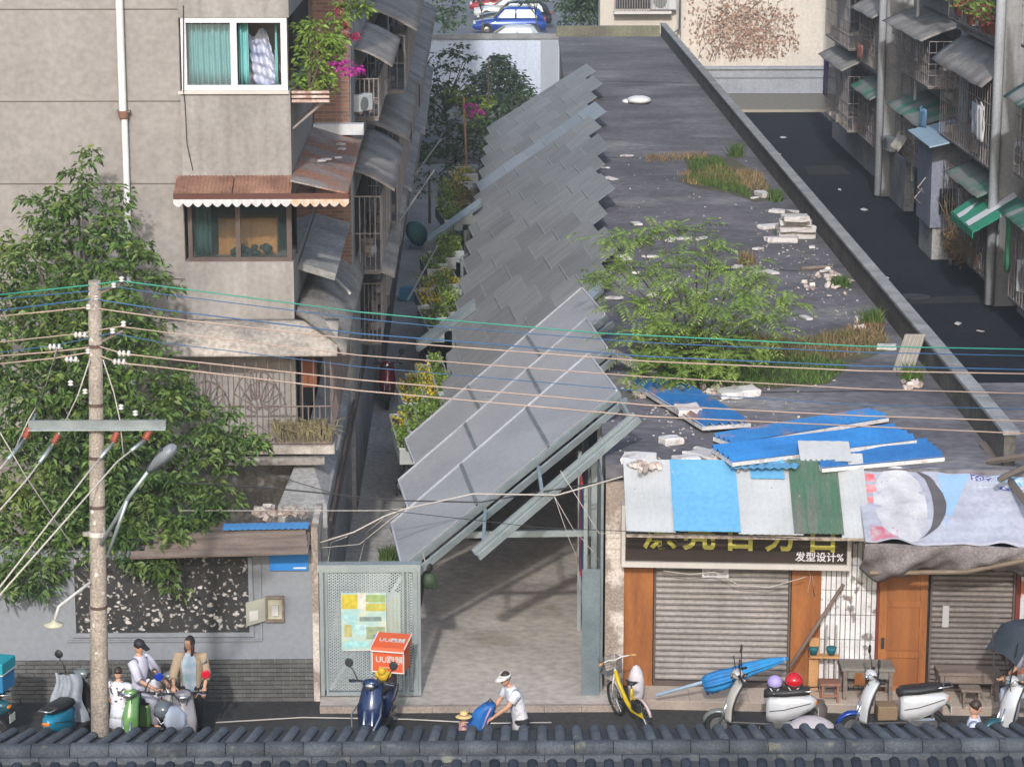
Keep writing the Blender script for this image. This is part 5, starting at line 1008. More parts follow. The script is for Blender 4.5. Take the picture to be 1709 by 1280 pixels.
lim = MB(); base = Vector((-5.8, 39.9, 0)); fork = Vector((-5.75, 39.9, 2.2)); limb(lim, [base, Vector((-5.83,39.92,1.1)), fork], .22, .17)
for i in range(26):
    e = random.choice(cs); m_ = fork.lerp(e, .5) + Vector((random.uniform(-.3,.3), random.uniform(-.2,.2), random.uniform(-.1,.3))); limb(lim, [fork, m_, e], .075, .012)
part('trunk', lim, m_bark, ct, True)
# feathery young tree growing on the flat roof
def frond(mb, b, d, L, lf, pairs=9, droop=.5, w_=.3):
    d = Vector(d).normalized(); sd_ = d.cross(Vector((0,0,1))).normalized(); p = Vector(b)
    for i in range(pairs):
        t = (i+.5)/pairs; q = Vector(b) + d*L*t + Vector((0,0,-droop*L*t*t)); dd = (d + Vector((0,0,-2*droop*t))).normalized()
        for s in (-1, 1):
            ld = (sd_*s + dd*.45 + Vector((0,0,-.25))).normalized(); n_ = ld.cross(dd).normalized(); wv = dd*lf*w_*.5; e = q + ld*lf*(1-.35*abs(t-.45)); m_ = q.lerp(e,.5); mb.quad(q, m_+wv, e, m_-wv)
rt = thing('roof_tree', 'feathery light green tree sprouting from the flat shop roof', 'tree', G(1165, 622, SZ))
mb = MB(); st = MB(); b0 = G(1165, 622, SZ)
tips = [(1060,395,45.6),(1100,385,45.6),(1160,385,46),(1190,410,45.8),(1030,450,45),(1075,450,45),(1130,430,45.4),(1180,440,45.4),(1230,455,45),(1275,455,45),(1310,500,44.6),(1050,510,44.5),(1100,500,44.6),(1150,490,44.8),(1210,490,44.6),(1260,495,44.5),(1290,540,44.2),(1060,560,44),(1110,550,44.1),(1160,545,44.2),(1210,545,44.1),(1255,560,44),(1090,590,43.6),(1140,590,43.6),(1190,590,43.6),(1235,590,43.6),(1080,620,43.2),(1130,615,43.2),(1010,460,45.2),(1120,470,44.2),(1240,520,43.8),(1170,510,43.6),(1090,540,43.4),(1020,400,45.8),(1205,610,43.3),(1135,655,43.1)]
for px, py, yy in tips:
    e = F(px, py, yy); m_ = b0.lerp(e,.55) + Vector((0,0,.18)); limb(st, [b0, m_, e], .022, .006)
    for i in range(24):
        o = e + Vector((random.gauss(0,.19),random.gauss(0,.22),random.gauss(0,.12))); a = random.uniform(0,6.28); frond(mb, o, (math.cos(a), math.sin(a), random.uniform(-.1,.5)), random.uniform(.28,.46), random.uniform(.10,.145), 8)
part('crown', mb, m_leafb, rt); part('trunk', st, m_bark, rt, True)
# trees at the end of the alley
def simple_tree(name, label, blobs, basept, mat, dens, s, n=10, sp=.2, r=.09, thick=.9, droop=.2, group=None):
    t = thing(name, label, 'tree', basept, group=group); mb, cs = crown(blobs, 0, dens, s, n, sp, thick, droop); part('crown', mb, mat, t); lm = MB(); b = Vector(basept)
    c = sum(cs, Vector())/len(cs); f = b.lerp(c, .6); limb(lm, [b, b.lerp(f,.5)+Vector((.06,0,0)), f], r, r*.7)
    for i in range(12): e = random.choice(cs); limb(lm, [f, f.lerp(e,.5)+Vector((0,0,.1)), e], r*.4, .012)
    part('trunk', lm, m_bark, t, True); return t
GR = 'trees at the end of the alley'
simple_tree('broadleaf_tree', 'dark leafy tree with upward boughs left of the pale end wall', [(735,105,26,104),(762,85,22,104),(790,92,18,104),(718,140,32,103),(750,140,34,102),(785,125,16,104),(722,175,34,100),(760,170,34,100),(708,190,22,98)], (-.9,101,0), m_leafd, 26, .22, 12, .24, group=GR)
simple_tree('broadleaf_tree', 'shaded dense tree beside the alley planters', [(735,215,36,95),(775,215,36,95),(720,250,24,92),(750,250,40,92),(790,245,34,93),(770,280,30,90),(800,215,30,96),(735,285,20,89)], (-.6,92,0), m_leafd, 30, .2, 12, .24, group=GR)
simple_tree('broadleaf_tree', 'dark tree behind the edge of the screen roof', [(835,205,36,99),(865,185,26,101),(880,165,22,103),(815,235,26,97),(850,165,22,103)], (1.5,99,0), m_leafd, 30, .2, 12, .24, group=GR)
ft = thing('tiered_tree', 'slender tree with flat tiers of leaves in front of the pale end wall', 'tree', (1.2,108,0), group=GR)
mb = MB(); lm = MB(); b = Vector((1.15,108,0)); top = F(828,92,108); limb(lm, [b, b.lerp(top,.5), top], .06, .015)
for py, hw in ((95,14),(105,24),(116,38),(127,46),(138,50),(150,60),(163,66),(178,60)):
    c = F(832,py,108)
    for i in range(int(hw*2.1)):
        a = random.uniform(0,6.28); rr = hw/39.5*math.sqrt(random.random()); q = c + Vector((math.cos(a)*rr, math.sin(a)*rr, random.gauss(0,.05)-.1*rr)); cluster(mb, q, 8, .18, .18, .1)
    for k in range(4): a = k*1.57+py; limb(lm, [Vector((b.x,108,c.z)), c+Vector((math.cos(a)*hw/50, math.sin(a)*hw/50, .05))], .02, .008)
part('crown', mb, M('grey_green_leaf', (.06,.10,.055), (.035,.065,.04), scale=1, rough=.5, isl=.5, trans=.2), ft); part('trunk', lm, m_bark, ft, True)
hd = thing('light_shrub', 'lighter green shrub band in the middle of the alley trees', 'shrub', (.7, 99, 0)); mb, cs = crown([(790,165,24,99),(765,160,20,99),(815,165,18,99),(780,180,18,98)], 0, 34, .2, 12, .2); part('foliage', mb, m_leafm, hd)
lm = MB(); limb(lm, [(.7,99,0),(.7,99,4.0)], .05, .02); part('stem', lm, m_bark, hd)
sh_ = thing('round_shrub', 'rounded bright green shrub at the alley edge beside the hanging sheets', 'shrub', (-1.35, 84, 0)); mb, cs = crown([(705,255,18,84),(707,275,20,84),(703,300,18,83.5),(712,265,16,84),(706,318,12,83)], 0, 60, .13, 12, .12, .9, .1); part('foliage', mb, M('shrub_leaf', (.04,.13,.035), (.025,.085,.03), scale=2, rough=.5, isl=.45, trans=.2), sh_)
lm = MB(); limb(lm, [(-1.35,84,0),(-1.35,84,1.8)], .05, .03); part('stem', lm, m_bark, sh_)
bg_ = thing('bougainvillea_tree', 'small magenta bougainvillea tied to a thin bamboo stake at the alley end', 'shrub', G(781,262,1.6)); 
pb = G(781,262,1.6); pt2 = F(774,163,pb.y); part('stake', MB().path([Vector((pb.x,pb.y,0)), pt2], .04, 6), M('bamboo_stake', (.40,.24,.13), rough=.8), bg_)
mb, cs = crown([(784,178,9,pb.y),(794,182,10,pb.y),(787,190,8,pb.y),(803,184,6,pb.y)], 0, 130, .11, 10, .1); part('blossoms', mb, m_pink, bg_); mb, cs = crown([(812,182,8,pb.y),(800,200,12,pb.y),(785,200,8,pb.y)], 0, 60, .13, 10, .12); part('foliage', mb, m_leafm, bg_)
# balcony bougainvillea
bb_ = thing('bougainvillea', 'bougainvillea with magenta and red flowers climbing out of the bay-corner flower box', 'plant', fb.location)
Yb = YF + .5
mb, cs = crown([(517,50,20,Yb),(505,80,14,Yb),(535,70,22,Yb),(522,100,18,Yb),(548,95,18,Yb+.2),(500,115,14,Yb),(508,140,16,Yb),(530,140,16,Yb),(545,120,16,Yb),(552,75,14,Yb+.3),(545,140,8,Yb),(560,85,16,Yb+.6),(495,40,8,Yb),(600,8,18,Yb+2),(575,15,20,Yb+2),(560,40,16,Yb+1),(555,60,18,Yb+.8)], 0, 260, .12, 12, .1, .8, .25); part('foliage', mb, m_leafm, bb_)
mb, cs = crown([(555,105,10,Yb),(568,108,12,Yb),(580,110,9,Yb),(598,113,10,Yb+.2),(603,120,7,Yb+.2),(575,118,8,Yb),(590,118,7,Yb)], 0, 260, .07, 12, .07); part('magenta_flowers', mb, m_pink, bb_)
mb, cs = crown([(565,18,6,Yb+1),(572,40,7,Yb+1),(576,48,6,Yb+1),(594,55,5,Yb+1),(597,64,4,Yb+1),(584,58,4,Yb+1)], 0, 260, .06, 10, .05); part('red_flowers', mb, m_rose, bb_)
lm = MB()
for i in range(7): e = F(random.uniform(500,560), random.uniform(30,110), Yb); limb(lm, [(X1+.3,YF+.35,bt-.05), (X1+.3+random.uniform(-.1,.2),YF+.35,bt+.5), e], .012, .005)
part('stems', lm, m_bark, bb_)
yf = thing('edging_herb', 'low yellow-green herb along the front of the rust-stained flower box', 'plant', (X1+.35,YF+.3,bt)); mb, cs = crown([(525,148,12,YF+.25),(545,146,10,YF+.25),(510,150,9,YF+.25)], 0, 300, .06, 10, .06); part('foliage', mb, M('lime_leaf', (.20,.22,.04), (.13,.16,.03), rough=.6, isl=.4, trans=.2), yf)
# flower pots on the right block
for i, (yy, zz, lab, fl) in enumerate(((71.6,7.35,'terracotta pot with green shrub on the upper cage of the grey block',0),(73.6,7.4,'pot of red flowers on the upper cage beside the terracotta pot',1),(75.6,7.5,'straggling potted vine at the far end of the flowered cage',0),(70.5,7.4,'pot with pink blossoms next to the near downpipe',1))):
    c = Vector((XB-.75, yy, zz)); t = thing('flower_pot', lab, 'potted plant', c, group='pots on the upper cage'); part('pot', MB().lathe([(.11,0),(.17,.28),(.19,.28),(.19,.34),(.14,.33)], c, 12), M('terracotta', (.38,.12,.06), rough=.8) if i == 0 else bpy.data.materials['terracotta'], t, True)
    part('foliage', bushmb(420, c+Vector((0,0,.62)), (.4,.8,.42), .09, .17), m_leafm, t)
    if fl: part('flowers', bushmb(130, c+Vector((-.15,0,.6)), (.35,.6,.35), .07, .11), m_rose, t)
dv = thing('dry_vine', 'withered brown vine tangled in the overgrown ground-floor cage', 'plant', (XB-.8, 73, .8)); mb = MB()
for i in range(60): p = Vector((XB-.85+random.uniform(-.1,.2), random.uniform(70.6,75.4), random.uniform(.7,1.2))); mb.path([p, p+Vector((random.uniform(-.2,.1),random.uniform(-.4,.4),random.uniform(.2,.7))), p+Vector((random.uniform(-.3,.1),random.uniform(-.7,.7),random.uniform(.1,1.3)))], .012, 3)
mb.v += []; part('stems', mb, m_dry, dv); part('foliage', bushmb(700, (XB-.9,74.0,.9), (.25,1.5,.5), .08, .16), M('rust_leaf', (.20,.11,.05), (.12,.09,.04), rough=.9, isl=.4), dv)
# far hedge, trees over the parking
hg = tag(lobj('vine_thicket', mesh(crown([(965,15,34,128),(945,25,20,132),(985,20,28,127),(960,-15,34,128),(990,-10,30,127)], 0, 26, .3, 10, .3)[0], 'vine_thicket'), m_leafd), 'dark vine thicket behind the far end of the roof', 'thicket', kind='stuff')
simple_tree('roadside_tree', 'dark round tree left of the parked cars', [(735,30,24,138),(755,10,26,140),(730,0,26,140),(765,30,14,138),(745,48,14,136)], (-1.5,138,0), m_leafd, 18, .28, 12, .3, .1, group='trees round the car park')
simple_tree('roadside_tree', 'young tree behind the red and white car', [(800,-5,12,150),(815,-8,16,150),(790,-10,12,150)], (.7,150,0), m_leafd, 22, .26, 10, .25, .05, group='trees round the car park')
simple_tree('roadside_tree', 'young tree behind the tail of the blue car', [(890,0,16,148),(870,-6,14,148),(905,-5,14,148)], (4.0,149,0), m_leafd, 22, .26, 10, .25, .05, group='trees round the car park')
# ------------------------------------------------------------------ grass on the roof
def blades(mb, n, fn, h0, h1, w_=.012):
    for i in range(n):
        q = fn()
        if q is None: continue
        c = Vector(q); a = random.uniform(0,6.28); h = random.uniform(h0,h1); u = Vector((math.cos(a),math.sin(a),0))*w_; l = Vector((random.gauss(0,.35),random.gauss(0,.35),1))*h; mb.add([c-u, c+u, c+l*.55+u*.6, c+l*.55-u*.6, c+l+Vector((0,0,-.1*h))], [(0,1,2,3),(3,2,4)])
    return mb
def inpoly(x, y, P):
    r = False; j = len(P)-1
    for i in range(len(P)):
        if (P[i][1] > y) != (P[j][1] > y) and x < (P[j][0]-P[i][0])*(y-P[i][1])/(P[j][1]-P[i][1])+P[i][0]: r = not r
        j = i
    return r
def polyfn(P, z=SZ+.003):
    x0, x1, y0, y1 = min(p[0] for p in P), max(p[0] for p in P), min(p[1] for p in P), max(p[1] for p in P)
    def f():
        for k in range(30):
            x, y = random.uniform(x0,x1), random.uniform(y0,y1)
            if inpoly(x,y,P): return G(x, y, z)
    return f
def patch(name, label, P, n, mat, h0, h1): return tag(lobj(name, mesh(blades(MB(), n, polyfn(P), h0, h1), name), mat), label, 'grass', kind='stuff')
def moss(P, mat, name, label):
    return tag(lobj(name, mesh(MB().quad(*[G(x,y,SZ+.006) for x,y in P]), name), mat), label, 'soil', kind='stuff')
m_moss2 = M('moss_bed', (.10,.105,.05), (.075,.06,.045), scale=1.6, rough=1, fine=.4, bump=.6, bscale=20)
PA = [(1140,262),(1180,258),(1225,265),(1278,300),(1300,330),(1262,338),(1215,322),(1165,314),(1130,302),(1150,288)]
PB = [(1050,570),(1090,545),(1240,560),(1330,570),(1400,560),(1470,530),(1480,585),(1425,605),(1380,640),(1300,648),(1210,650),(1120,645),(1060,620)]
moss(PA, m_moss2, 'moss_bed', 'mossy soil patch by the parapet on the far roof'); moss(PB, m_moss2, 'moss_bed', 'earth and moss under the roof tree')
patch('grass_patch', 'bright green grass patch by the parapet', [(1150,268),(1200,265),(1240,310),(1255,332),(1215,320),(1150,305)], 2600, m_grass, .06, .2)
patch('dry_grass_patch', 'straw-coloured dry grass by the parapet', [(1125,292),(1160,290),(1170,310),(1135,306),(1180,280),(1270,290),(1285,325),(1240,315)], 1300, m_dry, .06, .22)
patch('dry_grass_patch', 'line of dry grass on the roof joint', [(1075,262),(1180,255),(1180,266),(1080,272)], 380, m_dry, .05, .2)
patch('grass_patch', 'green weeds below the roof tree', [(1060,590),(1330,590),(1420,610),(1380,642),(1200,648),(1070,628)], 3600, m_grass, .06, .2)
patch('dry_grass_patch', 'browning weeds towards the parapet by the roof tree', [(1230,555),(1330,570),(1400,555),(1470,525),(1482,580),(1400,600),(1260,600)], 2800, M('brown_weed', (.22,.15,.085), (.14,.13,.05), scale=2, rough=.9, isl=.4, trans=.2), .05, .18)
for i, (px, py, h, lab) in enumerate(((1228,262,.55,'dense dark weed clump against the parapet near the mossy patch'),(1294,335,.4,'strappy weed clump beside the white planks'),(1310,392,.3,'small weed between the stacked white planks'),(1405,478,.32,'weed clump at the parapet above the roof tree'),(1245,440,.35,'dry orange weed tuft behind the roof tree'),(1455,540,.4,'green weed mass at the parapet foot'),(1520,632,.35,'small green weed under the leaning panel'),(650,932,.3,'small weed at the foot of the canopy corner'))):
    g = G(px, py, SZ) if i != 7 else G(px, py, .02)
    single('weed_clump', blades(MB(), 240, lambda g=g: g + Vector((random.gauss(0,.08),random.gauss(0,.13),0)), .12, h, .014), m_dry if i == 4 else m_grass, lab, 'weed', 'weeds on the flat roof')['kind'] = 'thing'
patch2 = blades(MB(), 3000, lambda: (lambda y: (xl(y) - random.uniform(.05,.75)*(.8 if y < 50 else 1), y, .02))(random.uniform(39.5,92)), .05, .22, .014)
tag(lobj('verge_weeds', mesh(patch2, 'verge_weeds'), m_leafd), 'low weeds along the alley verge', 'weeds', kind='stuff')
# ------------------------------------------------------------------ things lying on the roof
def sheetpan(label, p00, p10, p01, z, mat, n=7, group='blue sandwich sheets on the roof'):
    a, b, c = G(*p00,z), G(*p10,z), G(*p01,z); ctr = (b+c)/2; ctr.z = SZ
    t = thing('blue_sheet', label, 'metal sheet', ctr, group=group); lift = Vector((0,0,.06))
    part('sheet', MB().corr(a+lift, b+lift, c+lift, n, .05) if (b-a).cross(c-a).z > 0 else MB().corr(b+lift, a+lift, b+c-a+lift, n, .05), mat, t)
    q = [a, b, b+c-a, c]
    if (q[1]-q[0]).cross(q[2]-q[0]).z < 0: q.reverse()
    part('foam_core', MB().plate([v+Vector((0,0,.035)) for v in q], .06), m_foam, t)
sheetpan('rust-streaked blue corrugated sheet with a foam block on it beside the canopy', (1052,641), (1128,636), (1172,716), SZ+.10, m_blueS, 5)
sheetpan('rearmost of the three fanned blue sheets behind the patched awning', (1190,733), (1222,745), (1450,690), SZ+.08, m_blueS, 4)
sheetpan('middle fanned blue sheet with a torn white end', (1187,752), (1222,776), (1490,716), SZ+.13, M('blue_sheet2', (.028,.18,.47), (.022,.13,.36), scale=1.2, rough=.5, fine=.1), 4)
sheetpan('front blue sheet tucked behind the white awning patch', (1345,758), (1372,786), (1545,740), SZ+.03, M('blue_sheet3', (.026,.15,.40), (.02,.105,.30), scale=1.2, rough=.5, fine=.1), 4)
single('blue_offcut', MB().corr(G(1220,780,SZ+.08), G(1330,780,SZ+.08), G(1235,763,SZ+.1), 8, .015), m_bs, 'pale blue sheet offcut just behind the white awning sheets', 'metal sheet')
def chunk(c, L, W, H, a):      # broken-edged slab
    mb = MB(); n = 6; m_ = Matrix.Rotation(a, 3, 'Z') @ Matrix.Rotation(random.uniform(-.05,.05), 3, 'X'); rg = []
    ol = [(-.5,-.5),(-.15,-.5),(.2,-.5),(.5,-.5),(.5,0),(.5,.5),(.1,.5),(-.25,.5),(-.5,.5),(-.5,.05)]; jt = [(x*L+random.gauss(0,.035*L), y*W+random.gauss(0,.05*W)) for x, y in ol]
    for z, k in ((-.5,.97),(-.3,1.0),(.32,1.0),(.5,.95)): rg.append([c + m_ @ Vector((x*k+random.gauss(0,.006), y*k+random.gauss(0,.006), z*H+random.gauss(0,.05*H))) for x, y in jt])
    return mb.loft(rg)
def slabmb(px, py, L, W, H, a, z=SZ): c = G(px, py, z); return chunk(c+Vector((0,0,H/2)), L, W, H, a)
foams = [(1309,356,.7,.25,.08,-.5,'pale foam plank leaning at the top of the stacked planks'),(1290,381,.75,.22,.09,.45,'slanted white foam plank left of the stacked planks'),(1306,404,.75,.3,.12,-.02,'single white foam plank lying in front of the stacked planks'),
 (1328,396,.8,.5,.16,0,'bottom white plank of the stack by the parapet'),(1329,386,.8,.5,.16,.05,'second white plank of the stack by the parapet'),(1327,376,.75,.45,.14,-.06,'third white plank of the stack by the parapet'),(1328,368,.6,.4,.12,.1,'top white plank of the stack by the parapet'),
 (1272,328,.25,.5,.12,.3,'small white block in the dry grass by the parapet'),(1440,537,.32,.2,.1,.2,'white block near the weeds by the parapet'),(1480,582,.35,.25,.08,-.1,'white block at the foot of the parapet below the weeds'),(1434,549,.2,.15,.08,0,'smaller white block left of the weeds by the parapet'),
 (1148,690,.4,.4,.12,.1,'white foam block lying on the rust-streaked blue sheet'),(1120,741,.35,.25,.12,.4,'white foam lump between the blue sheets and the canopy'),(1146,771,.4,.22,.1,.15,'pale foam lump above the white awning sheet'),(1065,770,.5,.4,.1,-.2,'white torn board at the left awning corner'),(1218,662,.4,.5,.12,.1,'pale plaster lump among the rubble'),(1248,658,.35,.4,.12,.3,'pale plaster chunk right of the rubble'),(1175,760,.4,.5,.06,.8,'broken pale board beside the middle blue sheet')]
for (px,py,L,W,H,a,lab) in foams: 
    o = single('foam_block', slabmb(px,py,L,W,H,a, SZ+(.16*(['bottom','second','third','top'].index(lab.split()[0])) if lab.split()[0] in ('bottom','second','third','top') and 'stack' in lab else .1 if 'blue sheet' in lab and 'lying' in lab else 0)), m_foam, lab, 'foam block', 'white foam scraps on the roof', bevel=.02)
single('brown_plank', MB().plate([G(1310,352,SZ+.25),G(1352,370,SZ+.12),G(1351,374,SZ+.12),G(1309,357,SZ+.25)], .04), m_wood, 'brown plank leaning on the stacked white planks', 'plank')
single('crooked_batten', MB().path([G(1337,449,SZ+.04),G(1385,446,SZ+.04)], .05, 5), m_wood, 'old grey batten lying near the parapet', 'batten')
lt = []
for (px, py, n, sx_, sy_) in ((1075,645,80,26,14),(1200,650,30,40,8),(1390,470,14,26,18),(1385,460,12,20,14),(1350,478,8,18,10),(1520,640,10,14,6),(1075,775,34,30,8),(1200,765,20,20,10)):
    lt.append((px,py,n,sx_,sy_))
rb_ = MB()
for (px,py,n,a,b) in lt: rubble(rb_, n, lambda: G(random.gauss(px,a*.5), random.gauss(py,b*.5), SZ+.04), .025, .085)
tag(lobj('roof_rubble', mesh(rb_, 'roof_rubble'), M('roof_rubble', (.58,.55,.53), (.36,.27,.24), scale=4, rough=.95, isl=.3)), 'broken white plaster rubble scattered on the flat roof', 'rubble', kind='stuff')
lr = MB()
for (px, py) in ((1062,373),(1043,430),(1120,400),(1140,398),(1170,398),(1085,428),(1030,428),(1265,415),(1262,453),(1283,453),(1355,412),(1230,445),(1046,260),(1025,497),(1090,492),(1165,490),(1345,530),(1020,298),(1290,455),(1010,280),(1260,330),(1062,455),(1375,452)):
    c = G(px, py, SZ+.03); lr.cbox(c, (random.uniform(.08,.25),random.uniform(.1,.4),.04), random.uniform(0,3), random.uniform(-.2,.2))
tag(lobj('roof_litter', mesh(lr, 'roof_litter'), m_foam), 'small pale litter scattered over the flat roof', 'litter', kind='stuff')
c = G(1064,173,SZ); bgm = MB().ell(c+Vector((.05,0,.12)), (.42,.5,.14), 12, 6).ell(c+Vector((-.38,.1,.06)), (.14,.25,.08), 8, 5); single('plastic_bag', bgm, flat('white_bag', (.74,.75,.78)), 'white plastic bag lying alone on the far flat roof', 'bag', smooth=True)
lp = thing('ribbed_hoarding', 'grey ribbed panel leaning inside the parapet', 'panel', G(1505,618,SZ)); a, b = G(1490,618,SZ), G(1525,618,SZ); part('sheet', MB().plate([a, b, b+Vector((.25,.3,.6)), a+Vector((.25,.3,.6))], .03), flat('panel_grey', (.20,.19,.17)), lp)
for i in range(5): q = a.lerp(b,.1+.2*i); part('rib', MB().path([q+Vector((0,-.02,0)), q+Vector((.25,.28,.6))], .012, 4), m_barsw, lp)
single('corner_beams', MB().path([G(1640,740,SZ+.05), G(1720,850,SZ-.3)], .06, 5).path([G(1650,770,SZ+.05), G(1720,760,SZ+.3)], .05, 5).path([G(1668,800,SZ+.05), G(1720,775,SZ+.1)], .05, 5), flat('old_beam', (.14,.115,.10), .95), 'old broken timbers piled at the front parapet corner', 'timber')
mb = MB().path([G(1003,590,SZ+.05),G(1030,592,SZ+.4),G(1066,612,SZ+.1)], [(.02,.09)]*3, 8); single('bent_board', mb, m_foam, 'bent pale board at the end of the lowest canopy sheet', 'board')
fpb = MB()
for i in range(5): fpb.plate([G(1012+3*i,612,SZ-.2),G(1015+3*i,612,SZ-.2),G(1030+2.2*i,652,SZ-.1),G(1027+2.2*i,652,SZ-.1)], .05)
single('stacked_battens', fpb, M('grey_batten', (.26,.23,.20), (.17,.15,.13), rough=.9), 'stack of grey battens beside the canopy ends', 'battens')
# ------------------------------------------------------------------ parked cars
def car(name, label, loc, rz, paint, L=4.3, Hh=1.6, suv=True, group='cars parked beyond the end wall'):
    t = thing(name, label, 'car', loc, rz, group); hw = .88
    bt_ = [(-L/2,.45,.62,.70),(-L/2+.08,.28,.92,.82),(-L/2+.7,.22,.98,.87),(-.3,.20,.96,.88),(.7,.20,.95,.88),(L/2-.85,.24,.90,.86),(L/2-.15,.30,.76,.76),(L/2,.40,.60,.62)]
    rg = []
    for x, z0, z1, w_ in bt_:
        m_ = (z0+z1)/2; rg.append([(x,y_*w_,z) for y_,z in ((-.85,z0),(-1,z0+.12),(-1.0,m_),(-.96,z1-.06),(-.8,z1),(.8,z1),(.96,z1-.06),(1.0,m_),(1,z0+.12),(.85,z0))])
    lpart('body', MB().loft(rg), paint, t, True)
    x0, x1 = (-L/2+.12, .95) if suv else (-L/2+.55, .95); zb = .93
    rg = []
    for x, w_, zt_ in ((x0,.80,zb+.03),(x0+.38,.70,Hh-.10),(x0+.9,.66,Hh-.01),(-.1,.66,Hh),(.25,.68,Hh-.06),(x1,.80,zb)):
        rg.append([(x,-.84,zb-.08),(x,-w_,max(zt_-.05,zb-.02)),(x,-w_*.85,zt_),(x,w_*.85,zt_),(x,w_,max(zt_-.05,zb-.02)),(x,.84,zb-.08)])
    lpart('roof', MB().loft(rg), paint, t, True)
    gm = m_glass
    for s in (-1, 1):
        for nm, xs in (('rear_side_window', (x0+.42,x0+.60,-.42,-.42)), ('front_side_window', (-.32,-.32,.26,.72))):
            q = [(xs[0],s*.835,zb+.06),(xs[1],s*.715,Hh-.14),(xs[2],s*.715,Hh-.14),(xs[3],s*.835,zb+.06)]; lpart(nm, MB().plate(q if s > 0 else q[::-1], -.012), flat('bright_glass', (.55,.60,.66), .08) if 'bright_glass' not in bpy.data.materials else bpy.data.materials['bright_glass'], t)
    lpart('windscreen', MB().plate([(x1-.03,-.68,zb+.05),(x1-.03,.68,zb+.05),(.32,.56,Hh-.09),(.32,-.56,Hh-.09)], -.02), gm, t); lpart('rear_window', MB().plate([(x0+.0,.6,zb+.15),(x0+.0,-.6,zb+.15),(x0+.34,-.52,Hh-.15),(x0+.34,.52,Hh-.15)], -.02), gm, t)
    for sx_ in (-L*.30, L*.31):
        for s in (-1, 1):
            wl = lpart('wheel', MB().torus((sx_,s*.80,.33),.25,.085,(0,1,0),20,8), m_rubber, t, True); lpart('rim', MB().lathe([(.19,-.05),(.20,.05),(.05,.07)], (sx_,s*.82,.33), 12, (0,s,0)), m_chrome, wl)
            lpart('wheel_arch', MB().lathe([(.36,-.01),(.36,.03)], (sx_,s*.845,.34), 18, (0,s,0)), m_black, t)
    for s in (-1, 1):
        lpart('headlight', MB().ell((L/2-.14,s*.6,.68), (.12,.16,.07)), m_porc, t, True); lpart('tail_light', MB().ell((-L/2+.06,s*.66,.85), (.06,.14,.1)), flat('tail_red', (.4,.02,.02)) if 'tail_red' not in bpy.data.materials else bpy.data.materials['tail_red'], t, True); lpart('mirror', MB().ell((.62,s*.96,.98), (.07,.1,.07)), paint, t, True)
    return t
def paint(name, c): return M(name, c, rough=.25, coat=.8, metal=.2, fine=0)
bc = G(850, 57, 0)
car('parked_car', 'bright blue compact SUV parked behind the pale wall', (bc.x, 153.5, 0), R(180), paint('blue_paint', (.008,.06,.34)), 4.35, 1.62)
car('parked_car', 'silver car whose roof shows just above the pale wall', (F(852,50,143).x, 143, 0), R(180), paint('silver_paint', (.50,.52,.55)), 4.4, 1.46, False)
car('parked_car', 'black car parked directly behind the blue SUV', (F(858,20,158).x, 158, 0), R(180), paint('black_paint', (.015,.016,.02)), 4.6, 1.62, True)
car('parked_car', 'white car behind the black car', (F(850,10,163).x, 163, 0), R(180), paint('white_car', (.62,.63,.64)), 4.5, 1.5, False)
car('parked_car', 'red car at the back of the parked row', (F(840,0,168).x, 168, 0), R(180), paint('red_paint', (.35,.02,.03)), 4.4, 1.5, False)
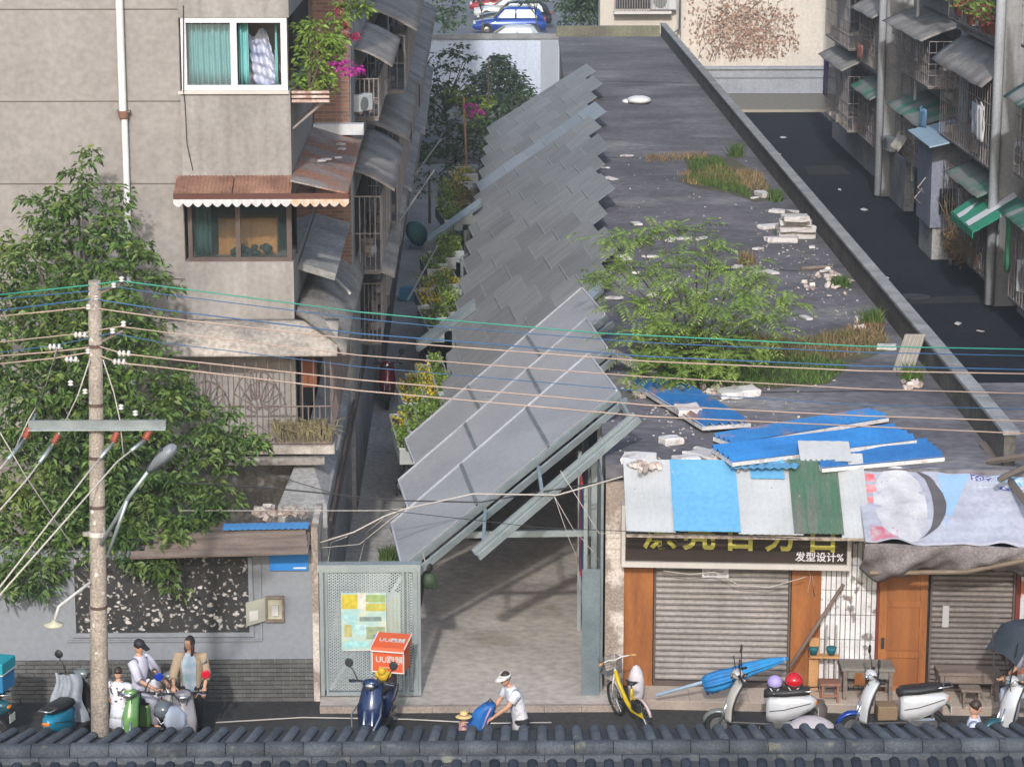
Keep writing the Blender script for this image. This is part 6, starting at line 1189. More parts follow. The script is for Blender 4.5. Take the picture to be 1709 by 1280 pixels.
# ------------------------------------------------------------------ scooters, bicycle
def P3(*a): return [Vector(p) for p in a]
def scooter(label, loc, rz, shield, fend, side, seat=None, mirrors=True, name='electric_scooter', mcol=None, tilt=0, slim=False, crash=False):
    t = thing(name, label, 'scooter', loc, rz, 'scooters parked along the street'); seat = seat or m_black
    if tilt: t.rotation_euler = (tilt, 0, rz)
    for x, nm in ((.60,'front_wheel'),(-.56,'rear_wheel')):
        wl = lpart(nm, MB().torus((x,0,.21),.165,.048,(0,1,0),22,8), m_rubber, t, True); lpart('rim', MB().lathe([(.13,-.025),(.13,.025),(.06,.04),(.02,.04)], (x,0,.21), 16, (0,-1,0)), m_chrome, wl, True)
    def arc(cx, a0, a1, r, w0, zc=.21):
        mb = MB(); rg = []
        for i in range(11):
            a = R(a0+(a1-a0)*i/10); tp = 1-.35*abs(i/10-.5)*2; c = (cx+r*math.cos(a), zc+r*math.sin(a)); n = (math.cos(a), math.sin(a))
            rg.append([(c[0]-n[0]*.03, -w0*tp, c[1]-n[1]*.03), (c[0], -w0*tp*.75, c[1]), (c[0]+n[0]*.02, 0, c[1]+n[1]*.02), (c[0], w0*tp*.75, c[1]), (c[0]-n[0]*.03, w0*tp, c[1]-n[1]*.03)])
        return mb.loft(rg)
    lpart('front_fender', arc(.60, 165, 12, .245, .085), fend, t, True); lpart('rear_fender', arc(-.56, 170, 60, .24, .07), m_black, t, True)
    for s in (-1,1): lpart('fork', MB().path([(.60,s*.065,.21),(.47,s*.06,.62)], .02, 6), m_chrome, t, True)
    def sh(u, v):
        w_ = (.20 - .05*abs(v-.45)*2)*(1 if not slim else .8); z = .30+.68*v; x = .52 - .20*v + .07*math.sin(math.pi*v) ; yy = (u-.5)*2*w_
        return (x - .10*(abs(u-.5)*2)**2, yy, z)
    solid(lpart('leg_shield', grid(sh, 12, 12), shield, t, True), .03); solid(lpart('shield_lining', grid(lambda u,v: (lambda p: (p[0]-.045,p[1]*.96,p[2]))(sh(1-u,v)), 10, 10), m_black, t, True), .012)
    lpart('floorboard', MB().add([(.42,-.16,.27),(.42,.16,.27),(-.22,.17,.27),(-.22,-.17,.27),(.42,-.16,.33),(.42,.16,.33),(-.22,.17,.33),(-.22,-.17,.33)], [(0,1,2,3),(7,6,5,4),(0,4,5,1),(1,5,6,2),(2,6,7,3),(3,7,4,0)]), m_black, t, bevel=.02)
    rg = []
    for x, z0, z1, w_ in ((-.10,.34,.66,.10),(-.16,.32,.72,.14),(-.35,.34,.74,.165),(-.58,.42,.74,.15),(-.75,.52,.72,.11),(-.84,.58,.68,.05)):
        rg.append([(x,-w_*.8,z0),(x,-w_,(z0*2+z1)/3),(x,-w_*.95,z1-.06),(x,-w_*.6,z1),(x,w_*.6,z1),(x,w_*.95,z1-.06),(x,w_,(z0*2+z1)/3),(x,w_*.8,z0)])
    lpart('rear_body', MB().loft(rg), side, t, True)
    rg = []
    for x, z, w_ in ((-.06,.72,.09),(-.14,.76,.135),(-.36,.77,.15),(-.60,.80,.14),(-.74,.80,.09)):
        rg.append([(x,-w_,z-.03),(x,-w_*.85,z+.045),(x,0,z+.06),(x,w_*.85,z+.045),(x,w_,z-.03)])
    lpart('seat', MB().loft(rg), seat, t, True)
    hb = lpart('handlebar', MB().path([(.24,-.33,1.0),(.30,-.2,1.03),(.33,0,1.03),(.30,.2,1.03),(.24,.33,1.0)], .016, 7), m_black, t, True)
    for s in (-1,1):
        lpart('grip', MB().path([(.265,s*.27,1.012),(.225,s*.36,.995)], .023, 8), m_black, hb, True)
        if mirrors:
            q = Vector((.30,s*.34,1.30)); lpart('mirror_stem', MB().path([(.28,s*.22,1.03),(.29,s*.28,1.18),q-Vector((0,0,.05))], .009, 5), m_black, hb, True); lpart('mirror', MB().lathe([(.02,-.02),(.062,-.01),(.066,.008),(.05,.014)], q, 14, (1,0,.1)), (mcol[0 if s < 0 else 1] if mcol else m_black), hb, True)
    lpart('instrument_pod', MB().ell((.34,0,1.02),(.09,.13,.075), 12, 8), shield, t, True); lpart('headlight', MB().ell((.415,0,.99),(.035,.075,.05), 12, 6), m_chrome, t, True)
    lpart('tail_light', MB().ell((-.83,0,.63),(.03,.07,.035)), flat('tail_amber', (.5,.16,.02)) if 'tail_amber' not in bpy.data.materials else bpy.data.materials['tail_amber'], t, True)
    lpart('motor_cover', MB().loft([[(x,.09,.20),(x,.12,.24),(x,.12,.32),(x,.09,.35)] for x in (-.18,-.62)]), m_chrome, t); lpart('side_stand', MB().path([(0,.1,.28),(-.06,.2,.02)], .012, 5), m_chrome, t); lpart('rear_rack', MB().path([(-.55,-.1,.80),(-.88,-.09,.84),(-.88,.09,.84),(-.55,.1,.80)], .012, 5), m_chrome, t, True)
    lpart('number_plate', MB().box((-.875,-.09,.40),(-.868,.09,.52)), flat('plate_blank', (.55,.58,.52)) if 'plate_blank' not in bpy.data.materials else bpy.data.materials['plate_blank'], t); lpart('plate_bracket', MB().path([(-.80,0,.55),(-.865,0,.46)], .015, 4), m_black, t)
    for s in (-1,1):
        lpart('brake_cable', MB().path([(.27,s*.2,1.02),(.40,s*.16,1.08),(.42,s*.07,.98),(.38,s*.04,.86)], .006, 4), m_black, hb, True); lpart('brake_lever', MB().path([(.30,s*.18,1.02),(.31,s*.27,1.0),(.28,s*.34,.985)], .007, 4), m_chrome, hb)
        lpart('body_seam', MB().path([(-.15,s*.142,.50),(-.36,s*.168,.54),(-.58,s*.152,.60),(-.76,s*.108,.64)], .007, 4), m_black, t); lpart('shock_absorber', MB().path([(-.56,s*.08,.24),(-.62,s*.085,.55)], .022, 7), m_chrome, t, True); lpart('foot_peg', MB().path([(-.2,s*.15,.31),(-.22,s*.24,.31)], .014, 5), m_black, t)
    if crash:
        for s in (-1,1): lpart('crash_bar', MB().path([(.40,s*.17,.72),(.62,s*.22,.62),(.84,s*.15,.42),(.90,0,.36)], .014, 6), m_chrome, t, True)
    return t
navy = paint('navy_paint', (.012,.03,.10)); cream = paint('cream_paint', (.62,.60,.56)); grey = paint('grey_paint', (.17,.19,.19)); white = paint('white_scooter', (.66,.67,.70)); blue = paint('royal_blue', (.01,.05,.30)); teal = paint('teal_paint', (.01,.20,.33)); green = paint('green_paint', (.12,.26,.08)); lilac = paint('mauve_paint', (.33,.30,.31)); dteal = paint('dark_teal_paint', (.02,.10,.13))
nv = scooter('navy scooter with chrome crash bars parked nose-out before the mesh gate', (F(630,1150,36.4).x, 36.35, .008), R(-90-14), navy, navy, navy, crash=True)
def helmet(name, label, c, r, mat, shellonly=False):
    t = thing(name, label, 'helmet', c); c = Vector(c); part('shell', MB().ell(c+Vector((0,0,r*.75)), (r,r*1.08,r*.95), 14, 8), mat, t, True); part('rim', MB().torus(c+Vector((0,0,r*.35)), r*.96, .012, (0,0,1), 16, 5), m_black, t, True); part('chin_strap', MB().path([c+Vector((-r*.8,-r*.3,r*.3)), c+Vector((-r*.2,-r*.9,-.06)), c+Vector((r*.8,-r*.3,r*.3))], .01, 4), m_porc, t); return t
# orange delivery box
db = thing('delivery_box', 'orange insulated delivery box with white edging and white lettering on the navy scooter', 'delivery box', nv.matrix_basis @ Vector((-.78,0,.86)), nv.rotation_euler.z)
m_or = flat('delivery_orange', (.60,.10,.03)); m_ort = flat('delivery_trim', (.72,.60,.55))
lpart('body', MB().box((-.20,-.24,0),(.20,.24,.34)), m_or, db, bevel=.015)
lid = lpart('lid', MB().add([(-.23,-.26,.34),(.23,-.26,.34),(.23,.26,.34),(-.23,.26,.34),(-.23,-.26,.50),(.20,-.26,.40),(.20,.26,.40),(-.23,.26,.50)], [(0,3,2,1),(4,5,6,7),(0,1,5,4),(1,2,6,5),(2,3,7,6),(3,0,4,7)]), m_or, db, bevel=.01)
for a, b in (((.235,-.26,.345),(.235,.26,.345)),((.205,-.245,.01),(.205,-.245,.33)),((.205,.245,.01),(.205,.245,.33)),((.205,-.245,.012),(.205,.245,.012)),((.21,-.262,.405),(-.22,-.262,.505)),((.21,.262,.405),(-.22,.262,.505))): lpart('edging', MB().path([a, b], .012, 4), m_ort, db)
lpart('lettering', text_mb('UU跑腿', .125, .002, (.204,-.19,.17), (0,1,0), (0,0,1), .002), m_porc, db); lpart('lid_lettering', text_mb('UU跑腿', .12, .002, (.04,-.19,.447), (0,1,0), (-.97,0,.23), .002), m_porc, db); lpart('small_lettering', MB().box((.203,-.14,.08),(.206,.16,.10)), flat('faint_print', (.64,.30,.2)), db)
yt = thing('yellow_toy', 'round yellow toy perched on the navy scooter seat', 'toy', nv.matrix_basis @ Vector((-.33,.0,.83))); c = yt.location; 
part('body', MB().ell(c+Vector((0,0,.09)), (.10,.11,.10), 12, 8).ell(c+Vector((-.02,-.07,.17)), (.065,.065,.065), 10, 6), flat('toy_yellow', (.60,.38,.02)), yt, True)
for s in (-1,1): part('ear', MB().ell(c+Vector((s*.09,-.02,.10)), (.035,.04,.05), 8, 5), bpy.data.materials['toy_yellow'], yt, True)
ws = scooter('cream scooter with grey fender and two helmets on its seat before the shutter', (F(1268,1160,36.3).x, 36.3, .008), R(180-8), cream, grey, white)
hp = ws.matrix_basis
helmet('lilac_helmet', 'lilac helmet on the front of the cream scooter seat', hp @ Vector((-.22,.02,.83)), .115, flat('lilac', (.36,.30,.60))); helmet('red_helmet', 'glossy red helmet on the back of the cream scooter seat', hp @ Vector((-.50,.0,.85)), .135, M('red_shell', (.55,.01,.02), rough=.2, coat=.6, fine=0))
part_ = lpart('windscreen_stem', MB().path([(.36,0,1.05),(.40,0,1.3)], .008, 4), m_black, ws)
bw = scooter('white and royal-blue scooter in front of the wooden door', (F(1490,1170,36.3).x, 36.3, .008), R(180+3), white, blue, white)
lpart('footwell_box', MB().cbox((.1,0,.45),(.3,.3,.22)), M('carton', (.22,.15,.09)), bw, bevel=.02); lpart('hanging_cloth', grid(lambda u,v: (.30+.02*math.sin(12*u), -.12+.24*u, .95-.4*v), 8, 4), M('striped_cloth', (.45,.42,.46), (.04,.03,.08), scale=9, stretch=(1,4,.3)), bw, True)
cs_ = scooter('covered scooter with dark rain canopy at the right picture edge', (F(1722,1150,36.1).x, 36.1, .008), R(200), white, dteal, grey)
lpart('rain_canopy', grid(lambda u,v: (.55-1.25*v, (u-.5)*.85, 1.70+.06*math.sin(math.pi*u)+.10*math.sin(math.pi*min(1,v*1.1))-.30*max(0,.18-v)/.18), 12, 10), M('canopy_cloth', (.045,.06,.075), (.03,.042,.055), scale=3, rough=.7), cs_, True)
lpart('canopy_stays', MB().path([(.52,-.2,1.0),(.5,-.35,1.72)], .012, 5).path([(.52,.2,1.0),(.5,.35,1.72)], .012, 5).path([(-.75,-.12,.8),(-.68,-.3,1.72)], .012, 5).path([(-.75,.12,.8),(-.68,.3,1.72)], .012, 5), m_black, cs_)
ts = scooter('teal scooter seen from behind left of the utility pole', (F(122,1180,36.3).x, 36.2, .008), R(72), grey, grey, teal)
lpart('chrome_tail', MB().ell((-.80,0,.48),(.08,.12,.04)), m_chrome, ts, True)
rc_ = thing('rain_cover', 'pale blue-grey rain cover draped over the front of the teal scooter', 'cover', ts.matrix_basis @ Vector((.42,.1,.3))); c = rc_.location
part('cloth', grid(lambda u,v: (c.x-.12+(.22+.14*v)*(u-.5)*1.6 + .03*math.sin(9*v), c.y-.25-.1*math.sin(math.pi*u)+.03*math.sin(20*u), c.z+.78-.82*v), 16, 12), M('rain_cover', (.34,.37,.42), (.24,.27,.31), scale=5, rough=.6), rc_, True)
gs = scooter('green scooter beside the child in the patterned top', (F(232,1180,36.0).x, 36.0, .008), R(-105), green, green, green, slim=True)
ls = scooter('mauve-grey scooter with blue and red mirrors beside the standing woman', (F(312,1180,36.0).x-.05, 35.9, .008), R(-82), lilac, grey, lilac, mcol=(M('blue_mirror', (.01,.05,.40), rough=.2, coat=.5, fine=0), M('red_mirror', (.5,.01,.03), rough=.2, coat=.5, fine=0)))
sk_ = scooter('dark scooter half hidden between the green and mauve scooters', (F(270,1180,36.6).x, 36.7, .008), R(-60), grey, grey, grey, mirrors=False)
scooter('small dark red scooter parked against the cages in the narrow alley', (-1.95, 58.2, .015), R(-88), paint('dark_red', (.22,.015,.02)), m_black, paint('dark_red2', (.20,.015,.02)))
helmet('visor_helmet', 'dark grey visored helmet resting on the mauve-grey scooter', ls.matrix_basis @ Vector((.36,-.28,.70)), .15, M('grey_shell', (.12,.14,.16), rough=.2, coat=.5, fine=0))
pb_ = single('plastic_carrier', MB().loft([[(F(292,1200,35.4).x+q*math.cos(a*.785), 35.4+q*.6*math.sin(a*.785), .55+h) for a in range(8)] for q,h in ((.12,0),(.17,.1),(.16,.25),(.06,.36))]), flat('carrier_blue', (.50,.56,.68)), 'blue-white plastic carrier bag hanging from the mauve-grey scooter', 'bag', smooth=True)
te = scooter('dark delivery scooter cut off by the left picture edge', (F(-70,1180,36.4).x, 36.4, .008), R(165), dteal, grey, dteal)
tb_ = thing('teal_delivery_box', 'teal delivery box at the left picture edge', 'delivery box', te.matrix_basis @ Vector((-.62,0,.9)), te.rotation_euler.z); lpart('body', MB().box((-.22,-.22,0),(.22,.22,.28)), flat('box_blue', (.02,.17,.36)), tb_, bevel=.02); lpart('lid', MB().box((-.235,-.235,.285),(.235,.235,.46)), flat('box_teal', (.01,.27,.33)), tb_, bevel=.02); lpart('trim', MB().box((-.24,-.24,.275),(.24,.24,.292)), m_porc, tb_)
# yellow bicycle
bk = thing('bicycle', 'yellow shared bicycle with dark basket leaning by the wooden panel', 'bicycle', (F(1055,1180,36.9).x, 36.95, .008), R(140))
bk.rotation_euler = (R(-8), 0, R(113))
m_yel = M('bike_yellow', (.52,.37,.01), rough=.35, fine=.05)
for x, nm in ((.48,'front_wheel'),(-.46,'rear_wheel')):
    wl = lpart(nm, MB().torus((x,0,.28),.255,.022,(0,1,0),26,7), m_rubber, bk, True); mb = MB()
    for i in range(14): a = i*math.pi/7; mb.path([(x,0,.28),(x+.24*math.cos(a),0,.28+.24*math.sin(a))], .004, 3)
    lpart('spokes', mb, m_chrome, wl); lpart('mudguard', MB().loft([[(x+.30*math.cos(R(a)),-.03,.28+.30*math.sin(R(a))),(x+.31*math.cos(R(a)),0,.28+.31*math.sin(R(a))),(x+.30*math.cos(R(a)),.03,.28+.30*math.sin(R(a)))] for a in range(40,170,15)]), m_porc if x > 0 else flat('guard_pink', (.55,.42,.40)), bk, True)
lpart('frame', MB().path([(.36,0,.78),(.30,0,.60),(.08,0,.36),(-.08,0,.27),(-.46,0,.28)], [.032,.036,.036,.032,.018], 8).path([(-.08,0,.27),(-.16,0,.66)], .022, 7).path([(-.46,0,.28),(-.15,0,.56)], .014, 6), m_yel, bk, True)
lpart('fork', MB().path([(.36,0,.80),(.42,.05,.52),(.48,.05,.28)], .014, 6).path([(.36,0,.80),(.42,-.05,.52),(.48,-.05,.28)], .014, 6), m_porc, bk, True); lpart('handlebar', MB().path([(.24,-.27,1.0),(.33,-.12,.98),(.35,0,.95),(.33,.12,.98),(.24,.27,1.0)], .013, 6), m_porc, bk, True)
for s in (-1,1): lpart('grip', MB().path([(.27,s*.22,.995),(.21,s*.31,1.0)], .018, 7), M('orange_grip', (.55,.30,.10)) if s < 0 else bpy.data.materials['orange_grip'], bk, True)
lpart('saddle', MB().loft([[(x,-w_,.74+h),(x,0,.765+h),(x,w_,.74+h),(x,0,.71+h)] for x,w_,h in ((0,.02,-.005),(-.08,.035,0),(-.18,.085,.01),(-.25,.09,.02))]), m_black, bk, True); lpart('seat_post', MB().path([(-.16,0,.62),(-.17,0,.73)], .014, 6), m_chrome, bk)
mb = MB()
for k in range(6): z = .70+.045*k; q = .11+.018*k/5; mb.path([(.40,-q*1.2,z),(.40+q*1.8,-q*1.2,z),(.40+q*1.8,q*1.2,z),(.40,q*1.2,z),(.40,-q*1.2,z)], .005, 3)
for i in range(12):
    u = -1+2*i/11; mb.path([(.40+.11*1.8,u*.13,.70),(.40+.128*1.8,u*.15,.925)], .004, 3)
    mb.path([(.40+.2*(i/11),-.13,.70),(.40+.22*(i/11),-.15,.925)], .004, 3); mb.path([(.40+.2*(i/11),.13,.70),(.40+.22*(i/11),.15,.925)], .004, 3)
lpart('basket', mb, M('basket_grey', (.12,.115,.12), rough=.7), bk); lpart('basket_floor', MB().box((.40,-.13,.695),(.60,.13,.70)), bpy.data.materials['basket_grey'], bk); lpart('wheel_lock', MB().cbox((-.30,0,.42),(.22,.12,.16)), m_black, bk, bevel=.02); lpart('pedal', MB().path([(-.08,-.1,.27),(-.02,-.14,.15)], .012, 5).cbox((-.02,-.18,.14),(.09,.06,.02)), m_black, bk)
wb = single('white_sack', MB().ell((F(1062,1135,37.5).x,37.55,.42),(.13,.1,.34), 10, 8), M('sack', (.58,.55,.58), (.42,.40,.44), scale=7, rough=.9), 'crumpled white sack behind the yellow bicycle', 'sack', smooth=True)
# folded blue parasol on its pole
um = thing('folded_parasol', 'folded blue market parasol lying slantwise behind the cream scooter', 'parasol', (fx(1200,1150), 37.3, .2))
a, b = F(1095,1160,37.35), F(1315,1098,37.25)
part('pole', MB().path([a, a.lerp(b,.98)], .028, 8), M('parasol_pole', (.36,.48,.60), rough=.4), um, True)
d = (b-a).normalized(); sdv = d.cross(Vector((0,1,0))).normalized(); fwd = sdv.cross(d)
rg = []
for t_, r in ((.36,.09),(.42,.12),(.50,.125),(.58,.11),(.70,.09),(.85,.065),(.96,.035),(1.0,.012)):
    rg.append([a.lerp(b,t_) + (sdv*math.cos(2*math.pi*i/28)+fwd*math.sin(2*math.pi*i/28))*r*(1+.3*math.sin(7*2*math.pi*i/28)) + Vector((0,0,-.05*(t_<.6))) for i in range(28)])
part('canopy', MB().loft(rg), M('parasol_cloth', (.01,.22,.50), (.02,.14,.38), scale=4, rough=.6, fine=.1), um, True)
part('printed_valance', grid(lambda u,v: tuple(a.lerp(b,.35+.10*u) + sdv*(-.1-.18*v) + fwd*(.10+.03*math.sin(14*u)) + Vector((0,0,.02))), 10, 5), M('valance_print', (.03,.11,.45), (.40,.45,.62), scale=9, rough=.6, lo=.52, hi=.6), um, True)
# benches, stools, clutter in front of the shops
def bench(label, x0, x1, d0, d1, h, mat, cat='bench', name='bench', drawer=False):
    t = thing(name, label, cat, ((x0+x1)/2, fy((x0+x1)/2)-(d0+d1)/2, .152)); part('top', fbox(x0,x1,d0,d1,h,h+.05), mat, t, bevel=.008)
    for x in (x0+.03, x1-.09):
        for d in (d0+.02, d1-.08): part('leg', fbox(x,x+.06,d,d+.06,.153,h-.002), m_wood, t)
    part('apron', fbox(x0+.1,x1-.1,d1-.05,d1-.025,h-.12,h-.003), mat, t)
    if drawer: part('drawer', fbox(x0+.2,x0+.36,d1-.026,d1-.01,h-.22,h-.03), m_orange, t); part('lower_shelf', fbox(x0+.1,x1-.1,d0+.05,d1-.1,.35,.38), m_wood, t)
    return t
bench('grey-topped old wooden workbench beside the wooden door', fx(1395,1130), fx(1482,1130), .08, .55, .62, M('grey_top', (.20,.185,.16), (.14,.13,.115), rough=.85), 'table', 'workbench', True)
bench('long weathered wooden bench below the dark shutter', fx(1553,1130), fx(1655,1130), .1, .5, .56, m_wood)
for px, lab in ((1352,'left of the two small teal cups on the wooden stand'),(1381,'right of the two small teal cups on the wooden stand')):
    x = fx(px,1135); single('teal_cup', MB().lathe([(.05,0),(.075,.08),(.08,.12),(.06,.11)], (x,fy(x)-.28,.80), 12), flat('cup_teal', (.01,.12,.16)), lab, 'cup', smooth=True)
st_ = thing('narrow_stand', 'narrow pale wooden stand holding two teal cups', 'stand', (fx(1362,1150), fy(5.5)-.3, .152)); x = fx(1345,1150); part('upright', fbox(x,x+.15,.2,.24,.153,1.05), M('pale_wood', (.48,.26,.11), (.38,.20,.08), rough=.7), st_); part('shelf', fbox(x,x+.45,.2,.36,.76,.79), bpy.data.materials['pale_wood'], st_)
for dx in (.25,.40): part('strip', fbox(x+dx,x+dx+.03,.2,.22,.153,1.25), m_barsw, st_)
def stool(label, px, d, h, mat):
    x = fx(px,1170); t = thing('stool', label, 'stool', (x, fy(x)-d, .152)); part('seat', fbox(x-.16,x+.16,d-.14,d+.14,h,h+.04), mat, t, bevel=.01)
    for sx_ in (-.13,.10):
        for sy_ in (-.12,.09): part('leg', fbox(x+sx_,x+sx_+.035,d+sy_,d+sy_+.035,.153,h-.002), mat, t)
    for z in (.25,): part('rung', fbox(x-.12,x+.12,d+.1,d+.12,z,z+.03), mat, t)
m_rst = M('red_stool', (.27,.13,.09), (.18,.085,.06), rough=.7); stool('low red-brown stool left of the workbench', 1374, .55, .42, m_rst)
x = fx(1600,1180); stool('low dark slatted stool under the long bench', 1600, .65, .40, m_wood)
single('clay_jar', MB().lathe([(.10,0),(.15,.12),(.15,.28),(.10,.36),(.11,.38)], (fx(1345,1180), 36.9, .01), 14), flat('jar', (.11,.09,.085)), 'dark clay jar behind the cream scooter', 'jar', smooth=True)
q = F(1355,1199,34.2); single('pale_umbrella', MB().lathe([(.36,-.16),(.30,-.08),(.2,-.02),(.02,.02)], (q.x,34.2,q.z), 18).path([(q.x,34.2,.02),(q.x,34.2,q.z-.02)], .012, 5), flat('pale_cloth', (.52,.46,.47)), 'small pale umbrella top showing just above the tile roof edge', 'umbrella', smooth=True)
for i, (a, b) in enumerate((((985,445),(1330,452)),((960,262),(1215,268)),((955,135),(1140,138)),((1050,655),(1610,652)))):
    p, q = G(*a,SZ+.004), G(*b,SZ+.004); o = lobj('roof_seam', mesh(MB().path([p.lerp(q,t/14)+Vector((0,random.uniform(-.05,.05),0)) for t in range(15)], [(.035,.006)]*15, 6), 'roof_seam'), flat('tar_seam', (.03,.03,.032), .9) if i == 0 else bpy.data.materials['tar_seam'], shop); o.location = -offs(shop)
gr = MB()
def gritpt():
    r = random.random()
    if r < .5: return G(random.gauss(1370,60), random.gauss(450,60), SZ+.006)
    if r < .8: return G(random.gauss(1180,90), random.gauss(690,40), SZ+.006)
    return G(random.uniform(1010,1300), random.uniform(260,500), SZ+.006)
rubble(gr, 900, gritpt, .008, .03); gr2 = MB()
for f0 in range(0, len(gr.v), 8):
    c = gr.v[f0]
    if xw(c[1])+.1 < c[0] < XR-.4: gr2.add(gr.v[f0:f0+8], [(0,3,2,1),(4,5,6,7),(0,1,5,4),(1,2,6,5),(2,3,7,6),(3,0,4,7)])
tag(lobj('roof_grit', mesh(gr2, 'roof_grit'), M('grit', (.40,.38,.36), (.22,.19,.17), scale=3, rough=1, isl=.5)), 'fine pale grit strewn across the flat roof', 'grit', kind='stuff')
# ------------------------------------------------------------------ people
def skinmb(J, E, RAD):
    names = list(J); me = bpy.data.meshes.new('b'); me.from_pydata([J[n] for n in names], [(names.index(a), names.index(b)) for a, b in E], [])
    o = bpy.data.objects.new('b', me); COL.objects.link(o); o.modifiers.new('s', 'SKIN'); s2 = o.modifiers.new('d', 'SUBSURF'); s2.levels = 2
    sv = me.skin_vertices[0].data
    for i, n in enumerate(names): r = RAD[n]; sv[i].radius = r if isinstance(r, tuple) else (r, r); sv[i].use_root = (i == 0)
    ev = o.evaluated_get(bpy.context.evaluated_depsgraph_get()).to_mesh(); mb = MB(); mb.v = [tuple(v.co) for v in ev.vertices]; mb.f = [tuple(p.vertices) for p in ev.polygons]
    o.evaluated_get(bpy.context.evaluated_depsgraph_get()).to_mesh_clear(); bpy.data.objects.remove(o); bpy.data.meshes.remove(me); return mb
def person(label, loc, rz, H, pose, clothes, head_turn=0, head_dip=0, hair='short', name='person', hold=None):
    """joints in units of standing height; x forward, y left. pose overrides joints."""
    t = thing(name, label, 'person', loc, rz)
    J = dict(pelvis=(0,0,.52), spine=(0,0,.62), chest=(.005,0,.74), neck=(0,0,.845), nape=(.008,0,.875))
    for s, sg in (('l',1),('r',-1)): J.update({'hip'+s:(0,.055*sg,.50),'knee'+s:(.015,.058*sg,.28),'ank'+s:(0,.06*sg,.045),'toe'+s:(.085,.065*sg,.018),'sh'+s:(0,.105*sg,.805),'el'+s:(-.01,.135*sg,.63),'wr'+s:(.03,.14*sg,.475)})
    J.update(pose); up = (Vector(J['neck'])-Vector(J['chest'])).normalized()
    J['nape'] = tuple(Vector(J['neck']) + up*.035); Jm = {k: tuple(q*H for q in v) for k, v in J.items()}
    E = [('pelvis','spine'),('spine','chest'),('chest','neck'),('neck','nape')]; RAD = dict(pelvis=(.085,.062), spine=(.075,.055), chest=(.085,.06), neck=(.034,.034), nape=(.032,.032))
    for s in 'lr':
        E += [('pelvis','hip'+s),('hip'+s,'knee'+s),('knee'+s,'ank'+s),('ank'+s,'toe'+s),('chest','sh'+s),('sh'+s,'el'+s),('el'+s,'wr'+s)]
        RAD.update({'hip'+s:.052,'knee'+s:.034,'ank'+s:.022,'toe'+s:.018,'sh'+s:.034,'el'+s:.025,'wr'+s:.018})
    mb = skinmb(Jm, E, {k: (v[0]*H*.9, v[1]*H*.9) if isinstance(v, tuple) else v*H*.9 for k, v in RAD.items()})
    HM = Matrix.Rotation(head_turn, 3, 'Z') @ Matrix.Rotation(head_dip, 3, 'Y'); hc = Vector(Jm['nape']) + up*.055*H + HM @ Vector((.012*H,0,.0)); hs = H*.5
    hd = lambda x, y, z: hc + HM @ Vector((x*hs, y*hs, z*hs))
    mb.ell(hc, (.098*hs*1.0, .078*hs, .120*hs), 14, 10, HM); mb.ell(hd(.022,0,-.055), (.068*hs,.058*hs,.068*hs), 12, 8, HM)         # skull and jaw
    mb.ell(hd(.098,0,-.012), (.022*hs,.014*hs,.026*hs), 8, 6, HM)
    for sg in (-1,1): mb.ell(hd(-.005,.079*sg,-.008), (.018*hs,.008*hs,.028*hs), 8, 6, HM)
    for s, sg in (('l',1),('r',-1)):                               # palm, four fingers, thumb
        w_ = Vector(Jm['wr'+s]); d = (w_ - Vector(Jm['el'+s])).normalized(); sd_ = d.cross(Vector((0,0,1))).normalized() if abs(d.z) < .95 else Vector((1,0,0)); dn = sd_.cross(d)
        mb.loft([mb.ring(w_+d*q*H, d, a*H, b*H, 8, sd_) for q,a,b in ((-.01,.012,.018),(.02,.012,.024),(.05,.010,.023),(.056,.006,.018))])
        for k, L in enumerate((.036,.042,.040,.032)): o = w_ + d*.05*H + sd_*((k-1.5)*.0115*H); mb.path([o, o+d*L*.5*H-dn*.004*H*sg, o+d*L*.85*H-dn*.022*H*sg], [.0058*H,.0052*H,.004*H], 6)
        o = w_ + d*.018*H + sd_*.022*H*sg; mb.path([o, o+(d*.6+sd_*sg*.8).normalized()*.022*H, o+d*.042*H+sd_*.022*H*sg], [.0075*H,.0065*H,.005*H], 6)
    b_ = lpart('body', mb, m_skin, t, True)
    for sg in (-1,1): lpart('eye', MB().ell(hd(.088,.030*sg,.012), (.010*hs,.014*hs,.008*hs), 8, 5, HM), m_hair, b_, True)
    lpart('mouth', MB().ell(hd(.083,0,-.066), (.010*hs,.024*hs,.007*hs), 8, 5, HM), flat('lips', (.38,.13,.11)) if 'lips' not in bpy.data.materials else bpy.data.materials['lips'], b_, True)
    # hair
    hm = MB(); hm.ell(hd(-.016,0,.020), (.103*hs,.090*hs,.122*hs), 14, 9, HM)
    keep = [f for f in hm.f]; cut = []
    for f in keep:
        c = HM.transposed() @ (sum((Vector(hm.v[i]) for i in f), Vector())/len(f) - hc) / hs
        if c.x > .045 and c.z < .075: continue
        if c.z < (-.02 if hair == 'short' else -.09): continue
        cut.append(f)
    hm.f = cut; hh = solid(lpart('hair', hm, m_hair, t, True), .008)
    if hair == 'long':
        for sg, q in ((-1,.6),(1,1)): lpart('hair_lock', MB().path([hd(-.01,.075*sg,.02), hd(.02,.085*sg,-.10), hd(.05,.075*sg,-.22*q), hd(.045,.06*sg,-.36*q)], [(.03*hs,.028*hs),(.035*hs,.03*hs),(.03*hs,.03*hs),(.01*hs,.01*hs)], 8), M('auburn_hair', (.09,.028,.022), (.05,.018,.014), scale=14, rough=.45) if 'auburn_hair' not in bpy.data.materials else bpy.data.materials['auburn_hair'], hh, True)
    V = lambda n: Vector(Jm[n])
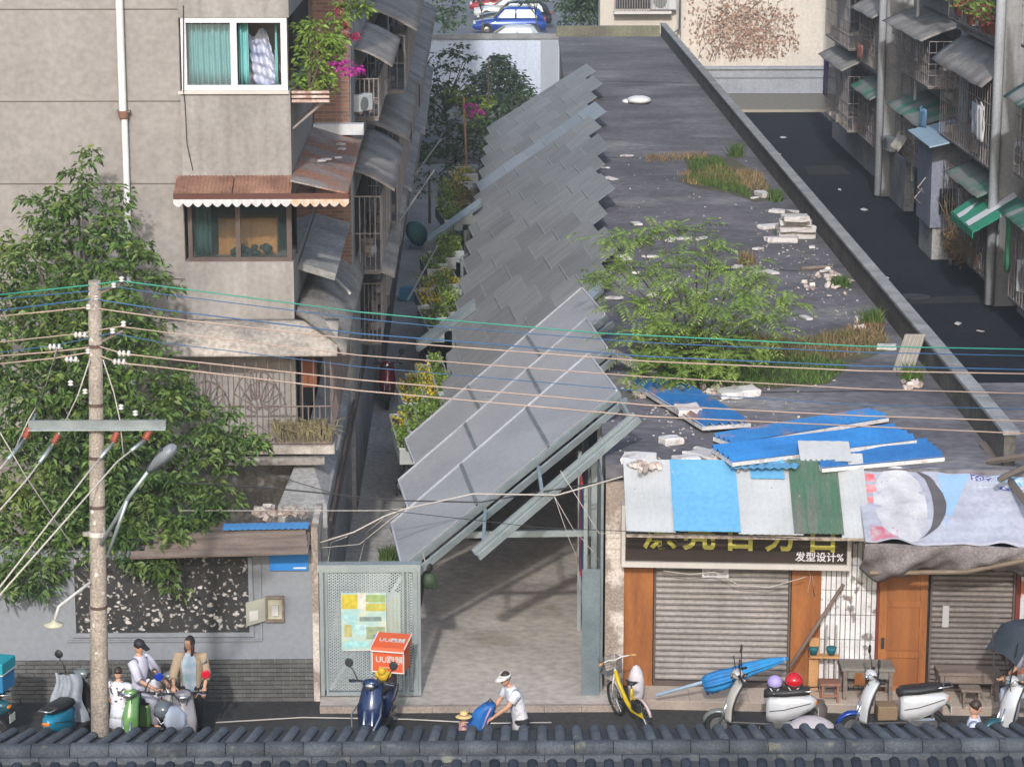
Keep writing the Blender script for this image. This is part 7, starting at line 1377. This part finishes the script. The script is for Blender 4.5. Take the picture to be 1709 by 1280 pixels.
    for kind, mat, opt in clothes:
        mb = MB()
        if kind == 'top':
            hem = opt.get('hem', .44); pel = V('pelvis'); sp, ch, nk = V('spine'), V('chest'), V('neck'); ax = (ch-pel).normalized(); fl = opt.get('flare', 1.0)
            ring = lambda c, rx, ry: mb.ring(c, ax, rx*H, ry*H, 16, (1,0,0) if abs(ax.x) < .8 else (0,0,1))
            low = pel - Vector((0,0,(.52-hem)*H)); mb.loft([ring(low, .098*fl, .078*fl), ring(pel, .094, .070), ring(sp, .088, .066), ring(ch, .102, .072), ring(ch.lerp(nk,.62), .098, .058), ring(ch.lerp(nk,.86), .060, .046), ring(nk, .040, .040)])
            lpart('top', mb, mat, t, True)
            ln = opt.get('sleeve', .6)
            for s in 'lr':
                a, e, w_ = V('sh'+s), V('el'+s), V('wr'+s); m2 = MB(); pts = [ch.lerp(a,.7)+Vector((0,0,.012*H)), a, a.lerp(e, min(1,ln*2))]; rr = [.046*H,.047*H,.041*H]
                if ln > .5: pts.append(e.lerp(w_, (ln-.5)*2)); rr.append(.032*H)
                m2.path(pts, rr, 10); lpart('sleeve', m2, mat, t, True)
        elif kind == 'trousers':
            k = opt.get('len', 1)
            for s in 'lr':
                h_, kn, an = V('hip'+s), V('knee'+s), V('ank'+s); mb.path([V('pelvis')+Vector((0,0,.01*H)), h_, h_.lerp(kn,.55), kn] + ([kn.lerp(an,.92)] if k == 1 else []), [.066*H,.066*H,.054*H,.046*H]+([.036*H] if k == 1 else []), 10)
            lpart('trousers', mb, mat, t, True)
        elif kind == 'skirt':
            p = V('pelvis'); mb.loft([mb.ring(p+Vector((0,0,z*H)), (0,0,1), a*H, b*H, 16) for z,a,b in ((.06,.08,.065),(-.06,.10,.085),(-.16,.13,.11))]); lpart('skirt', mb, mat, t, True)
        elif kind == 'cardigan':
            pel, ch, nk = V('pelvis'), V('chest'), V('neck'); R_ = []
            for c, a in ((pel-Vector((0,0,.05*H)),.108),(pel,.106),(V('spine'),.100),(ch,.112),(ch.lerp(nk,.6),.106),(nk-Vector((0,0,.01*H)),.062)): R_.append([c + Vector((math.cos(R(q))*a*.72*H, math.sin(R(q))*a*H, 0)) for q in range(38, 323, 15)])
            n = len(R_[0]); mb.add([p for r in R_ for p in r], [(k*n+i, k*n+i+1, (k+1)*n+i+1, (k+1)*n+i) for k in range(len(R_)-1) for i in range(n-1)]); solid(lpart('cardigan', mb, mat, t, True), .012)
            for s in 'lr': lpart('sleeve', MB().path([ch.lerp(V('sh'+s),.6)+Vector((0,0,.012*H)), V('sh'+s)+Vector((0,0,.003*H)), V('el'+s), V('el'+s).lerp(V('wr'+s),.5)], [.058*H,.057*H,.045*H,.038*H], 10), mat, t, True)
        elif kind == 'cap':
            mb.ell(hd(-.012,0,.062), (.112*hs,.098*hs,.088*hs), 14, 8, HM); lpart('cap', mb, mat, t, True); b2 = MB(); b2.add([hd(.06,-.085,.055),hd(.06,.085,.055),hd(.20,.06,.02),hd(.20,-.06,.02)], [(0,1,2,3)]); solid(lpart('cap_peak', b2, mat, t), .012)
        elif kind == 'visor':
            mb.loft([mb.ring(hd(-.005,0,z), HM @ Vector((0,0,1)), .106*hs, .092*hs, 16) for z in (.03,.095)], cap=False); solid(lpart('visor_band', mb, mat, t, True), .01)
            b2 = MB(); A = [R(q) for q in range(-80,81,16)]; b2.add([hd(.10*math.cos(a),.088*math.sin(a),.065) for a in A]+[hd(.04+.18*math.cos(a),.105*math.sin(a),.025) for a in A], [(i,i+1,len(A)+i+1,len(A)+i) for i in range(len(A)-1)]); solid(lpart('visor_peak', b2, mat, t, True), .008)
        elif kind == 'strawhat':
            mb.lathe([(.02,.115),(.06,.11),(.085,.085),(.095,.02),(.10,.0),(.19,-.025),(.20,-.03),(.10,-.008)], (0,0,0), 18); mb.v = [tuple(hd(p[0]*1.15, p[1]*1.1, p[2]*1.1+.05)) for p in mb.v]; lpart('straw_hat', mb, mat, t, True); b2 = MB().lathe([(.107,.0),(.106,.03)], (0,0,0), 18); b2.v = [tuple(hd(p[0]*1.15,p[1]*1.1,p[2]*1.1+.055)) for p in b2.v]; lpart('hat_band', b2, flat('hat_band', (.45,.22,.16)), t, True)
        elif kind == 'mask': mb.ell(hd(.065,0,-.06), (.04*hs,.055*hs,.04*hs), 10, 6, HM); lpart('mask', mb, mat, t, True)
        elif kind == 'shoes':
            for s in 'lr': mb.ell(V('ank'+s).lerp(V('toe'+s),.55)+Vector((0,0,-.008*H)), (.058*H,.027*H,.022*H), 10, 6)
            lpart('shoes', mb, mat, t, True)
    return t
def arms(l, r): 
    d = {}
    for s, a in (('l',l),('r',r)): d['el'+s], d['wr'+s] = a
    return d
m_wsh = M('white_print_shirt', (.66,.66,.70), (.48,.49,.56), scale=13, rough=.85, lo=.55, hi=.62); m_blk = M('black_cloth', (.02,.02,.024), rough=.9)
shoes = ('shoes', m_black, {})
yv = 35.0; xv = F(868,1150,yv).x
lean = dict(spine=(.02,0,.62), chest=(.06,0,.735), neck=(.10,0,.835), shl=(.075,.105,.79), shr=(.075,-.105,.79))
person('woman in white sun visor and white patterned shirt leaning forward with both arms out', (xv, yv, .008), R(200), 1.60, {**lean, **arms(((.17,.13,.69),(.285,.085,.60)), ((.16,-.12,.665),(.285,-.055,.555)))}, [('top', m_wsh, dict(hem=.42, sleeve=.32, flare=1.06)), ('trousers', m_blk, {}), ('visor', flat('visor_white', (.62,.60,.59)), {}), shoes], R(22), R(10))
bagc = F(808,1190,34.9); bag = thing('blue_bag', 'bright blue cloth bag held open by the woman in the white visor', 'bag', bagc - Vector((0,0,.28)))
part('cloth', MB().loft([[(bagc.x + dx + a*math.cos(2*math.pi*i/16)*(1+.12*math.sin(5*i)), bagc.y + .10*math.sin(2*math.pi*i/16)*(1+.1*math.cos(4*i)), bagc.z + z) for i in range(16)] for a, z, dx in ((.10,-.30,-.10),(.15,-.22,-.09),(.16,-.08,-.04),(.14,.06,.02),(.09,.15,.08))]), M('blue_nylon', (.015,.13,.42), (.01,.09,.30), scale=7, rough=.55), bag, True)
part('trim', MB().path([bagc+Vector((.10,-.11,.12)), bagc+Vector((.03,-.13,-.02)), bagc+Vector((-.02,-.13,-.18))], .015, 5), flat('bag_trim', (.40,.30,.48)), bag)
part('handle', MB().path([bagc+Vector((.02,0,.14)), bagc+Vector((.09,0,.22)), bagc+Vector((.15,0,.13))], .012, 5), m_wire_k, bag)
hc = F(773,1185,34.7); person('small child in a yellow straw hat, only the hat showing above the tiles', (hc.x, 34.7, .008), R(10), hc.z*.96, {}, [('top', flat('child_pink', (.55,.30,.30)), {}), ('trousers', flat('child_grey', (.2,.2,.25)), dict(len=.5)), ('strawhat', M('straw', (.68,.52,.22), (.58,.43,.18), scale=18, rough=.8), {}), shoes], 0, 0)
# left-hand group
yw = 36.45; person('long-haired woman in beige cardigan and pale blue top standing over the mauve scooter', (F(319,1120,yw).x, yw, .008), R(-97), 1.62, arms(((-.0,.15,.66),(.09,.14,.53)), ((.06,-.15,.655),(.16,-.13,.565))), [('top', M('blue_white_top', (.55,.60,.68), (.30,.45,.55), scale=6, rough=.85), dict(hem=.47, sleeve=.2)), ('cardigan', M('beige_knit', (.38,.29,.20), (.32,.24,.165), scale=9, rough=.95), {}), ('trousers', m_blk, {}), shoes], R(-30), R(6), 'long')
sit = dict(pelvis=(0,0,.50), kneel=(.22,.10,.47), kneer=(.22,-.10,.47), ankl=(.24,.11,.24), ankr=(.24,-.11,.24), toel=(.33,.12,.22), toer=(.33,-.12,.22), hipl=(.03,.06,.49), hipr=(.03,-.06,.49))
yc_ = 36.35; person('rider in black cap and white shirt sitting on the green scooter', (F(233,1130,yc_).x, yc_, .008), R(-28), 1.60, {**sit, **arms(((.10,.14,.66),(.20,.11,.60)), ((.09,-.14,.66),(.20,-.10,.60)))}, [('top', M('white_blouse', (.58,.57,.66), (.48,.47,.57), scale=5, rough=.85), dict(hem=.46, sleeve=.55)), ('trousers', M('grey_print', (.42,.42,.48), (.30,.31,.38), scale=9, rough=.9), {}), ('cap', flat('cap_black', (.02,.02,.025)), {}), shoes], 0, R(18))
yk = 36.2; person('dark-haired toddler in pale print standing before the capped rider', (F(258,1150,yk).x, yk, .35), R(-60), .86, {}, [('top', M('toddler_print', (.48,.52,.60), (.62,.55,.52), scale=9, rough=.9), dict(hem=.38, sleeve=.5)), ('trousers', M('toddler_trousers', (.50,.46,.52), (.38,.36,.42), scale=9, rough=.9), {}), shoes], 0, 0)
yd = 35.7; person('girl with tied hair in a black-and-white patterned top beside the utility pole', (F(198,1150,yd).x, yd, .008), R(75), 1.40, arms(((.06,.14,.64),(.13,.12,.52)), ((.05,-.14,.64),(.14,-.11,.52))), [('top', M('swirl_top', (.62,.62,.66), (.05,.05,.07), scale=16, rough=.85, lo=.56, hi=.60), dict(hem=.46, sleeve=.3, flare=1.12)), ('skirt', flat('pale_skirt', (.50,.52,.58)), {}), shoes], 0, R(10), 'short')
# right-hand people
ym = 33.4; hp_ = F(1633,1172,ym); person('man in white T-shirt looking down at a phone in front of the bench', (hp_.x-.05, ym, .008), R(-12), hp_.z*1.02, {**arms(((.06,.13,.66),(.17,.06,.69)), ((.06,-.13,.66),(.18,-.05,.68)))}, [('top', flat('white_tee', (.56,.60,.72)), dict(sleeve=.3)), ('trousers', m_blk, {}), shoes], 0, R(30))
single('mobile_phone', MB().cbox((hp_.x+.29, ym-.07, hp_.z*.70), (.012,.075,.15), R(-12), 0, R(-25)), m_black, 'black mobile phone in the hands of the man in the white T-shirt', 'phone', bevel=.005)
yr = 36.3; person('person in pale shirt sitting under the dark rain canopy at the right edge', (F(1722,1120,yr).x, yr, .008), R(200), 1.58, {**sit, **arms(((.10,.14,.65),(.22,.12,.60)), ((.10,-.14,.65),(.22,-.12,.60)))}, [('top', M('pale_shirt', (.52,.50,.56), (.40,.39,.46), scale=4, rough=.85), dict(sleeve=.4)), ('trousers', flat('pale_trousers', (.34,.38,.48)), {}), shoes], 0, R(10))
q = F(712,946,38.55); hb_ = thing('hanging_bundle', 'dark green bundle and black ball hanging from the canopy corner behind the gate', 'bundle', q - Vector((0,0,.35)))
part('ball', MB().ell(q, (.10,.10,.10), 12, 8), m_black, hb_, True); part('cloth_bundle', MB().ell(q-Vector((-.03,0,.22)), (.13,.10,.14), 12, 8).ell(q-Vector((-.11,0,.25)), (.06,.06,.13), 8, 6), flat('bundle_green', (.035,.06,.03)), hb_, True); part('cord', MB().path([q+Vector((-.06,-.05,.25)), q], .01, 4), m_wire_w, hb_)
# ------------------------------------------------------------------ humid air
hz = lobj('haze', mesh(MB().box((-60,-12,-1),(80,230,21)), 'haze'), None); tag(hz, 'thin humid haze in the air over the whole place', 'haze', kind='stuff')
mh = bpy.data.materials.new('humid_air'); mh.use_nodes = True; n_ = mh.node_tree; n_.nodes.remove(n_.nodes['Principled BSDF']); pv = n_.nodes.new('ShaderNodeVolumePrincipled')
pv.inputs['Color'].default_value = (.88,.93,1,1); pv.inputs['Density'].default_value = .0008; pv.inputs['Anisotropy'].default_value = .2
n_.links.new(pv.outputs[0], n_.nodes['Material Output'].inputs['Volume']); hz.data.materials.append(mh)
